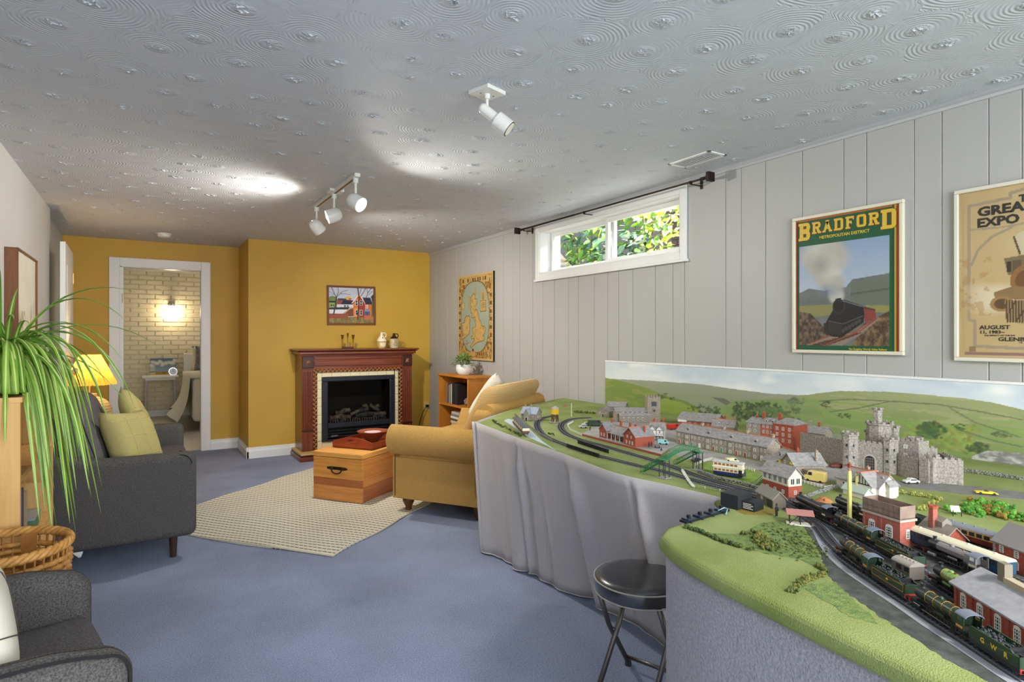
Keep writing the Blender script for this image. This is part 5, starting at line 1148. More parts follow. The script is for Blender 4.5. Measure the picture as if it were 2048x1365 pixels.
# ---------------------------------------------------------------- outside the high window
GZ = 1.70
struct(MB().box(RX+.22, 14, -6, 16, GZ-.3, GZ).build('ground_outside', mat('pale_gravel', (196, 190, 178), .9, col2=(160, 154, 142), vs=40)))
def shrubs():
    rs = random.Random(31); mats_ = [mat('shrub_leaf_%d' % k, c, .45) for k, c in enumerate(((96, 140, 52), (150, 176, 60), (196, 200, 70), (60, 96, 62), (150, 160, 140)))]
    def leafmesh(m_, s):
        g = MB(); g.add([(0, 0, 0), (s*.3, s*.22, s*.06), (s*.72, s*.17, s*.04), (s, 0, 0), (s*.72, -s*.17, s*.04), (s*.3, -s*.22, s*.06), (s*.5, 0, -.0)], [(0, 1, 6), (1, 2, 6), (2, 3, 6), (3, 4, 6), (4, 5, 6), (5, 0, 6)]); return g.mesh('leaf', m_)
    for nm, lab, x0, x1, y0, y1, X0, X1, n, s, pal in (
        ('shrub', 'leafy green shrub outside the left window pane', 1128, 1205, 440, 545, 3.55, 4.1, 230, .11, (0, 0, 1, 3)),
        ('shrub', 'broad-leaved grey green shrub low in the right window pane', 1205, 1300, 455, 550, 3.5, 4.0, 240, .12, (3, 4, 0, 3)),
        ('shrub', 'bright yellow green shrub filling the right window pane', 1275, 1365, 385, 520, 3.5, 4.1, 280, .085, (1, 2, 2, 0)),
        ('shrub', 'yellow green branch hanging at the top of the window', 1195, 1320, 400, 445, 4.1, 4.6, 150, .10, (0, 1, 2, 0))):
        c = atX((x0+x1)/2, (y0+y1)/2, (X0+X1)/2); t = thing(nm, lab, 'shrub', (c.x, c.y, GZ), 0, 'shrubs outside the high window')
        ms = [leafmesh(mats_[q], s) for q in pal]
        for k in range(n):
            p = atX(rs.uniform(x0, x1), rs.uniform(y0, y1), rs.uniform(X0, X1)); link(rs.choice(ms), 'leaf', t, p-Vector((c.x, c.y, GZ)), (rs.uniform(-1, 1), rs.uniform(-.2, 1.2), rs.uniform(1.6, 4.6)))
        for k in range(5):
            q = atX(rs.uniform(x0, x1), rs.uniform(y0, (y0+y1)/2), (X0+X1)/2)-Vector((c.x, c.y, GZ)); MB().cyl((q.x*.3, q.y*.3, 0), tuple(q), .012, .005, 6).build('branch', mat('bark', (92, 76, 58), .9), t)
shrubs()
t = thing('garden_wall', 'beige sloping retaining wall seen through the left pane', 'wall', (3.4, 4.6, GZ)); MB().xprism([(0, 0), (1.5, 0), (1.5, .55), (.55, .5), (.0, .08)], 0, .35).build('slope', mat('beige_render', (176, 160, 138), .8), t)
t = thing('neighbour_wall', 'brown brick house wall beyond the shrubs', 'wall', (6.2, 2, GZ))
bm_ = MB().box(0, .1, 0, .21, 0, .065).mesh('brick', mat('brown_brick', (128, 96, 78), .8))
MB().box(.02, .3, -1, 9, 0, 3).build('core', mat('mortar', (150, 136, 120), .9), t)
for r_ in range(22):
    for k in range(12): link(bm_, 'brick', t, (0, 1.2+k*.222+(.11 if r_ % 2 else 0), .3+r_*.076))
MB().box(-.05, .02, 2.0, 2.12, 0, 3).build('downpipe', mat('blue_grey_pipe', (120, 136, 152), .4), t)
# ---------------------------------------------------------------- in the bedroom
t = thing('wall_sconce', 'small lit chrome wall lamp on the cream bedroom wall', 'light', (.364, BW-.004, 1.79))
MB().lathe([(.001, 0), (.05, 0), (.045, .03), (.001, .035)], 20).build('base', M_chrome, t, smooth=50, rot=(R(90), 0, 0)); MB().cyl((0, -.03, 0), (0, -.09, 0), .02).ball((0, -.09, -.005), .034, 16).build('holder', M_chrome, t, smooth=50); MB().ball((0, -.10, -.055), .035, 16).build('bulb', mat('sconce_bulb', (255, 246, 220), .4, emit=(255, 236, 190), estr=25.), t, smooth=180)
lamp('POINT', 'sconce_light', (.364, BW-.12, 1.66), (0, 0, 0), 6, (1, .84, .56), shadow_soft_size=.05)
t = thing('nightstand', 'white bedside table with slim legs in the bedroom', 'table', (.205, 10.80, 0)); mw = mat('cream_white_paint', (226, 220, 206), .45)
MB().box(-.245, .245, -.17, .17, .635, .665).build('top', mw, t, bevel=.006); MB().box(-.2, .2, -.14, .14, .60, .635).build('apron', mw, t)
for sx in (-1, 1):
    for sy in (-1, 1): MB().cyl((sx*.205, sy*.135, 0), (sx*.185, sy*.12, .63), .014, .017, 8).build('leg', mat('grey_leg', (176, 174, 172), .4), t)
t = thing('small_canvas', 'canvas of clouds over a yellow field on the bedside table', 'painting', (.068, 10.955, .6655)); t.rotation_euler = (R(-8), 0, 0)
MB().box(0, .36, 0, .02, 0, .262).build('stretcher', mat('canvas_edge', (120, 110, 90), .7), t)
c = Canvas(100, 74, (92, 116, 150)); c.mix(c.V < 2, (84, 104, 138), (150, 168, 186), np.clip(c.V*1.1, 0, 1)); rs = np.random.RandomState(3)
for x, y in ((.15, .22), (.28, .3), (.38, .2), (.62, .3), (.75, .25), (.88, .3), (.9, .12), (.05, .4), (.5, .38)):
    for k in range(7): c.ell(x+rs.uniform(-.07, .07), y+rs.uniform(-.06, .08), .09, .10, (214, 212, 190), .5, .6)
c.rect(0, .84, 1, 1, (166, 136, 44)); c.rect(0, .8, 1, .85, (150, 130, 70)); c.rect(.45, .86, .6, .9, (110, 80, 40)); c.rect(0, .45, .2, 1, (206, 206, 184), .6); c.rect(0, .78, .2, .82, (60, 80, 60))
picture('canvas_front', .36, .262, c.a, t, (0, -.001, 0), None, M_print)
t = thing('alarm_clock', 'round silver clock on the bedside table', 'clock', (.372, 10.70, .6655)); MB().cyl((0, .015, .062), (0, -.015, .062), .062, n=24).build('case', M_chrome, t, smooth=40); MB().cyl((0, -.0155, .062), (0, -.017, .062), .05, n=24).build('dial', mat('clock_dial', (226, 230, 236), .3), t); MB().box(-.002, .002, -.019, -.0175, .062, .10).box(0, .025, -.019, -.0175, .06, .064).build('hands', M_black, t); MB().box(-.04, .04, -.012, .012, 0, .008).build('foot', M_chrome, t)
t = thing('waste_bin', 'small reddish wooden bin below the bedside table', 'bin', (-.115, 10.86, 0)); MB().lathe([(.001, 0), (.075, 0), (.105, .25), (.11, .262), (.10, .262), (.09, .24), (.001, .02)], 4).build('body', mat('red_oak_bin', (150, 86, 40), .5), t, rot=(0, 0, R(45)))
def bed():
    t = thing('bed', 'bed under a long white bedspread in the bedroom', 'bed', (.53, 10.93, 0)); mw = mat('white_bedspread', (226, 222, 212), .8, bump=.2, bs=60, bd=.004)
    MB().rbox((.72, -.98, .42), (.71, .97, .29), .06).build('mattress', mw, t, smooth=180); MB().box(0, 1.45, .0, .06, 0, 1.0).build('headboard', M_trim, t, bevel=.01)
    vs = []; n, m_ = 26, 9
    for j in range(m_+1):
        f = j/m_
        for i in range(n+1):
            y = -.12-1.85*i/n; fold = (math.sin(y*9)*.5+.5)*min(1, i/10); drop = .60+.10*math.sin(y*3.1+1.2); out = .05+.20*f*f*(.35+.65*fold)
            vs.append((-.02-out*(f**1.1), y, .725-drop*f if f else .722))
    for i in range(n+1): vs.append((.5, -.12-1.85*i/n, .728))
    fs = [(j*(n+1)+i, j*(n+1)+i+1, (j+1)*(n+1)+i+1, (j+1)*(n+1)+i) for j in range(m_) for i in range(n)]; b = (m_+1)*(n+1); fs += [(i, b+i, b+i+1, i+1) for i in range(n)]
    MB().add(vs, fs).build('bedspread', mw, t, smooth=180)
bed()
cushion('pillow', 'white pillow against the bedroom headboard', .6, .42, .16, (.93, 10.80, .92), (R(18), 0, 0), M_offw)
cushion('pillow', 'grey patterned pillow on the bedroom bed', .44, .42, .14, (.88, 10.55, .93), (R(20), 0, R(4)), mat('grey_pillow', (140, 140, 148), .8, col2=(112, 112, 122), vs=20))
# ================================================================ the model railway table
LZ = .770
def G(x, y, z=LZ): return atz(x, y, z)
M_grass = mat('static_grass', (124, 136, 76), .95, col2=(150, 160, 104), vs=5, vmix=(.3, .7), bump=.8, bs=380, bd=.003, spec=.1, detail=8)
M_grassd = mat('dark_turf', (92, 114, 72), .95, col2=(132, 148, 84), vs=70, vmix=(.3, .7), bump=.8, bs=300, bd=.003, spec=.1)
M_road = mat('model_asphalt', (112, 110, 108), .9, col2=(126, 124, 120), vs=30); M_pave = mat('model_paving', (168, 164, 158), .85, col2=(150, 147, 142), vs=14)
M_yard = mat('cinder_yard', (84, 86, 82), .95, col2=(60, 64, 60), vs=40, bump=.6, bs=200); M_kerb = mat('grey_path', (150, 150, 156), .7)
M_slate = mat('model_slate', (158, 154, 152), .7, col2=(134, 130, 128), vs=60, stretch=(1, 1, 3)); M_stone = mat('model_stone', (168, 156, 138), .85, col2=(130, 120, 106), vs=180, bump=.4, bs=300, bd=.001)
M_brick = mat('model_red_brick', (168, 84, 62), .8, col2=(146, 68, 50), vs=200, bump=.2, bs=400, bd=.0006); M_brickp = mat('model_pink_brick', (178, 104, 88), .8, col2=(160, 88, 74), vs=200)
M_castle = mat('castle_stone', (168, 160, 150), .85, col2=(122, 116, 108), vs=150, bump=.5, bs=250, bd=.001); M_mw = mat('model_white', (226, 222, 210), .6); M_win = mat('model_window_dark', (44, 46, 52), .25)
M_cream2 = mat('model_cream', (224, 212, 178), .6); M_timber = mat('model_timber', (46, 38, 32), .7); M_terra = mat('terracotta_pot', (186, 110, 80), .8); M_fgreen = mat('bridge_green', (38, 116, 66), .45)
M_rail = mat('nickel_rail', (176, 172, 166), .3, .8); M_sleep = mat('sleeper_black', (54, 54, 60), .8); M_bal = mat('grey_ballast', (128, 132, 146), .9, col2=(96, 100, 114), vs=300, bump=.5, bs=500, bd=.001)
FRONT = [(1.690, 3.124), (1.609, 2.511), (1.560, 2.07), (1.513, 1.70), (1.543, 1.48), (1.565, 1.30), (1.53, 1.20), (1.45, 1.172), (1.30, 1.16), (1.19, 1.145), (1.125, 1.105), (1.092, 1.04), (1.065, .95), (1.044, .847), (1.02, .62), (1.0, .40), (.985, .1), (.98, -.35)]
OUT = [(x, y) for x, y in FRONT]+[(2.955, -.35), (2.955, 3.99), (2.774, 3.90), (2.192, 3.57)]
lay = thing('model_railway_table', 'large model railway board with painted grass, roads and track', 'model railway', (0, 0, 0))
MB().prism(OUT[::-1], .728, LZ).build('grass_board', M_grass, lay, bevel=.018, seg=4)
for x, y in ((1.95, 3.1), (2.8, 3.6), (2.85, .0), (2.0, 2.0), (1.35, .85), (1.3, -.2)): MB().box(x-.03, x+.03, y-.03, y+.03, 0, .728).build('leg', M_pine, lay)
def patch(name, pts, m_, z=.0006, jit=0.):
    q = [(G(*p).x, G(*p).y) for p in pts]
    if jit:
        rs = random.Random(len(pts)+int(pts[0][0])); o_ = []
        for a, b in zip(q, q[1:]+q[:1]):
            n = max(1, int(math.hypot(b[0]-a[0], b[1]-a[1])/.009)); o_ += [(a[0]+(b[0]-a[0])*k/n+rs.gauss(0, jit), a[1]+(b[1]-a[1])*k/n+rs.gauss(0, jit)) for k in range(n)]
        q = o_
    ar = sum(a[0]*b[1]-b[0]*a[1] for a, b in zip(q, q[1:]+q[:1])); q = q if ar > 0 else q[::-1]
    return MB().prism(q, LZ-.002, LZ+z).build(name, m_, lay)
patch('street', [(1172, 846), (1240, 842), (1330, 848), (1372, 866), (1352, 888), (1535, 928), (1545, 912), (1600, 904), (1690, 944), (1790, 962), (1720, 968), (1660, 962), (1640, 976), (1560, 950), (1500, 938), (1440, 922), (1395, 924), (1330, 905), (1240, 880), (1195, 862)], M_pave)
patch('road', [(1790, 962), (1833, 966), (1940, 973), (2060, 987), (2200, 1008), (2200, 1030), (2060, 1001), (1940, 991), (1860, 981), (1803, 974), (1740, 966)], M_road, .0008)
patch('river', [(1016, 838), (1030, 842), (1060, 860), (1083, 882), (1105, 897), (1112, 902), (1096, 893), (1050, 872), (1022, 851), (1008, 842)], mat('pale_blue_river', (184, 198, 212), .3), .0006)
patch('town_green', [(1404, 928), (1440, 925), (1500, 940), (1520, 952), (1500, 968), (1430, 955), (1405, 946)], mat('bright_grass', (112, 140, 50), .95, col2=(134, 158, 66), vs=30), .0009)
patch('cinder_yard', [(1612, 1060), (1640, 1108), (1655, 1150), (1690, 1185), (1770, 1240), (1880, 1312), (1990, 1372), (2300, 1540), (2500, 1400), (2300, 1200), (2048, 1090), (1850, 1060), (1730, 1040), (1640, 1015), (1575, 1010)], M_yard, .0004, .0016)
patch('dark_turf', [(1470, 1078), (1520, 1048), (1575, 1040), (1606, 1058), (1640, 1110), (1648, 1145), (1600, 1120), (1530, 1108), (1480, 1094)], M_grassd, .0007, .0018)
patch('dark_turf', [(1410, 1066), (1480, 1070), (1500, 1092), (1450, 1085)], M_grassd, .0006, .0016)
patch('dark_turf', [(1600, 1172), (1670, 1165), (1760, 1250), (1700, 1235)], M_grassd, .0006, .0016)
patch('mud_patch', [(1470, 1022), (1515, 1012), (1560, 1022), (1540, 1032), (1490, 1030)], mat('ochre_mud', (138, 120, 50), .95), .0006)
# station platform
def slab_px(pts, z0, z1, name, m_, par):
    q = [(G(*p).x, G(*p).y) for p in pts]; ar = sum(a[0]*b[1]-b[0]*a[1] for a, b in zip(q, q[1:]+q[:1])); q = q if ar > 0 else q[::-1]
    return MB().prism(q, z0, z1).build(name, m_, par)
pl = [(1163, 872), (1322, 914), (1338, 902), (1302, 886), (1190, 860)]
slab_px(pl, LZ, LZ+.010, 'platform_edge', M_brick, lay); slab_px(pl, LZ+.010, LZ+.0115, 'platform_top', M_pave, lay)

# ---- track
def smooth(pts, n=6):
    P = [Vector(p) for p in pts]; out = []
    for i in range(len(P)-1):
        p0, p1, p2, p3 = P[max(i-1, 0)], P[i], P[i+1], P[min(i+2, len(P)-1)]
        for k in range(n):
            t = k/n; out.append(.5*((2*p1)+(p2-p0)*t+(2*p0-5*p1+4*p2-p3)*t*t+(3*p1-p0-3*p2+p3)*t**3))
    return out+[P[-1]]
def even(P, st):
    out = [P[0]]; acc = 0
    for a, b in zip(P, P[1:]):
        l = (b-a).length; t = st-acc
        while t <= l: out.append(a.lerp(b, t/l)); t += st
        acc = (acc+l) % st if l else acc
    return out
sl = MB().box(-.0021, .0021, -.0165, .0165, 0, .0022).mesh('sleeper', M_sleep)
NSL = [0]
def track_line(pts, bed=.044, near=False):
    P = smooth([G(*p) for p in pts]); P = [Vector((p.x, p.y, LZ)) for p in P]
    MB().ribbon([p+Vector((0, 0, .0014)) for p in P], bed).build('ballast', M_bal, lay)
    E_ = even(P, .0105); m = MB()
    for i, p in enumerate(E_):
        d = (E_[min(i+1, len(E_)-1)]-E_[max(i-1, 0)]); a = math.atan2(d.y, d.x)
        if near and NSL[0] < 300: link(sl, 'sleeper', lay, (p.x, p.y, LZ+.0014), (0, 0, a)); NSL[0] += 1
        else: m.M = Matrix.Translation((p.x, p.y, LZ+.0014)) @ Matrix.Rotation(a, 4, 'Z'); m.box(-.0021, .0021, -.0165, .0165, 0, .0022)
    if m.v: stuff(m.build('sleepers', M_sleep, lay))
    for s in (-1, 1):
        Q = []
        for i, p in enumerate(P):
            d = (P[min(i+1, len(P)-1)]-P[max(i-1, 0)]).normalized(); Q.append(p+Vector((-d.y, d.x, 0))*s*.0083+Vector((0, 0, .0048)))
        MB().tube(Q, .0011, 4).build('rail', M_rail, lay)
T_near = [(1578, 1020), (1605, 1034), (1635, 1055), (1655, 1080), (1672, 1098), (1700, 1122), (1750, 1156), (1800, 1190), (1850, 1222), (1900, 1255), (1960, 1293), (2040, 1346), (2130, 1400)]
track_line(T_near, near=True)
T2 = [(1576, 1004), (1610, 1020), (1665, 1050), (1725, 1082), (1780, 1112), (1840, 1146), (1880, 1172), (1930, 1204), (2000, 1245)]
track_line(T2, near=True)
track_line([(1112, 832), (1083, 838), (1074, 850), (1082, 867), (1101, 879), (1131, 891), (1159, 902), (1198, 913), (1241, 924), (1282, 934), (1323, 943), (1377, 959), (1432, 974), (1500, 992), (1578, 1020)])
track_line([(1180, 836), (1140, 840), (1122, 852), (1130, 867), (1159, 880), (1200, 891), (1241, 903), (1303, 921), (1350, 937), (1400, 955), (1450, 970), (1510, 985), (1576, 1004)])
track_line([(1580, 1000), (1640, 1010), (1700, 1030), (1780, 1070), (1860, 1105), (1960, 1150), (2100, 1215)])
track_line([(1760, 1055), (1830, 1080), (1900, 1110), (2010, 1155), (2150, 1215)]); track_line([(1800, 1040), (1860, 1062), (1930, 1085), (2000, 1106), (2150, 1150)])
kb = [Vector((p.x, p.y, LZ+.0012)) for p in smooth([G(*p) for p in [(1556, 1012), (1600, 1036), (1630, 1062), (1645, 1090), (1660, 1112), (1690, 1140), (1740, 1175), (1800, 1215), (1850, 1250), (1920, 1296), (2000, 1350), (2080, 1400)]])]
MB().ribbon(kb, .017).build('cess_path', M_kerb, lay)

# ---- houses
WC = {}
def window_mesh(w_, h_, bars=(1, 2), arch=False, m_=None):
    k = (round(w_, 4), round(h_, 4), bars, arch)
    if k not in WC:
        f = MB(); b = min(w_, h_)*.13; e = .0012
        f.box(-w_/2, w_/2, -e, 0, 0, b).box(-w_/2, -w_/2+b, -e, 0, b, h_).box(w_/2-b, w_/2, -e, 0, b, h_).box(-w_/2, w_/2, -e, 0, h_-b, h_)
        if arch: f.yprism([(-w_/2, h_)]+[(w_/2*math.cos(a), h_+w_*.28*math.sin(a)) for a in np.linspace(PI, 0, 8)], -e, 0)
        for i in range(1, bars[0]+1): x = -w_/2+w_*i/(bars[0]+1); f.box(x-b*.3, x+b*.3, -e*.9, 0, b, h_-b)
        for i in range(1, bars[1]): z = h_*i/bars[1]; f.box(-w_/2+b, w_/2-b, -e*.9, 0, z-b*.3, z+b*.3)
        WC[k] = (f.mesh('window', M_mw), MB().box(-w_/2+b*.5, w_/2-b*.5, -e*.35, .0004, b*.5, h_-b*.5).mesh('pane', M_win))
    return WC[k]
class Bld:
    def __init__(s, name, label, A, B, depth, cat='model house', group='model buildings'):
        s.A = Vector((A.x, A.y, LZ+.001)); d = Vector((B.x-A.x, B.y-A.y, 0)); s.L = d.length; s.D = depth
        s.t = thing(name, label, cat, s.A, math.atan2(d.y, d.x), group)
    def walls(s, h, hr, m_, x0=0, x1=None, y0=0, y1=None, ridge='x', z0=0, name='walls'):
        x1 = s.L if x1 is None else x1; y1 = s.D if y1 is None else y1; g = MB()
        if ridge == 'x': g.xprism([(y0, z0), (y1, z0), (y1, h), ((y0+y1)/2, h+hr), (y0, h)], x0, x1)
        elif ridge == 'y': g.yprism([(x0, z0), (x1, z0), (x1, h), ((x0+x1)/2, h+hr), (x0, h)], y0, y1)
        else: g.box(x0, x1, y0, y1, z0, h)
        g.build(name, m_, s.t); return s
    def roof(s, h, hr, m_, x0=0, x1=None, y0=0, y1=None, ridge='x', ov=.004, th=.0025, cap=None):
        x1 = s.L if x1 is None else x1; y1 = s.D if y1 is None else y1
        if ridge == 'x':
            ym = (y0+y1)/2; k = hr/(ym-y0)
            for a, b in ((y0-ov, ym), (y1+ov, ym)): MB().xprism([(a, h-ov*k), (b, h+hr), (b, h+hr+th*1.3), (a, h-ov*k+th*1.3)], x0-ov, x1+ov).build('roof_slope', m_, s.t)
            if cap: MB().box(x0-ov, x1+ov, ym-.0022, ym+.0022, h+hr+th*.6, h+hr+th*1.3+.0018).build('ridge_tiles', cap, s.t)
        else:
            xm = (x0+x1)/2; k = hr/(xm-x0)
            for a, b in ((x0-ov, xm), (x1+ov, xm)): MB().yprism([(a, h-ov*k), (b, h+hr), (b, h+hr+th*1.3), (a, h-ov*k+th*1.3)], y0-ov, y1+ov).build('roof_slope', m_, s.t)
            if cap: MB().box(xm-.0022, xm+.0022, y0-ov, y1+ov, h+hr+th*.6, h+hr+th*1.3+.0018).build('ridge_tiles', cap, s.t)
        return s
    def chim(s, x, y, z0, z1, m_=None, w_=.008, d_=.008, pots=2):
        c = MB().box(x-w_/2, x+w_/2, y-d_/2, y+d_/2, z0, z1).box(x-w_/2-.0012, x+w_/2+.0012, y-d_/2-.0012, y+d_/2+.0012, z1-.004, z1-.002).build('chimney', m_ or M_brick, s.t)
        for k in range(pots): MB().cyl((x+(k-(pots-1)/2)*.004, y, z1), (x+(k-(pots-1)/2)*.004, y, z1+.005), .0016, .0013, 8).build('chimney_pot', M_terra, c)
        return s
    def win(s, f, u, z, w_=.008, h_=.012, bars=(1, 2), arch=False, off=0.):
        fm, pm = window_mesh(w_, h_, bars, arch)
        loc, rz = {'f': ((u, -off-.0001, z), 0), 'r': ((s.L+off+.0001, u, z), PI/2), 'l': ((-off-.0001, u, z), -PI/2), 'b': ((u, s.D+off+.0001, z), PI)}[f]
        o = link(fm, 'window', s.t, loc, (0, 0, rz)); link(pm, 'pane', o); return s
    def door(s, f, u, w_, h_, m_, off=0., arch=True):
        loc, rz = {'f': ((u, -off, 0), 0), 'r': ((s.L+off, u, 0), PI/2), 'l': ((-off, u, 0), -PI/2)}[f]
        o = MB().box(-w_/2, w_/2, -.0012, 0, 0, h_).build('door', m_, s.t, loc=loc, rot=(0, 0, rz)); MB().box(-w_/2-.0012, -w_/2, -.0016, 0, 0, h_+.0012).box(w_/2, w_/2+.0012, -.0016, 0, 0, h_+.0012).box(-w_/2, w_/2, -.0016, 0, h_, h_+.0014).build('door_frame', M_mw, o); return s
    def dormer(s, x, y0, z, w_, h_, dep, m_=None, rm=None):
        d = MB().yprism([(x-w_/2, z), (x+w_/2, z), (x+w_/2, z+h_), (x, z+h_*1.7), (x-w_/2, z+h_)], y0, y0+dep).build('dormer', m_ or M_mw, s.t)
        for a in (-1, 1): MB().yprism([(x+a*(w_/2+.002), z+h_-.0015), (x, z+h_*1.7), (x, z+h_*1.7+.002), (x+a*(w_/2+.002), z+h_+.0008)], y0-.002, y0+dep).build('dormer_roof', rm or M_slate, d)
        MB().box(x-w_*.3, x+w_*.3, y0-.0006, y0, z+h_*.15, z+h_*.95).build('dormer_window', M_win, d); return s
    def box(s, name, a, m_, bevel=0): MB().box(*a).build(name, m_, s.t, bevel=bevel); return s

# A  grey stone chapel-house at the far end
b = Bld('stone_farmhouse', 'grey stone model house with blue slate roof beside the yellow water tower', G(1042, 841), G(1072, 843), .085)
b.walls(.042, .034, M_stone).roof(.042, .034, mat('blue_slate', (150, 156, 170), .6)).walls(.042, .03, M_stone, b.L*.28, b.L*.62, -.022, .04, 'y', 0, 'porch_wing').roof(.042, .03, MATS['blue_slate'], b.L*.28, b.L*.62, -.022, .04, 'y')
b.chim(.012, .042, .06, .092, M_stone, pots=1).chim(b.L*.5, .042, .06, .094, M_stone, pots=1).chim(b.L-.008, .042, .06, .092, M_stone, pots=1).win('f', b.L*.15, .018).win('f', b.L*.8, .018).win('r', .03, .016).win('r', .06, .016).door('f', b.L*.45, .012, .022, M_win, .022)
# B  yellow water tower
c0 = G(1110, 846); t = thing('water_tower', 'yellow model water tower on brown timber legs', 'model tower', (c0.x, c0.y, LZ+.001), .3, 'model buildings')
MB().lathe([(.001, 0), (.034, 0), (.036, .003), (.001, .004)], 20).build('base', M_pave, t); mt_ = mat('tower_timber', (104, 70, 44), .8)
for k in range(6): a = k*PI/3; MB().cyl((.021*math.cos(a), .021*math.sin(a), .003), (.018*math.cos(a), .018*math.sin(a), .05), .0026, n=6).build('leg', mt_, t); a2 = a+PI/3; MB().cyl((.0205*math.cos(a), .0205*math.sin(a), .008), (.019*math.cos(a2), .019*math.sin(a2), .044), .0014, n=5).build('brace', mt_, t)
MB().lathe([(.001, .05), (.022, .05), (.022, .085), (.001, .085)], 6).build('tank', mat('tower_yellow', (222, 180, 40), .5), t); MB().lathe([(.001, .085), (.026, .085), (.001, .098)], 6).build('tank_roof', MATS['blue_slate'], t)
# church, cottages by the backdrop
b = Bld('village_church', 'model stone church with clock tower near the backdrop', G(1233, 846), G(1300, 846), .11)
b.walls(.062, .016, M_stone, 0, None, .03, .11).roof(.062, .016, M_slate, 0, None, .03, .11).walls(.040, .004, M_stone, .02, None, 0, .03, 'flat', 0, 'aisle').roof(.040, .010, M_slate, .02, None, 0, .032)
for k in range(5): b.win('f', .045+k*(b.L-.06)/5, .044, .009, .012, (1, 1), True, -.030); b.win('f', .045+k*(b.L-.06)/5, .014, .009, .014, (1, 1), True)
b.box('tower', (b.L-.01, b.L+.065, .015, .09, 0, .145), M_stone).box('belfry_opening', (b.L+.012, b.L+.042, .0135, .016, .095, .122), M_win)
for k in range(5):
    for yy in (.018, .085): b.box('merlon', (b.L-.010+k*.0165, b.L-.001+k*.0165, yy-.004, yy+.004, .145, .154), M_stone)
cl = MB().cyl((0, 0, 0), (0, -.002, 0), .012, n=20).build('clock_face', mat('dark_dial', (40, 38, 36), .5), b.t, loc=(b.L+.028, .0148, .068)); MB().tube([(.009*math.cos(a), -.0022, .009*math.sin(a)) for a in np.linspace(0, 2*PI, 16, endpoint=False)], .0008, 4, True).build('clock_ring', M_mw, cl)
b = Bld('stone_barn', 'tall grey model barn behind the stone cottage by the backdrop', G(1214, 829), G(1250, 831), .07); b.walls(.052, .026, M_stone).roof(.052, .026, M_slate)
for k in range(3): b.win('f', .02+k*.03, .028)
b = Bld('stone_cottage', 'small stone model cottage beside the church', G(1194, 834), G(1218, 836), .06); b.walls(.036, .024, M_stone, ridge='y').roof(.036, .024, M_slate, ridge='y').win('f', .02, .02).win('f', b.L-.02, .02).door('f', b.L*.5, .01, .02, M_win).chim(b.L*.5, .05, .05, .075, M_stone, pots=1)
# station
A, B = G(1199, 874, LZ+.0115), G(1272, 895, LZ+.0115); b = Bld('railway_station', 'red brick model station with three gables behind the platform', A, B, .10); b.t.location.z = LZ+.012; L_ = b.L
b.walls(.040, .028, M_brick, 0, L_*.20, 0, .085, 'y').roof(.040, .028, M_slate, 0, L_*.20, 0, .085, 'y').walls(.034, .026, M_brick, L_*.18, L_*.72, .022, .085).roof(.034, .026, M_slate, L_*.18, L_*.72, .022, .085, cap=M_terra)
b.walls(.046, .034, M_brick, L_*.70, L_, -.004, .10, 'y').roof(.046, .034, M_slate, L_*.70, L_, -.004, .10, 'y', cap=M_terra)
b.box('canopy', (L_*.2, L_*.70, -.002, .026, .030, .033), M_slate)
for k in range(5): b.box('canopy_post', (L_*(.22+k*.115), L_*(.22+k*.115)+.0025, .0, .0025, 0, .030), M_mw)
for u in (L_*.06, L_*.14): b.win('f', u, .008, .008, .016)
for u in (L_*.78, L_*.86, L_*.93): b.win('f', u, .006, .008, .016, off=.004)
for u in (L_*.80, L_*.90): b.win('f', u, .034, .007, .012, off=.004)
for u in (L_*.3, L_*.42, L_*.62): b.win('f', u, .008, .008, .016, off=-.022)
b.door('f', L_*.52, .010, .022, M_timber, -.022)
for x, y in ((.02, .06), (L_*.35, .055), (L_*.6, .055), (L_*.76, .05), (L_*.94, .06)): b.chim(x, y, .05, .088)
b = Bld('half_timbered_inn', 'black and white model inn behind the brick station', G(1299, 880), G(1327, 882), .075); b.walls(.05, .03, M_mw).roof(.05, .03, M_slate, cap=M_terra); L_ = b.L
for k in range(7): b.box('timber', (L_*k/6.2, L_*k/6.2+.002, -.0008, 0, .024, .05), M_timber)
b.box('shop_front', (0, L_, -.006, 0, 0, .020), M_timber)
for k in range(4): b.win('f', L_*(.14+k*.24), .004, .011, .012, off=.006)
for k in (0, 1): b.walls(.052, .016, M_mw, L_*(.02+k*.5), L_*(.46+k*.5), -.004, .03, 'y', .03, 'gable').roof(.052, .016, M_slate, L_*(.02+k*.5), L_*(.46+k*.5), -.004, .03, 'y'); b.win('f', L_*(.24+k*.5), .034, .008, .012, off=.004)
b.chim(L_*.2, .04, .07, .1).chim(L_*.9, .04, .07, .1)
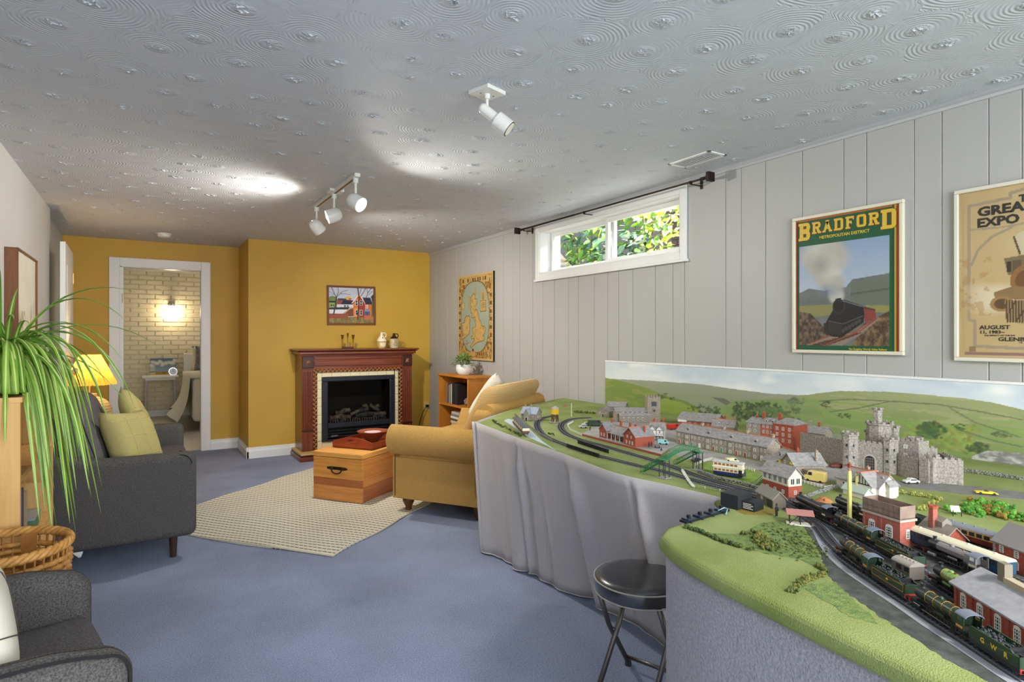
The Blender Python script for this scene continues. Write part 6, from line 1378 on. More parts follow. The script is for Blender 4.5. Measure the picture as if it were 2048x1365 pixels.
# terrace
A, B = G(1353, 887), G(1534, 925); b = Bld('stone_terrace', 'long grey stone terrace with dormers facing the tram', A, B, .085); L_ = b.L
b.walls(.060, .032, M_stone).roof(.060, .032, M_slate, cap=M_terra); n = 4; dcol = [mat('door_red', (160, 40, 50), .5), mat('door_white', (226, 226, 222), .5), mat('door_green', (46, 140, 110), .5), mat('door_maroon', (130, 40, 40), .5)]
for k in range(n):
    x = L_*k/n; w_ = L_/n
    for u in (.12, .34, .78, .93): b.win('f', x+w_*u, .036, .0085, .014)
    for u in (.34, .93): b.win('f', x+w_*u, .008, .0085, .014)
    b.box('bay', (x+w_*.46, x+w_*.68, -.006, 0, 0, .052), M_stone); b.win('f', x+w_*.57, .034, .013, .014, (2, 2), False, .006); b.win('f', x+w_*.57, .006, .013, .014, (2, 2), False, .006); b.box('bay_roof', (x+w_*.45, x+w_*.69, -.0075, 0, .052, .0535), M_slate)
    b.door('f', x+w_*.15, .009, .020, dcol[k]); b.door('f', x+w_*.79, .009, .020, dcol[(k+2) % 4])
    b.dormer(x+w_*.5, .010, .066, .012, .009, .03, M_stone); b.box('party_wall', (x-.001, x+.001, -.002, .087, .0, .0), M_stone) if k else None
    b.chim(x+w_*.98, .043, .085, .108, M_stone, .007, .014)
b = Bld('red_town_houses', 'tall red brick model town houses with hipped end behind the terrace', G(1493, 886), G(1574, 899), .11); L_ = b.L
b.walls(.098, .02, M_stone, 0, L_*.34).roof(.098, .02, M_slate, 0, L_*.34).walls(.100, .022, M_brickp, L_*.34, L_*.70, .004, None, 'x', 0, 'pink_walls').roof(.100, .022, M_slate, L_*.34, L_*.70, .004).walls(.110, 0, M_brick, L_*.70, L_*1.18, -.008, None, 'flat', 0, 'corner_block')
MB().add([(L_*.69, -.011, .11), (L_*1.20, -.011, .11), (L_*1.20, .113, .11), (L_*.69, .113, .11), (L_*.84, .05, .135), (L_*1.05, .05, .135)], [(0, 1, 5, 4), (1, 2, 5), (2, 3, 4, 5), (3, 0, 4), (0, 3, 2, 1)]).build('hipped_roof', M_slate, b.t)
for z in (.03, .056, .082):
    for u in (.08, .22): b.win('f', L_*u, z, .010, .014)
    for u in (.42, .52, .62): b.win('f', L_*u, z, .009, .015, off=-.004)
    for u in (.79, .93, 1.08): b.win('f', L_*u, z, .010, .015, off=.008)
b.box('cornice', (L_*.69, L_*1.19, -.011, .1, .106, .111), M_brick).dormer(L_*.45, .02, .108, .010, .008, .03).dormer(L_*.6, .02, .108, .010, .008, .03)
b.chim(L_*.30, .05, .1, .148, M_brick, .012, .012).chim(L_*.70, .05, .1, .150, M_brick, .014, .012).chim(L_*.12, .05, .1, .13, M_brick)
b = Bld('stone_villa', 'stone model villa with twin dormers behind the terrace', G(1424, 872), G(1468, 876), .08); b.walls(.05, .03, M_stone).roof(.05, .03, M_slate, cap=M_terra).dormer(b.L*.3, .012, .055, .014, .01, .03).dormer(b.L*.68, .012, .055, .014, .01, .03).chim(b.L*.95, .04, .06, .1, M_stone).chim(b.L*.5, .045, .075, .1)
for u in (.2, .5, .8): b.win('f', b.L*u, .02)
b = Bld('goods_shed', 'low red and white model goods shed with a wide grey roof', G(1357, 851), G(1432, 858), .14); b.walls(.034, .034, M_brickp, ridge='x').roof(.034, .034, M_slate, ov=.008).box('white_gable_board', (0, .05, -.01, .0, .022, .034), M_mw).box('loading_dock', (-.01, b.L*.7, -.03, 0, 0, .010), M_brickp)
for k in range(5): b.win('f', .03+k*.035, .012, .012, .010, (2, 1))
# corner shop and cottages
b = Bld('corner_shop', 'grey stone model shop with yellow signs beside the signal box', G(1546, 933), G(1601, 956), .10); L_ = b.L; ysign = mat('shop_sign_yellow', (226, 206, 60), .5)
b.walls(.040, .030, M_stone, 0, L_*.62, 0, .085).roof(.040, .030, M_slate, 0, L_*.62, 0, .085, cap=M_terra).walls(.028, .016, M_stone, 0, L_*.45, -.045, .0, 'x', 0, 'front_wing').roof(.028, .016, M_slate, 0, L_*.45, -.045, 0.)
b.walls(.046, .034, M_stone, L_*.6, L_*1.05, -.03, .09, 'y', 0, 'gable_wing').roof(.046, .034, M_slate, L_*.6, L_*1.05, -.03, .09, 'y')
b.dormer(L_*.2, .008, .046, .014, .010, .03).dormer(L_*.45, .008, .046, .014, .010, .03).win('f', L_*.1, .006, .014, .014, (2, 1), False, .045).win('f', L_*.32, .006, .014, .014, (2, 1), False, .045).win('f', L_*.74, .040, .010, .012, off=.03).win('f', L_*.80, .008, .018, .016, (3, 1), off=.03)
b.box('sign', (L_*.53, L_*.60, -.034, -.03, .036, .046), ysign).box('sign', (L_*.92, L_*1.04, -.033, -.03, .046, .054), ysign).box('step', (L_*.6, L_*1.0, -.04, -.03, 0, .004), M_brick).chim(L_*.55, .04, .06, .088, M_brick).chim(L_*1.0, .06, .06, .098, M_stone, pots=1).win('r', .03, .012, off=L_*.05).box('lean_to', (L_*1.05, L_*1.25, .0, .07, 0, .034), M_stone)
b = Bld('slate_cottage', 'model cottage with tall chimneys behind the castle wall', G(1607, 886), G(1650, 892), .08); b.walls(.052, .026, M_stone).roof(.052, .026, M_slate).chim(.012, .04, .06, .105, M_stone, .012).chim(b.L*.55, .04, .07, .1).win('f', .04, .03)
# signal box
b = Bld('signal_box', 'brick and cream model signal box with green stairs', G(1525, 980), G(1577, 998), .052, 'model signal box'); L_ = b.L
b.walls(.036, 0, M_brick, ridge='flat').walls(.068, .026, M_cream2, ridge='x', z0=.036, name='cabin').roof(.068, .026, M_slate, ov=.007)
for k in range(5): b.win('f', L_*(.1+k*.2), .040, L_*.17, .022, (2, 1))
for k in range(2): b.win('r', .015+k*.022, .040, .018, .022, (1, 1))
for k in range(3): b.win('f', L_*(.2+k*.3), .010, .010, .012)
b.win('r', .026, .010, .010, .012)
st = link(None, 'staircase', b.t); 
for s in (0, .012): MB().tube([(-.042, .01+s, .004), (-.002, .01+s, .038)], .0014, 5).build('stringer', M_fgreen, st); MB().tube([(-.042, .01+s, .018), (-.002, .01+s, .052)], .001, 5).build('handrail', M_fgreen, st)
for k in range(8): MB().box(-.041+k*.005, -.037+k*.005, .009, .023, .004+k*.0043, .005+k*.0043).build('tread', M_fgreen, st)
b.chim(-.012, .03, 0, .03, M_brick, .010, .010, 0)
# school
b = Bld('village_school', 'model school with half-timbered white gable and slate roof', G(1673, 975), G(1758, 999), .085); L_ = b.L
b.walls(.034, .034, mat('pale_render', (206, 200, 186), .8)).roof(.034, .034, M_slate, cap=M_terra).walls(.036, .036, M_mw, L_*.46, L_*.94, -.02, .05, 'y', 0, 'front_gable').roof(.036, .036, M_slate, L_*.46, L_*.94, -.02, .05, 'y', cap=M_terra)
for k in range(6): x = L_*(.54+k*.064); b.box('timber', (x, x+.002, -.0212, -.02, .040, .040+.030*(1-abs(k-2.5)/3)), M_timber)
b.box('timber', (L_*.48, L_*.92, -.0214, -.02, .037, .040), M_timber).win('f', L_*.63, .006, .010, .026, (1, 3), off=.02).win('f', L_*.72, .006, .010, .026, (1, 3), off=.02).win('f', L_*.84, .008, .009, .022, (1, 3), off=.02).win('f', L_*.2, .014, .014, .012, (1, 1)).win('r', .03, .010).win('r', .06, .010)
b.walls(.04, .022, MATS['pale_render'], L_*.8, L_+.012, .03, .062, 'y', 0, 'side_gable').roof(.04, .022, M_slate, L_*.8, L_+.012, .03, .062, 'y').chim(L_*.52, .045, .06, .082, M_stone, pots=1).chim(L_*.1, .04, .06, .08).walls(.018, .014, M_mw, L_*.45, L_*.95, -.052, -.022, 'x', 0, 'porch').roof(.018, .014, mat('pale_green_roof', (170, 182, 170), .7), L_*.45, L_*.95, -.052, -.022)
# castle
def castle():
    t = thing('model_castle', 'grey stone model castle with gatehouse and tall keep', 'model castle', (0, 0, LZ+.001), 0, 'model buildings')
    def P(x, y): q = G(x, y); return Vector((q.x, q.y, 0))
    bk = Vector((.82, .57, 0))
    def wall(a, c, h, th=.014, step=.011, back=0.):
        a, c = a+bk*back, c+bk*back; d = (c-a); l = d.length; r_ = math.atan2(d.y, d.x); o = link(None, 'curtain_wall', t, a, (0, 0, r_)); MB().box(0, l, 0, th, 0, h).build('wall_face', M_castle, o)
        k = 0
        while k*step*1.7+step <= l+.001: MB().box(k*step*1.7, k*step*1.7+step, 0, .004, h, h+.007).build('merlon', M_castle, o); k += 1
        return o, l
    def tower(c, r, h, n=8, wins=2, z0=0, face=-2.5):
        o = link(None, 'tower', t, c, (0, 0, PI/n)); MB().lathe([(.001, z0), (r, z0), (r, h), (r*1.1, h+.003), (r*1.1, h+.008), (r*.85, h+.008), (r*.85, h+.003), (.001, h+.003)], n).build('tower_shaft', M_castle, o)
        for k in range(n): a = 2*PI*(k+.5)/n; MB().box(-.0035, .0035, -.006 if r > .02 else -.004, .006 if r > .02 else .004, 0, .008).build('merlon', M_castle, o, loc=(r*.98*math.cos(a), r*.98*math.sin(a), h+.008), rot=(0, 0, a))
        for k in range(wins):
            for a in (face-.5, face+.35):
                a2 = a-PI/n; MB().box(-.002, .0015, -.0022, .0022, 0, .010).build('arrow_slit', M_win, o, loc=(r*.96*math.cos(a2), r*.96*math.sin(a2), z0+(h-z0)*(.35+.35*k)), rot=(0, 0, a2))
    wall(P(1600, 907), P(1648, 922), .085); wall(P(1648, 922), P(1694, 937), .095)
    tower(P(1701, 941)+bk*.02, .028, .128); tower(P(1782, 950)+bk*.02, .027, .122)
    o, l = wall(P(1712, 940), P(1768, 948), .108, .03)
    ga = MB(); w_ = .022; ga.yprism([(l*.5-w_, 0), (l*.5+w_, 0), (l*.5+w_, .042)]+[(l*.5+w_*math.cos(a), .042+w_*math.sin(a)) for a in np.linspace(0, PI, 10)][1:]+[(l*.5-w_, .042)], -.0012, .001); ga.build('gate_arch', mat('pale_castle_stone', (178, 170, 156), .85), o)
    w_ = .017; g2 = MB(); g2.yprism([(l*.5-w_, 0), (l*.5+w_, 0), (l*.5+w_, .042)]+[(l*.5+w_*math.cos(a), .042+w_*math.sin(a)) for a in np.linspace(0, PI, 10)][1:]+[(l*.5-w_, .042)], -.0018, .001); g2.build('gate_opening', M_win, o)
    for k in range(6): MB().box(l*.5-.015+k*.006, l*.5-.0135+k*.006, -.003, -.0018, 0, .052).build('portcullis_bar', mat('iron_grey', (120, 112, 100), .6), o)
    for k in range(5): MB().box(l*.5-.016, l*.5+.016, -.0028, -.0018, .008+k*.01, .0092+k*.01).build('portcullis_bar', MATS['iron_grey'], o)
    wall(P(1795, 951), P(1836, 963), .074); wall(P(1838, 964), P(1857, 968), .076); tower(P(1866, 968)+bk*.012, .019, .084, 6, 0); wall(P(1876, 968), P(1927, 972), .085)
    wall(P(1927, 972)+bk*.0, P(1927, 972)+bk*.18+Vector((0, .02, 0)), .075); wall(P(1845, 955)+bk*.14, P(1895, 958)+bk*.14, .085)
    # keep and inner buildings
    kc = P(1770, 948)+bk*.12; tower(kc, .045, .165, 8, 1, .0); tower(kc+Vector((.005, .01, 0)), .017, .215, 6, 1); tower(kc+Vector((.022, -.04, 0)), .02, .15, 6, 1); tower(P(1748, 940)+bk*.07, .022, .125, 6, 1)
    ib = link(None, 'inner_hall', t, P(1800, 955)+bk*.06, (0, 0, math.atan2(P(1836, 962).y-P(1800, 955).y, P(1836, 962).x-P(1800, 955).x))); MB().box(0, .075, 0, .07, 0, .128).build('hall_walls', M_castle, ib)
    for k in range(5): MB().box(k*.0165, k*.0165+.009, 0, .004, .128, .135).build('merlon', M_castle, ib)
    for z in (.065, .098): fm, pm = window_mesh(.014, .016, (2, 3)); w2 = link(fm, 'hall_window', ib, (.03, -.0005, z)); 
    tower(P(1841, 962)+bk*.085, .022, .125, 8, 0)
castle()
# ---- yard buildings in the foreground
b = Bld('water_tank_house', 'red brick model water tower building with open grey tank', G(1726, 1073), G(1800, 1100), .05); L_ = b.L
b.walls(.064, 0, M_brickp, ridge='flat').box('string_course', (-.003, L_+.003, -.003, .053, .064, .069), mat('tank_stone', (176, 160, 146), .8)); mtk = mat('rusty_tank', (146, 124, 110), .7, col2=(128, 106, 94), vs=40)
for a in ((0, L_, 0, .002), (0, L_, .048, .05), (0, .002, .002, .048), (L_-.002, L_, .002, .048)): b.box('tank_wall', (a[0], a[1], a[2], a[3], .069, .101), mtk)
b.box('tank_floor', (0, L_, 0, .05, .069, .072), mtk)
for k in range(8): b.box('tank_rib', (L_*k/7-.0006, L_*k/7+.0006, -.001, 0, .069, .101), mat('tank_rib_dark', (110, 92, 82), .7))
b.box('tank_rib', (0, L_, -.001, 0, .084, .0852), MATS['tank_rib_dark'])
for u in (.25, .72): b.win('f', L_*u, .020, .018, .026, (2, 4), True); b.box('pilaster', (L_*(u-.25)+.001, L_*(u-.25)+.006, -.002, 0, 0, .064), M_brickp)
b.win('r', .025, .022, .012, .020, (2, 3), True)
b = Bld('boiler_house', 'small brick model shed with a stepped grey roof below the chimney', G(1836, 1082), G(1888, 1106), .055); b.walls(.030, .026, M_brick).roof(.030, .026, mat('weathered_roof', (140, 134, 122), .8), ov=.005).walls(.062, .01, MATS['weathered_roof'], b.L*.3, b.L*.7, .016, .04, 'x', .05, 'roof_vent')
c0 = G(1866, 1090); t = thing('factory_chimney', 'slender red brick model chimney beside the brick shed', 'model chimney', (c0.x, c0.y, LZ+.001), .4, 'model buildings'); MB().lathe([(.001, 0), (.0115, 0), (.0085, .092), (.001, .092)], 4).build('stack', M_brickp, t); MB().lathe([(.001, .090), (.0105, .090), (.011, .096), (.006, .096), (.001, .092)], 8).build('cap', M_brick, t)
b = Bld('stationmaster_house', 'red brick model house with slate roof at the right edge', G(1987, 1128), G(2075, 1165), .085); b.walls(.052, .036, M_brick).roof(.052, .036, mat('grey_slate_rows', (134, 130, 128), .75, col2=(116, 112, 110), vs=90, wave=1., stretch=(1, 1, 2)))
for k in range(8): b.box('quoin', (-.0008, .006 if k % 2 else .004, -.001, .001, k*.0065, k*.0065+.0055), M_pave)
for u in (.02, .055): b.win('f', u, .032, .010, .015, (2, 3), True); b.win('f', u, .006, .010, .016, (2, 3), True)
b = Bld('engine_shed', 'long red brick model engine shed with skylit grey roof in the front', G(1908, 1216), G(2052, 1312), .105); L_ = b.L+.10
b.walls(.046, .026, M_brick, 0, L_).roof(.046, .026, mat('shed_roof_grey', (160, 160, 164), .6, col2=(146, 146, 150), vs=70), 0, L_, ov=.006)
for k in range(5): b.win('f', .026+k*.042, .010, .015, .024, (2, 4), True); b.box('pier', (.003+k*.042, .009+k*.042, -.002, 0, 0, .046), M_brick)
ms = mat('skylight', (196, 206, 206), .3)
for k in range(9): MB().add([(.05+k*.017, .018, .0578), (.064+k*.017, .018, .0578), (.064+k*.017, .034, .0660), (.05+k*.017, .034, .0660)], [(0, 1, 2, 3)]).build('skylight_pane', ms, b.t)
b.box('ridge_vent', (.06, L_, .045, .06, .070, .082), mat('tan_vent', (170, 156, 130), .7)).box('smoke_stack', (.045, .062, .046, .060, .06, .105), mat('grey_stack', (120, 112, 96), .8))
b = Bld('black_control_box', 'black box with white print at the corner of the layout', G(1441, 1013), G(1476, 1022), .075, 'control box'); b.t['group'] = 'layout electrics'; mb = mat('matt_black_card', (38, 40, 44), .6)
b.box('box', (0, b.L, 0, .075, 0, .042), mb, .001).box('low_block', (b.L, b.L+.04, .02, .07, 0, .026), mb)
for k in range(4): b.box('print_line', (b.L+.004, b.L+.036-(k % 2)*.006, .0192, .02, .005+k*.0045, .0068+k*.0045), M_mw)
b = Bld('lineside_hut', 'grey brown model hut next to the black control box', G(1513, 1001), G(1546, 1019), .04); b.walls(.028, .020, mat('grey_planks', (112, 100, 88), .85), ridge='x').roof(.028, .020, MATS['weathered_roof'], ov=.004).win('f', b.L*.35, .012, .012, .010, (1, 2)).box('doorway', (b.L*.66, b.L*.9, -.001, 0, 0, .022), M_win)
c0 = G(1600, 1050); t = thing('coal_stage', 'small open shelter with a pink roof beside the near track', 'model shelter', (c0.x, c0.y, LZ+.001), R(-52), 'model buildings')
MB().box(-.034, .034, -.016, .016, 0, .002).build('slab', M_mw, t)
for x in (-.026, .0, .026):
    for y in (-.010, .010): MB().box(x-.0012, x+.0012, y-.0012, y+.0012, .002, .030).build('post', M_timber, t)
MB().xprism([(-.018, .028), (.018, .034), (.018, .036), (-.018, .030)], -.034, .034).build('roof', mat('pink_roof', (176, 120, 112), .8), t); MB().tube([(-.026, -.01, .004), (0, -.01, .028)], .001, 4).tube([(0, -.01, .028), (.026, -.01, .004)], .001, 4).build('brace', M_timber, t)
# ---- footbridge
def footbridge():
    a = G(1329, 957); c = G(1396, 941); o = Vector((a.x, a.y, LZ+.001)); d = Vector((c.x-a.x, c.y-a.y, 0)); S = d.length
    t = thing('footbridge', 'green lattice model footbridge arching over the tracks', 'model footbridge', o, math.atan2(d.y, d.x), 'model buildings'); H = .066; W_ = .030
    blk = mat('bridge_post_dark', (48, 50, 56), .5)
    for x0 in (0, S):
        for x in (-.012, .012):
            for y in (-.012, .014): MB().cyl((x0+x, y, 0), (x0+x, y, H), .0018, n=8).build('column', blk, t)
        MB().box(x0-.018, x0+.018, -.018, .02, 0, .003).build('footing', M_pave, t); MB().box(x0-.018, x0+.018, -.016, .018, H, H+.002).build('landing', M_fgreen, t)
    def run(p0, p1, arch, name, yy, n=14, hgt=.017):
        pts = [Vector(p0).lerp(Vector(p1), k/n)+Vector((0, 0, arch*math.sin(PI*k/n))) for k in range(n+1)]; r_ = link(None, name, t)
        dk = (Vector(p1)-Vector(p0)); dk.z = 0; nr = Vector((-dk.y, dk.x, 0)).normalized()*.012
        MB().ribbon([p+Vector((0, 0, .001)) for p in pts], .024).build('deck', M_fgreen, r_)
        for s in (-1, 1):
            for h_ in (0, hgt): MB().tube([p+nr*s+Vector((0, 0, h_)) for p in pts], .0011, 5).build('lattice_rail', M_fgreen, r_)
            for k in range(n):
                MB().tube([pts[k]+nr*s, pts[k+1]+nr*s+Vector((0, 0, hgt))], .0006, 4).tube([pts[k]+nr*s+Vector((0, 0, hgt)), pts[k+1]+nr*s], .0006, 4).build('lattice', M_fgreen, r_)
    run((-.0, 0, H), (S, 0, H), .022, 'span', 0, 16)
    rot = -math.atan2(d.y, d.x)
    def loc(q): v = Vector((q.x-o.x, q.y-o.y, 0)); return Matrix.Rotation(rot, 3, 'Z') @ v
    f1 = loc(G(1284, 947)); run((0, 0, H), (f1.x, f1.y, .002), 0, 'near_stair', 0, 12); f2 = loc(G(1349, 932)); run((S, 0, H), (f2.x, f2.y, .002), 0, 'far_stair', 0, 12)
footbridge()
# black girder bridge
for k, (p, q) in enumerate((((1134, 896), (1198, 917)), ((1156, 888), (1217, 908)))):
    a, c = G(*p), G(*q); l = (Vector((c.x-a.x, c.y-a.y, 0))).length; t = thing('girder_parapet', ('near', 'far')[k]+' black plate girder beside the curved tracks', 'model girder', (a.x, a.y, LZ+.001), math.atan2(c.y-a.y, c.x-a.x), 'model buildings')
    MB().box(0, l, 0, .002, 0, .016).build('plate', mat('girder_black', (34, 34, 38), .5), t)
    for i in range(14): MB().box(l*i/13.5, l*i/13.5+.002, -.002, 0, 0, .016).build('stiffener', MATS['girder_black'], t)
    MB().box(0, l, -.003, .003, .016, .018).build('flange', MATS['girder_black'], t)

# ---- rolling stock
def wheels(t, xs, r, y, m_=None, name='wheel'):
    w_ = MB(); 
    for k in range(10): a = 2*PI*k/10; w_.tube([(0, 0, 0), (.9*math.cos(a), 0, .9*math.sin(a))], .05, 4)
    w_.tube([(math.cos(a), 0, math.sin(a)) for a in np.linspace(0, 2*PI, 18, endpoint=False)], .10, 6, True); me = w_.mesh(name, m_ or mat('wheel_dark', (62, 58, 54), .5, .3))
    for x in xs:
        for s in (-1, 1): link(me, name, t, (x, s*y, r), None, (r*.92, r*.92, r*.92))
M_lblack = mat('loco_black', (34, 34, 38), .35); M_lgreen = mat('loco_green', (44, 62, 46), .35); M_lgreen2 = mat('loco_light_green', (128, 168, 96), .4); M_lgrey = mat('loco_grey', (128, 124, 124), .5); M_bred = mat('buffer_red', (170, 56, 46), .5); M_steel = mat('rod_steel', (150, 146, 140), .3, .9)
M_smoke2 = mat('smokebox_black', (40, 42, 46), .45); M_coal = mat('coal', (70, 72, 76), .6, col2=(36, 38, 40), vs=200, bump=1., bs=300); M_line = mat('orange_lining', (206, 138, 52), .5); M_gold2 = mat('gold_letter', (214, 176, 60), .5)
M_cabroof = mat('cab_roof_grey', (112, 118, 134), .4)
def loco(label, pf, pr, col, length=None, bands=True, big=True, number=True):
    f, r_ = G(*pf, LZ+.006), G(*pr, LZ+.006); d = Vector((f.x-r_.x, f.y-r_.y, 0)); L_ = length or d.length
    t = thing('steam_locomotive', label, 'model train', (r_.x, r_.y, LZ+.0058), math.atan2(d.y, d.x), 'model locomotives and tenders'); hw = .0155
    MB().box(.004, L_-.006, -.010, .010, .006, .013).build('frame', M_lblack, t)
    MB().box(0, L_-.003, -hw, hw, .0155, .017).build('running_plate', M_lblack, t)
    bx0, bx1 = .036, L_-.032; zc = .0295; r = .0105
    b = MB().cyl((bx0, 0, zc), (bx1, 0, zc), r*1.06, r*.96, 20).build('boiler', col, t, smooth=40)
    MB().cyl((bx1, 0, zc), (L_-.010, 0, zc), r*1.0, n=20).cyl((L_-.0105, 0, zc), (L_-.008, 0, zc), r*.85, r*.7, 20).build('smokebox', M_smoke2, t, smooth=40)
    MB().lathe([(.001, 0), (.0046, 0), (.0034, .002), (.0036, .006), (.0044, .007), (.0044, .008), (.003, .008), (.001, .004)], 14, (L_-.019, 0, zc+r*.93)).build('chimney', M_smoke2, t, smooth=50)
    MB().ball((bx0+(bx1-bx0)*.55, 0, zc+r*.95), .0048, 12, (1, 1, .9)).build('dome', col, t, smooth=180); MB().cyl((bx0+.012, 0, zc+r), (bx0+.012, 0, zc+r+.003), .002, n=8).build('safety_valve', mat('brass_valve', (180, 140, 60), .3, 1.), t)
    if bands:
        for k in range(4): x = bx0+(bx1-bx0)*(.08+k*.28); MB().tube([(x, r*1.07*math.cos(a), zc+r*1.07*math.sin(a)) for a in np.linspace(0, 2*PI, 20, endpoint=False)], .0004, 4, True).build('boiler_band', M_line, b)
    MB().tube([(bx0, r*1.2, zc+.003), (L_-.012, r*1.12, zc+.003)], .0004, 4).tube([(bx0, -r*1.2, zc+.003), (L_-.012, -r*1.12, zc+.003)], .0004, 4).build('handrail', M_steel, t)
    # firebox and cab
    MB().xprism([(-r, .017), (r, .017), (r*1.08, zc), (r*.8, zc+r*.85), (0, zc+r*1.08), (-r*.8, zc+r*.85), (-r*1.08, zc)], .022, bx0+.002).build('firebox', col, t)
    for s in (-1, 1):
        c = MB().box(.004, .022, s*hw-.0006, s*hw+.0006, .017, .031).box(.004, .008, s*hw-.0006, s*hw+.0006, .031, .040).box(.018, .022, s*hw-.0006, s*hw+.0006, .031, .040).build('cab_side', col, t); MB().box(.006, .0205, s*(hw+.0008)-.0002, s*(hw+.0008)+.0002, .0195, .0235).build('number_plate', M_line if bands else M_cream2, c) if number else None
    MB().box(.0215, .0225, -hw, hw, .017, .040).build('cab_front', col, t)
    n = 8; q = [(hw*1.05*math.cos(a), .0395+.006*math.sin(a)) for a in np.linspace(0, PI, n+1)]; q2 = [(y*.94, z-.001) for y, z in q[::-1]]
    MB().xprism(q+q2, .0, .024).build('cab_roof', M_cabroof, t, smooth=30); MB().box(.005, .020, -hw*.9, hw*.9, .017, .019).build('cab_floor', M_timber, t)
    # motion
    wr_ = .0105 if big else .008; xs = [.036+(L_*.62-.036)*k/2 for k in range(3)]; wheels(t, xs, wr_, .0112); wheels(t, [L_-.036, L_-.016], .0055, .0105, name='leading_wheel'); wheels(t, [.012], .0062, .0108, name='trailing_wheel')
    for s in (-1, 1):
        MB().box(xs[0], xs[2], s*.0138-.0004, s*.0138+.0004, .0062, .0076).build('coupling_rod', M_steel, t); MB().box(xs[1], L_-.026, s*.0148-.0004, s*.0148+.0004, .0070, .0084).build('connecting_rod', M_steel, t)
        MB().cyl((L_-.034, s*.0135, .010), (L_-.016, s*.0135, .010), .0042, n=14).build('cylinder', col if not bands else M_lblack, t, smooth=40); MB().box(xs[1]-.010, xs[1]+.012, s*(hw-.002)-.001, s*(hw-.002)+.001, .0165, .0205).build('splasher', col, t)
    MB().box(L_-.004, L_-.002, -hw, hw, .009, .0165).build('buffer_beam', M_bred, t)
    for s in (-1, 1): MB().cyl((L_-.002, s*.011, .0125), (L_+.003, s*.011, .0125), .0014, n=8).cyl((L_+.002, s*.011, .0125), (L_+.003, s*.011, .0125), .0026, n=10).build('buffer', M_lblack, t)
    return t
def tender(label, pf, pr, col, lining=True, letters=None, crest=False):
    f, r_ = G(*pf, LZ+.006), G(*pr, LZ+.006); d = Vector((f.x-r_.x, f.y-r_.y, 0)); L_ = d.length; hw = .0155
    t = thing('tender', label, 'model train', (r_.x, r_.y, LZ+.0058), math.atan2(d.y, d.x), 'model locomotives and tenders')
    MB().box(.003, L_-.003, -.0145, .0145, .006, .0135).build('frame', M_lblack, t)
    for s in (-1, 1): MB().add([(.002, s*hw, .0135), (L_-.002, s*hw, .0135), (L_-.002, s*hw, .030), (L_-.006, s*hw, .034), (.018, s*(hw-.001), .034), (.014, s*(hw-.001), .031), (.002, s*hw, .031)]+[(.002, s*(hw-.002), .0135), (L_-.002, s*(hw-.002), .0135), (L_-.002, s*(hw-.002), .030), (L_-.006, s*(hw-.002), .034), (.018, s*(hw-.003), .034), (.014, s*(hw-.003), .031), (.002, s*(hw-.002), .031)], [tuple(range(7)), tuple(range(13, 6, -1))]+[(i, (i+1) % 7, 7+(i+1) % 7, 7+i) for i in range(7)]).build('side_sheet', col, t)
    MB().box(.002, .004, -hw, hw, .0135, .031).build('end_sheet', col, t); MB().box(.004, L_-.004, -hw+.002, hw-.002, .0135, .0275).build('tank', col, t); MB().lathe([(.001, 0), (.006, 0), (.006, .002), (.001, .002)], 14, (.011, 0, .0275)).build('filler_dome', M_lblack, t)
    MB().box(.021, .0225, -hw+.002, hw-.002, .0275, .036).build('coal_plate', M_lblack, t)
    m = MB(); rs = random.Random(int(L_*1e5))
    for k in range(110): m.ball((rs.uniform(.024, L_-.008), rs.uniform(-.011, .011), .0275+rs.uniform(0, .0055)), rs.uniform(.0016, .003), 5, (1, .9, .8))
    stuff(m.build('coal_load', M_coal, t))
    if lining:
        for s in (-1, 1): y = s*(hw+.0003); MB().tube([(.006, y, .016), (L_-.006, y, .016), (L_-.006, y, .0285), (.006, y, .0285)], .0004, 4, True).build('lining', M_line, t)
    if crest:
        for s in (-1, 1): MB().ball((L_*.5, s*(hw+.0002), .0225), .003, 8, (1.3, .15, .8)).build('crest', M_gold2, t)
    if letters:
        for k, ch in enumerate(letters): text(ch, .011, M_gold2, t, (L_*(.70-.22*k), hw+.0003, .0185), (R(90), 0, PI), .0002, .0003, 'CENTER')
    wheels(t, [.014, L_*.5, L_-.014], .0062, .0112); MB().box(0, .002, -hw, hw, .007, .0135).build('buffer_beam', M_bred, t)
    for s in (-1, 1): MB().cyl((0, s*.011, .0105), (-.004, s*.011, .0105), .0026, n=10).build('buffer', M_lblack, t)
    return t
loco('dark green lined locomotive on the front track ahead of the orange-lined tender', (1684, 1106), (1752, 1157), M_lgreen)
tender('green tender with orange lining on the front track', (1755, 1159), (1826, 1204), M_lgreen, True, None, True)
loco('green locomotive nearest the camera on the front track', (1832, 1209), (1950, 1286), M_lgreen)
tender('green tender lettered in gold at the bottom right corner', (1954, 1289), (2062, 1360), M_lgreen, False, 'GWR')
loco('dark green locomotive on the second track beside the brick tank house', (1672, 1052), (1757, 1098), M_lgreen)
tender('green tender with gold emblem behind the second-track locomotive', (1761, 1101), (1840, 1144), M_lgreen, True, None, True)
loco('black locomotive beside the pink-roofed shelter', (1594, 1013), (1664, 1048), M_lblack, bands=False)
loco('black locomotive half hidden behind the yellow post', (1672, 1018), (1740, 1047), M_lblack, bands=False)
loco('light green locomotive in front of the engine shed', (1870, 1164), (1945, 1212), M_lgreen2)
loco('plain grey locomotive beside the blue coach', (1856, 1108), (1968, 1156), M_lgrey, bands=False)
tender('dark green tender behind the brick tank house', (1822, 1052), (1862, 1066), M_lgreen, False)
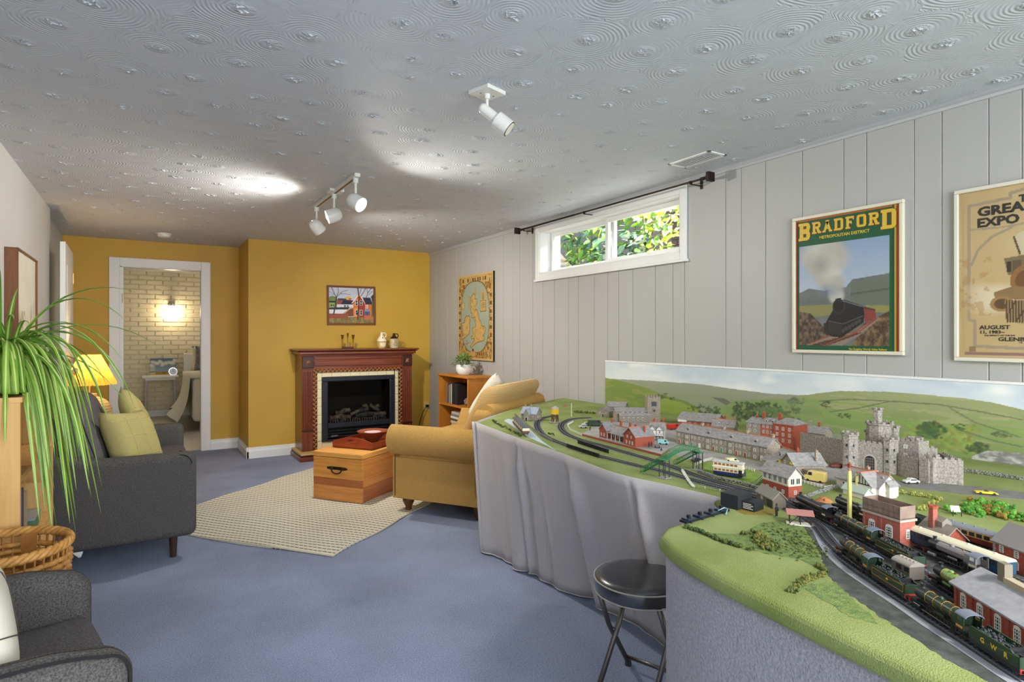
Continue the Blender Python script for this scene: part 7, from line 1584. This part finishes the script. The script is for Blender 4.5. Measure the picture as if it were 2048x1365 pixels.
def coach(label, pf, pr, roof, upper, lower, nwin=7, name='railway_coach'):
    f, r_ = G(*pf, LZ+.006), G(*pr, LZ+.006); d = Vector((f.x-r_.x, f.y-r_.y, 0)); L_ = d.length; t = thing(name, label, 'model train', (r_.x, r_.y, LZ+.0058), math.atan2(d.y, d.x), 'model carriages and wagons'); hw = .0175
    MB().box(0, L_, -hw, hw, .012, .024).build('lower_body', lower, t); MB().box(0, L_, -hw+.0003, hw-.0003, .024, .038).build('upper_body', upper, t); MB().box(.004, L_-.004, -.012, .012, .007, .012).build('underframe', M_lblack, t)
    q = [(hw*1.04*math.cos(a), .038+.008*math.sin(a)) for a in np.linspace(0, PI, 11)]; MB().xprism(q, -.001, L_+.001).build('roof', roof, t, smooth=40)
    for k in range(5): MB().box(L_*(.1+k*.2)-.0015, L_*(.1+k*.2)+.0015, -.003, .003, .0455, .048).build('roof_vent', roof, t)
    me = MB().box(-.006, .006, -.0006, .0006, 0, .009).mesh('window', M_win)
    for k in range(nwin):
        for s in (-1, 1): link(me, 'window', t, (L_*(.06+.9*k/nwin)+.004, s*(hw+.0003), .0265))
    wheels(t, [.012, .03, L_-.03, L_-.012] if L_ > .07 else [.012, L_-.012], .0058, .0112)
coach('long blue coach with cream roof along the engine yard', (1778, 1070), (2020, 1162), mat('coach_roof_cream', (206, 200, 172), .6), mat('coach_blue', (34, 66, 92), .4), MATS['coach_blue'], 14)
coach('cream and maroon coach behind the factory chimney', (1895, 1075), (2010, 1110), mat('coach_roof_grey', (126, 130, 138), .6), mat('coach_cream', (222, 184, 96), .5), mat('coach_maroon', (120, 44, 36), .5), 7)
coach('grey brown brake van beside the orange-lined tender', (1798, 1154), (1834, 1172), mat('van_roof', (150, 142, 132), .7), mat('van_brown', (104, 96, 88), .7), MATS['van_brown'], 2, 'brake_van')
coach('single-deck brown and cream railcar by the pale river', (1031, 850), (1052, 872), mat('railcar_roof', (80, 84, 92), .6), M_cream2, mat('railcar_brown', (96, 66, 44), .6), 6, 'railcar')
def tram():
    a, c = G(1424, 951), G(1486, 960); d = Vector((c.x-a.x, c.y-a.y, 0)); L_ = d.length; t = thing('double_deck_tram', 'cream and navy double-deck model tram on the green', 'model tram', (a.x, a.y, LZ+.001), math.atan2(d.y, d.x), 'model road vehicles'); W_ = .026
    nv = mat('tram_navy', (38, 44, 84), .4); cr = mat('tram_cream', (232, 222, 196), .45)
    MB().rbox((L_/2, W_/2, .011), (L_/2-.004, W_/2, .007), .002, 2).build('lower_panels', nv, t, smooth=60); MB().rbox((L_/2, W_/2, .024), (L_/2-.004, W_/2-.0005, .007), .002, 2).build('lower_saloon', cr, t, smooth=60); MB().box(0, L_, -.001, W_+.001, .031, .038).build('upper_panels', cr, t, bevel=.002); MB().rbox((L_/2, W_/2, .044), (L_/2-.002, W_/2-.001, .007), .002, 2).build('upper_saloon', cr, t, smooth=60); MB().rbox((L_/2, W_/2, .053), (L_/2, W_/2+.001, .003), .002, 2).build('roof', mat('tram_roof', (196, 194, 188), .5), t, smooth=60)
    me = MB().box(-.005, .005, -.0006, 0, 0, .007).mesh('window', mat('tram_window', (150, 96, 50), .3))
    for z in (.021, .041):
        for k in range(6): link(me, 'window', t, (L_*(.12+k*.13), -.0003+(.0012 if z > .03 else .0006), z))
    MB().box(L_*.86, L_*.97, -.0008, 0, .008, .03).build('platform_door', M_timber, t); MB().cyl((L_/2, W_/2, .056), (L_/2, W_/2, .061), .003, n=8).build('trolley_base', M_lblack, t); wheels(t, [L_*.35, L_*.65], .004, W_/2); 
    for o_ in t.children:
        if o_.name.startswith('wheel'): o_.location.y += W_/2
    MB().box(L_*.2, L_*.8, .004, W_-.004, .001, .005).build('truck', M_lblack, t)
tram()
def car(label, p, ang, col, L_=.052, W_=.021, H_=.017, kind='car', name='model_car'):
    c = G(*p); t = thing(name, label, 'model car', (c.x, c.y, LZ+.0018), ang, 'model road vehicles'); m_ = mat('car_'+label[:18].replace(' ', '_'), col, .3)
    if kind == 'car': body = [(0, .003), (0, .009), (.05*L_, .0105), (.28*L_, .0105), (.36*L_, H_), (.72*L_, H_), (.86*L_, .011), (L_, .0098), (L_, .003)]
    elif kind == 'sport': body = [(0, .003), (0, .0075), (.3*L_, .0085), (.42*L_, .0095), (.6*L_, .0098), (.8*L_, .0085), (L_, .005), (L_, .003)]
    else: body = [(0, .003), (0, H_), (.74*L_, H_), (.80*L_, H_*.98), (.84*L_, H_*.6), (L_, H_*.55), (L_, .003)]
    MB().yprism(body, -W_/2, W_/2).build('body', m_, t, bevel=.0015, smooth=40)
    if kind == 'car': MB().yprism([(.31*L_, .0112), (.375*L_, H_-.0015), (.70*L_, H_-.0015), (.82*L_, .0115)], -W_/2-.0003, W_/2+.0003).build('side_glass', M_win, t)
    elif kind == 'sport': MB().yprism([(.40*L_, .0092), (.5*L_, .0125), (.53*L_, .0125), (.62*L_, .0095)], -W_*.38, W_*.38).build('screen', M_win, t)
    else: MB().yprism([(.60*L_, H_*.6), (.60*L_, H_*.92), (.76*L_, H_*.92), (.80*L_, H_*.6)], -W_/2-.0003, W_/2+.0003).build('cab_glass', M_win, t)
    w_ = MB().cyl((0, -.0018, 0), (0, .0018, 0), .0042, n=12).mesh('wheel', M_lblack)
    for x in (.2, .8):
        for s in (-1, 1): link(w_, 'wheel', t, (x*L_, s*(W_/2-.001), .0035))
    return t
car('yellow open sports car on the road past the castle', (1950, 988), R(-55), (232, 204, 44), .06, .022, .014, 'sport')
car('white model car below the castle gate', (1808, 968), R(-30), (226, 226, 222), .05)
car('dark red model car parked near the castle', (1660, 936), R(-35), (120, 40, 36), .05)
car('bright red model fire engine behind the terrace', (1336, 860), R(-10), (196, 50, 36), .07, .028, .028, 'van')
car('pale blue and cream model ice cream van by the footbridge', (1316, 889), R(-50), (150, 206, 202), .05, .021, .022, 'van')
car('dark green model lorry near the stone cottage', (1176, 853), R(-30), (46, 62, 44), .085, .03, .034, 'van')
car('silver model car in the station yard', (1158, 857), R(-20), (186, 188, 190), .045)
car('pale grey model car beside the silver one in the station yard', (1164, 852), R(-20), (206, 208, 210), .045)
car('black model car in the street below the far stair', (1382, 925), R(-35), (44, 42, 42), .045)
car('cream and black model bus beside the corner shop', (1652, 968), R(100), (226, 204, 120), .07, .026, .036, 'van', 'model_bus')
car('cream model market van behind the tram', (1452, 927), R(-30), (232, 222, 170), .05, .022, .02, 'van')
c0 = G(1538, 934); t = thing('phone_box', 'red model telephone box beside the corner shop', 'model phone box', (c0.x, c0.y, LZ+.001), .3, 'model street furniture'); MB().box(-.006, .006, -.006, .006, 0, .028).build('body', mat('phone_red', (196, 40, 34), .4), t); MB().lathe([(.001, .028), (.0085, .028), (.001, .032)], 4).build('cap', MATS['phone_red'], t, rot=(0, 0, R(45))); 
for f in range(4): MB().box(-.004, .004, -.0064, -.006, .008, .026).build('glazing', M_win, t, rot=(0, 0, f*PI/2))
# ---- fences, walls, posts, greenery
def fence(label, pts, h=.011, col=None, step=.014, name='picket_fence'):
    P = even([Vector((G(*p).x, G(*p).y, 0)) for p in pts], step); o = P[0]; t = thing(name, label, 'model fence', (o.x, o.y, LZ+.001), 0, 'model fences and walls'); m_ = col or M_mw
    pm = MB().box(-.0012, .0012, -.0012, .0012, 0, h).mesh('post', m_)
    for p in P: link(pm, 'post', t, p-o)
    for z in (h*.35, h*.8): MB().ribbon([p-o+Vector((0, 0, z)) for p in P], .0022, (0, 0, 1)).ribbon([p-o+Vector((0, 0, z)) for p in P], .002, (1, .3, 0)).build('rail', m_, t)
fence('white model fence curving round the tram green', [(1392, 932), (1405, 926), (1425, 920), (1460, 930), (1490, 939), (1514, 946)]); fence('white model fence in front of the corner shop', [(1591, 962), (1614, 969), (1652, 980), (1667, 976)])
fence('white model fence along the curved tracks by the water tower', [(1146, 846), (1135, 852), (1140, 862), (1165, 873)]); fence('grey model fence along the river bank', [(1030, 832), (1052, 850), (1075, 868), (1105, 884)], .012, mat('grey_fence', (140, 134, 120), .8))
P = [G(*p) for p in [(1364, 942), (1372, 956), (1380, 968), (1388, 977), (1410, 979), (1440, 984), (1468, 990)]]; t = thing('loose_fence_strip', 'loose white fence strip leaning beside the near track', 'model fence', (P[0].x, P[0].y, LZ+.001), 0, 'model fences and walls'); q = [p-P[0]+Vector((0, 0, .004)) for p in P]
MB().ribbon(q[:4], .011, (.2, .5, .8)).ribbon(q[3:], .006, (.2, .5, .8)).build('strip', M_mw, t)
for k in range(len(q)): MB().cyl((q[k].x, q[k].y, 0), (q[k].x, q[k].y, .008), .0012, n=5).build('post', M_mw, t)
def rubble(label, pts, h=.012, w_=.008, m_=None, name='dry_stone_wall', cat='model wall'):
    P = even(smooth([Vector((G(*p).x, G(*p).y, 0)) for p in pts], 4), .0042); o = P[0]; t = thing(name, label, cat, (o.x, o.y, LZ+.0008), 0, 'model fences and walls'); m = MB(); rs = random.Random(len(P))
    for p in P:
        for k in range(3): m.ball((p.x-o.x+rs.uniform(-w_, w_)*.35, p.y-o.y+rs.uniform(-w_, w_)*.35, h*(k+.5)/3), rs.uniform(.0026, .0038), 6, (1.2, 1, .8), 4)
    stuff(m.build('stones', m_ or mat('rubble_grey', (150, 148, 142), .9, col2=(112, 110, 106), vs=120), t))
rubble('grey dry stone wall beside the tram green', [(1396, 946), (1427, 957), (1461, 966), (1500, 975), (1524, 984)]); rubble('grey dry stone wall below the school', [(1604, 1000), (1630, 991), (1652, 984), (1676, 977)])
rubble('low grey wall along the road behind the castle', [(1930, 945), (1980, 952), (2048, 962)], .014)
def bushes(label, pts, n, r, spread, cols, h=.6, name='hedge'):
    c = [Vector((G(*p).x, G(*p).y, 0)) for p in pts]; P = even(smooth(c, 5), .004) if len(c) > 1 else c; o = P[0]; t = thing(name, label, 'model hedge', (o.x, o.y, LZ+.0006), 0, 'model hedges and bushes'); rs = random.Random(n*7+len(P)); ms = [MB() for _ in cols]
    for k in range(n):
        p = rs.choice(P); q = ms[rs.randrange(len(cols))]; rr = r*rs.uniform(.5, 1.15); x, y = p.x-o.x+rs.gauss(0, spread), p.y-o.y+rs.gauss(0, spread)
        for j in range(4): q.ball((x+rs.uniform(-rr, rr)*.7, y+rs.uniform(-rr, rr)*.7, rr*rs.uniform(.2, 1.)*h*1.6), rr*rs.uniform(.35, .6), 5, (1, 1, .9), 4)
    for q, cc in zip(ms, cols): stuff(q.build('foliage', mat('flock_%d_%d_%d' % cc, cc, .95, bump=1., bs=500), t))
g1, g2, g3, g4, g5 = (86, 96, 44), (112, 112, 50), (64, 84, 44), (70, 128, 44), (150, 152, 70)
bushes('dark green hedge row across the grassy corner', [(1374, 1057), (1410, 1070), (1455, 1088), (1505, 1103)], 70, .0075, .0025, (g3, g1)); bushes('clump of olive bushes on the grassy corner', [(1510, 1075), (1530, 1088), (1545, 1095), (1520, 1098)], 80, .009, .011, (g1, g2), .7, 'bush_clump')
bushes('olive hedge bending towards the layout edge', [(1632, 1133), (1652, 1147), (1612, 1165), (1580, 1187)], 80, .0075, .003, (g1, g2)); bushes('yellow green hedge beside the castle road', [(1800, 988), (1840, 994), (1875, 1000), (1868, 1010), (1840, 1022)], 60, .008, .002, (g5, (160, 158, 84)), .9)
bushes('bright green vegetable garden right of the castle', [(1925, 1030), (1950, 1022), (1990, 1030), (2048, 1040), (1960, 1012), (2020, 1018)], 170, .013, .016, (g4, (96, 150, 52), (130, 104, 40)), .6, 'garden_bed'); bushes('scrubby plants along the river bank', [(985, 842), (1005, 855), (1030, 866), (1045, 875)], 50, .008, .005, (g3, g1)); bushes('dark low scrub between the curved tracks', [(1095, 868), (1110, 872)], 14, .006, .006, (g3,)); bushes('dark tall trees beside the castle keep', [(1838, 940), (1850, 944)], 30, .016, .01, (g3, (56, 78, 40)), 1.6, 'tree_clump')
bushes('straggling scrub along the back of the layout', [(1150, 826), (1190, 828)], 30, .011, .006, (g2, g1)); bushes('scattered dark tufts on the cinder bank', [(1560, 1055), (1590, 1080), (1620, 1105), (1580, 1100)], 240, .0036, .028, (g3, g1, (120, 128, 66)), .5, 'grass_tufts')
def post(label, p, ptop, r=.006, col=(206, 200, 120)):
    c = G(*p); d = (c.x*math.sin(YAW)+c.y*math.cos(YAW)); h = (p[1]-ptop)/1190*d; t = thing('yellow_post', label, 'model post', (c.x, c.y, LZ+.001), .3, 'model street furniture'); MB().lathe([(.001, 0), (r*1.15, 0), (r, h*.1), (r*.92, h*.9), (r*.75, h), (.001, h)], 10).build('shaft', mat('pale_yellow_post', col, .7), t); MB().lathe([(.001, h), (r*.5, h), (r*.55, h+.006), (.001, h+.007)], 8).build('finial', M_terra, t)
post('tall pale yellow post beside the second-track locomotive', (1699, 1042), 943); post('shorter pale yellow post in front of the school', (1714, 990), 948, .0055)
c0 = G(1915, 1034); t = thing('notice_board', 'small framed notice board on legs beside the garden', 'model sign', (c0.x, c0.y, LZ+.001), R(-40), 'model street furniture'); MB().box(-.012, .012, 0, .002, .012, .030).build('board', M_mw, t, rot=(R(-30), 0, 0)); 
for x in (-.011, .011): MB().box(x-.001, x+.001, 0, .002, 0, .016).build('leg', M_timber, t)
c0 = G(1143, 834); t = thing('semaphore_signal', 'white model semaphore signal near the water tower', 'model signal', (c0.x, c0.y, LZ+.001), -.6, 'model street furniture'); MB().cyl((0, 0, 0), (0, 0, .085), .0022, .0016, 8).build('mast', M_mw, t); MB().box(-.02, .002, -.002, -.001, .074, .081).build('arm', M_bred, t, rot=(0, R(-25), 0), loc=(0, 0, .0)); MB().cyl((0, 0, .085), (0, 0, .09), .001, .003, 6).build('finial', M_terra, t)
# switch bank
a, c = G(1366, 1047), G(1452, 1022); d = Vector((c.x-a.x, c.y-a.y, 0)); t = thing('switch_bank', 'row of four black point switches on the grassy corner', 'switch', (a.x, a.y, LZ+.0008), math.atan2(d.y, d.x), 'layout electrics'); L_ = d.length; msw = mat('switch_blue_black', (44, 52, 70), .35)
MB().box(0, L_, -.012, .012, 0, .006).build('strip', M_lblack, t)
for k in range(4): x = L_*(k+.5)/4; u = MB().box(x-.016, x+.016, -.013, .013, .006, .010).build('switch_plate', msw, t, bevel=.001); MB().box(x-.004, x+.004, -.004, .004, .010, .018).build('lever', M_lblack, u); MB().cyl((x-.008, -.014, .003), (x-.008, -.018, .003), .003, n=8).build('terminal', msw, u)
P = [G(1455, 1015, LZ+.01), G(1462, 1022, LZ+.012), G(1466, 1030, LZ+.004)]; tag(MB().tube([G(1436, 1022, LZ+.012), G(1448, 1016, LZ+.02), G(1455, 1018, LZ+.015), G(1452, 1030, LZ+.003)], .0015, 6).build('control_wire', mat('pale_blue_wire', (150, 190, 200), .4), None, smooth=180), 'pale blue wire looped at the switch bank', 'wire')
# little figures
def figure(p, col, label, z=.0015, s=1., ang=0):
    c = G(*p); m = MB(); m.cyl((-.0016, 0, 0), (-.0014, 0, .010), .0013, .0016, 6).cyl((.0016, 0, 0), (.0014, 0, .010), .0013, .0016, 6).lathe([(.0006, .0095), (.0030, .010), (.0034, .016), (.0014, .0185), (.0012, .0195), (.0022, .021), (.0022, .0228), (.0008, .0245)], 8, sy=.7); m.cyl((-.0036, 0, .0165), (-.0042, -.001, .010), .001, n=5).cyl((.0036, 0, .0165), (.0042, -.001, .010), .001, n=5)
    o = m.build('model_figure', mat('figure_%d_%d_%d' % col, col, .7), None, smooth=50); o.location = (c.x, c.y, LZ+z); o.scale = (s, s, s); o.rotation_euler = (0, 0, ang); tag(o, label, 'model figure', 'model figures on the layout')
rs = random.Random(3)
for k in range(9): figure((1286+k*4.5+rs.uniform(-2, 2), 896+k*1.2+rs.uniform(-3, 2)), ((40, 40, 46), (66, 58, 52), (90, 80, 84), (36, 40, 52))[k % 4], ('leftmost', 'second from left', 'third from left', 'fourth from left', 'middle', 'fourth from right', 'third from right', 'second from right', 'rightmost')[k]+' dark model figure of the crowd at the platform end', .0125 if k < 5 else .0018)
figure((1553, 1034), (36, 36, 38), 'black model figure standing beside the lineside hut', .0015, 1.5); figure((1490, 955), (60, 60, 66), 'model figure standing beside the tram'); figure((1180, 866), (70, 74, 96), 'model figure at the far end of the platform', .0125)
c0 = G(1648, 1003); t = thing('dig_site', 'orange brown dig heap with tiny workers below the school', 'model heap', (c0.x, c0.y, LZ+.0005), 0, 'model street furniture'); m = MB().lathe([(.026, 0), (.018, .005), (.010, .011), (.004, .013), (.001, .0135)], 10); m.build('heap', mat('orange_earth', (186, 126, 78), .95), t)
for k in range(3): MB().box(-.016+k*.013, -.013+k*.013, -.012, -.009, 0, .012).build('worker', mat('worker_tan', (170, 110, 70), .8), t)

# ---- cloth skirts
def skirt(name, label, top, bot, z1, z0fn, m_, folds, hemfn=None, tucks=(), sub=14):
    T = smooth([Vector((*p, 0)) for p in top], sub); Bt = smooth([Vector((*p, 0)) for p in bot], max(1, int(len(T)/max(1, len(bot)-1))))
    n = len(T); Bt = [Bt[min(len(Bt)-1, int(i*(len(Bt)-1)/(n-1)))] for i in range(n)]; rows = 16; vs = []; s = 0; acc = [0]
    for a, b_ in zip(T, T[1:]): acc.append(acc[-1]+(b_-a).length)
    for j in range(rows+1):
        f = j/rows
        for i in range(n):
            d = (T[min(i+1, n-1)]-T[max(i-1, 0)]).normalized(); nr = Vector((d.y, -d.x, 0)); s = acc[i]
            p = T[i].lerp(Bt[i], f); amp = folds*(f**.7); off = amp*(math.sin(s*17)+.6*math.sin(s*29+1)+.4*math.sin(s*47+2*f))*.5
            for ts, w_ in tucks:
                q = s-ts-(-.05*f); g_ = max(0, min(1, (f-.06)*7)); off += g_*(.055*math.exp(-(q/w_)**2)*(1-f*.55)-.030*math.exp(-((q-w_*2.4)/(w_*1.5))**2)*(1-.4*f)-.018*math.exp(-((q+w_*4)/(w_*3))**2)*f)
            p = p-nr*off*-1 if False else p+nr*(-off)
            z = z1+(z0fn(s)-z1)*f; vs.append((p.x, p.y, z))
    fs = [(j*n+i, j*n+i+1, (j+1)*n+i+1, (j+1)*n+i) for j in range(rows) for i in range(n-1)]
    t = thing(name, label, 'cloth', (0, 0, 0)); o = MB().add(vs, fs).build('drape', m_, t, smooth=180); so = o.modifiers.new('thick', 'SOLIDIFY'); so.thickness = .0025
    MB().tube([vs[rows*n+i] for i in range(n)], .003, 5).build('hem', m_, t)
M_cloth = mat('grey_linen_skirt', (192, 186, 184), .9, col2=(206, 200, 198), vs=300, bump=.5, bs=400, bd=.002, spec=.1)
M_lilac = mat('lilac_grey_carpet_skirt', (166, 164, 171), .95, col2=(146, 145, 154), vs=190, bump=.6, bs=160, bd=.004, spec=.1)
skirt('table_skirt', 'grey linen skirt pinned under the long side of the model railway', [(2.40, 3.69), (2.0, 3.40), (1.685, 3.150), (1.678, 3.115), (1.597, 2.51), (1.548, 2.07), (1.500, 1.70), (1.531, 1.48), (1.553, 1.30), (1.55, 1.20)], [(2.40, 3.62), (2.0, 3.33), (1.72, 3.10), (1.715, 3.06), (1.76, 2.60), (1.83, 2.16), (1.82, 1.75), (1.80, 1.50), (1.80, 1.35), (1.78, 1.22)], .7695, lambda s: .012, M_cloth, .026, None, ((1.55, .013), (2.50, .013), (2.02, .03)), 70)
skirt('table_skirt', 'lilac grey carpet skirt round the near corner of the model railway', [(1.54, 1.19), (1.44, 1.155), (1.29, 1.142), (1.20, 1.13), (1.14, 1.095), (1.108, 1.04), (1.08, .95), (1.06, .847), (1.035, .62), (1.015, .40), (1.0, .1), (.995, -.34)], [(1.54, 1.19), (1.44, 1.155), (1.29, 1.142), (1.20, 1.13), (1.14, 1.095), (1.108, 1.04), (1.08, .95), (1.06, .847), (1.035, .62), (1.015, .40), (1.0, .1), (.995, -.34)], .740, lambda s: .006, M_lilac, .003, None, (), 8)
# ---- folding stool
def stool():
    t = thing('folding_stool', 'round black padded folding stool beside the table skirt', 'stool', (1.515, 1.575, 0), R(20)); M_v = mat('black_vinyl', (30, 30, 32), .28, spec=.9, coat=1.); mg = mat('gunmetal_tube', (112, 108, 102), .35, .85); r = .165
    MB().lathe([(.001, .372), (r-.01, .372), (r, .378), (r+.003, .40), (r, .418), (.001, .418)], 48).build('seat_side', M_v, t, smooth=40); MB().lathe([(r-.002, .415), (r-.004, .424), (r*.8, .431), (r*.4, .434), (.001, .435)], 48).build('seat_pad', M_v, t, smooth=180)
    MB().tube([((r+.001)*math.cos(a), (r+.001)*math.sin(a), .419) for a in np.linspace(0, 2*PI, 60, endpoint=False)], .0028, 8, True).build('piping', mat('pale_piping', (176, 172, 164), .4), t, smooth=180); MB().tube([(r*math.cos(a), r*math.sin(a), .374) for a in np.linspace(0, 2*PI, 60, endpoint=False)], .0022, 8, True).build('lower_piping', MATS['pale_piping'], t, smooth=180)
    for s in (-1, 1):
        MB().tube([(-.10, s*.115, .372), (-.02, s*.118, .22), (.14, s*.122, .012)], .0095, 10).build('leg', mg, t, smooth=180); MB().tube([(.10, s*.095, .372), (.02, s*.098, .22), (-.15, s*.102, .012)], .0095, 10).build('leg', mg, t, smooth=180); MB().cyl((0, s*.10, .20), (0, s*.124, .20), .006, n=10).build('pivot', M_chrome, t)
    for x, y in ((.118, .122), (-.128, .102)): MB().tube([(x, -y, .045), (x, y, .045)], .0075, 10).build('cross_bar', mg, t, smooth=180)
    for x, y in ((.14, .122), (.14, -.122), (-.15, .102), (-.15, -.102)): MB().lathe([(.001, 0), (.014, 0), (.012, .025), (.001, .026)], 12, (x, y, 0)).build('foot_cap', M_v, t)
stool()
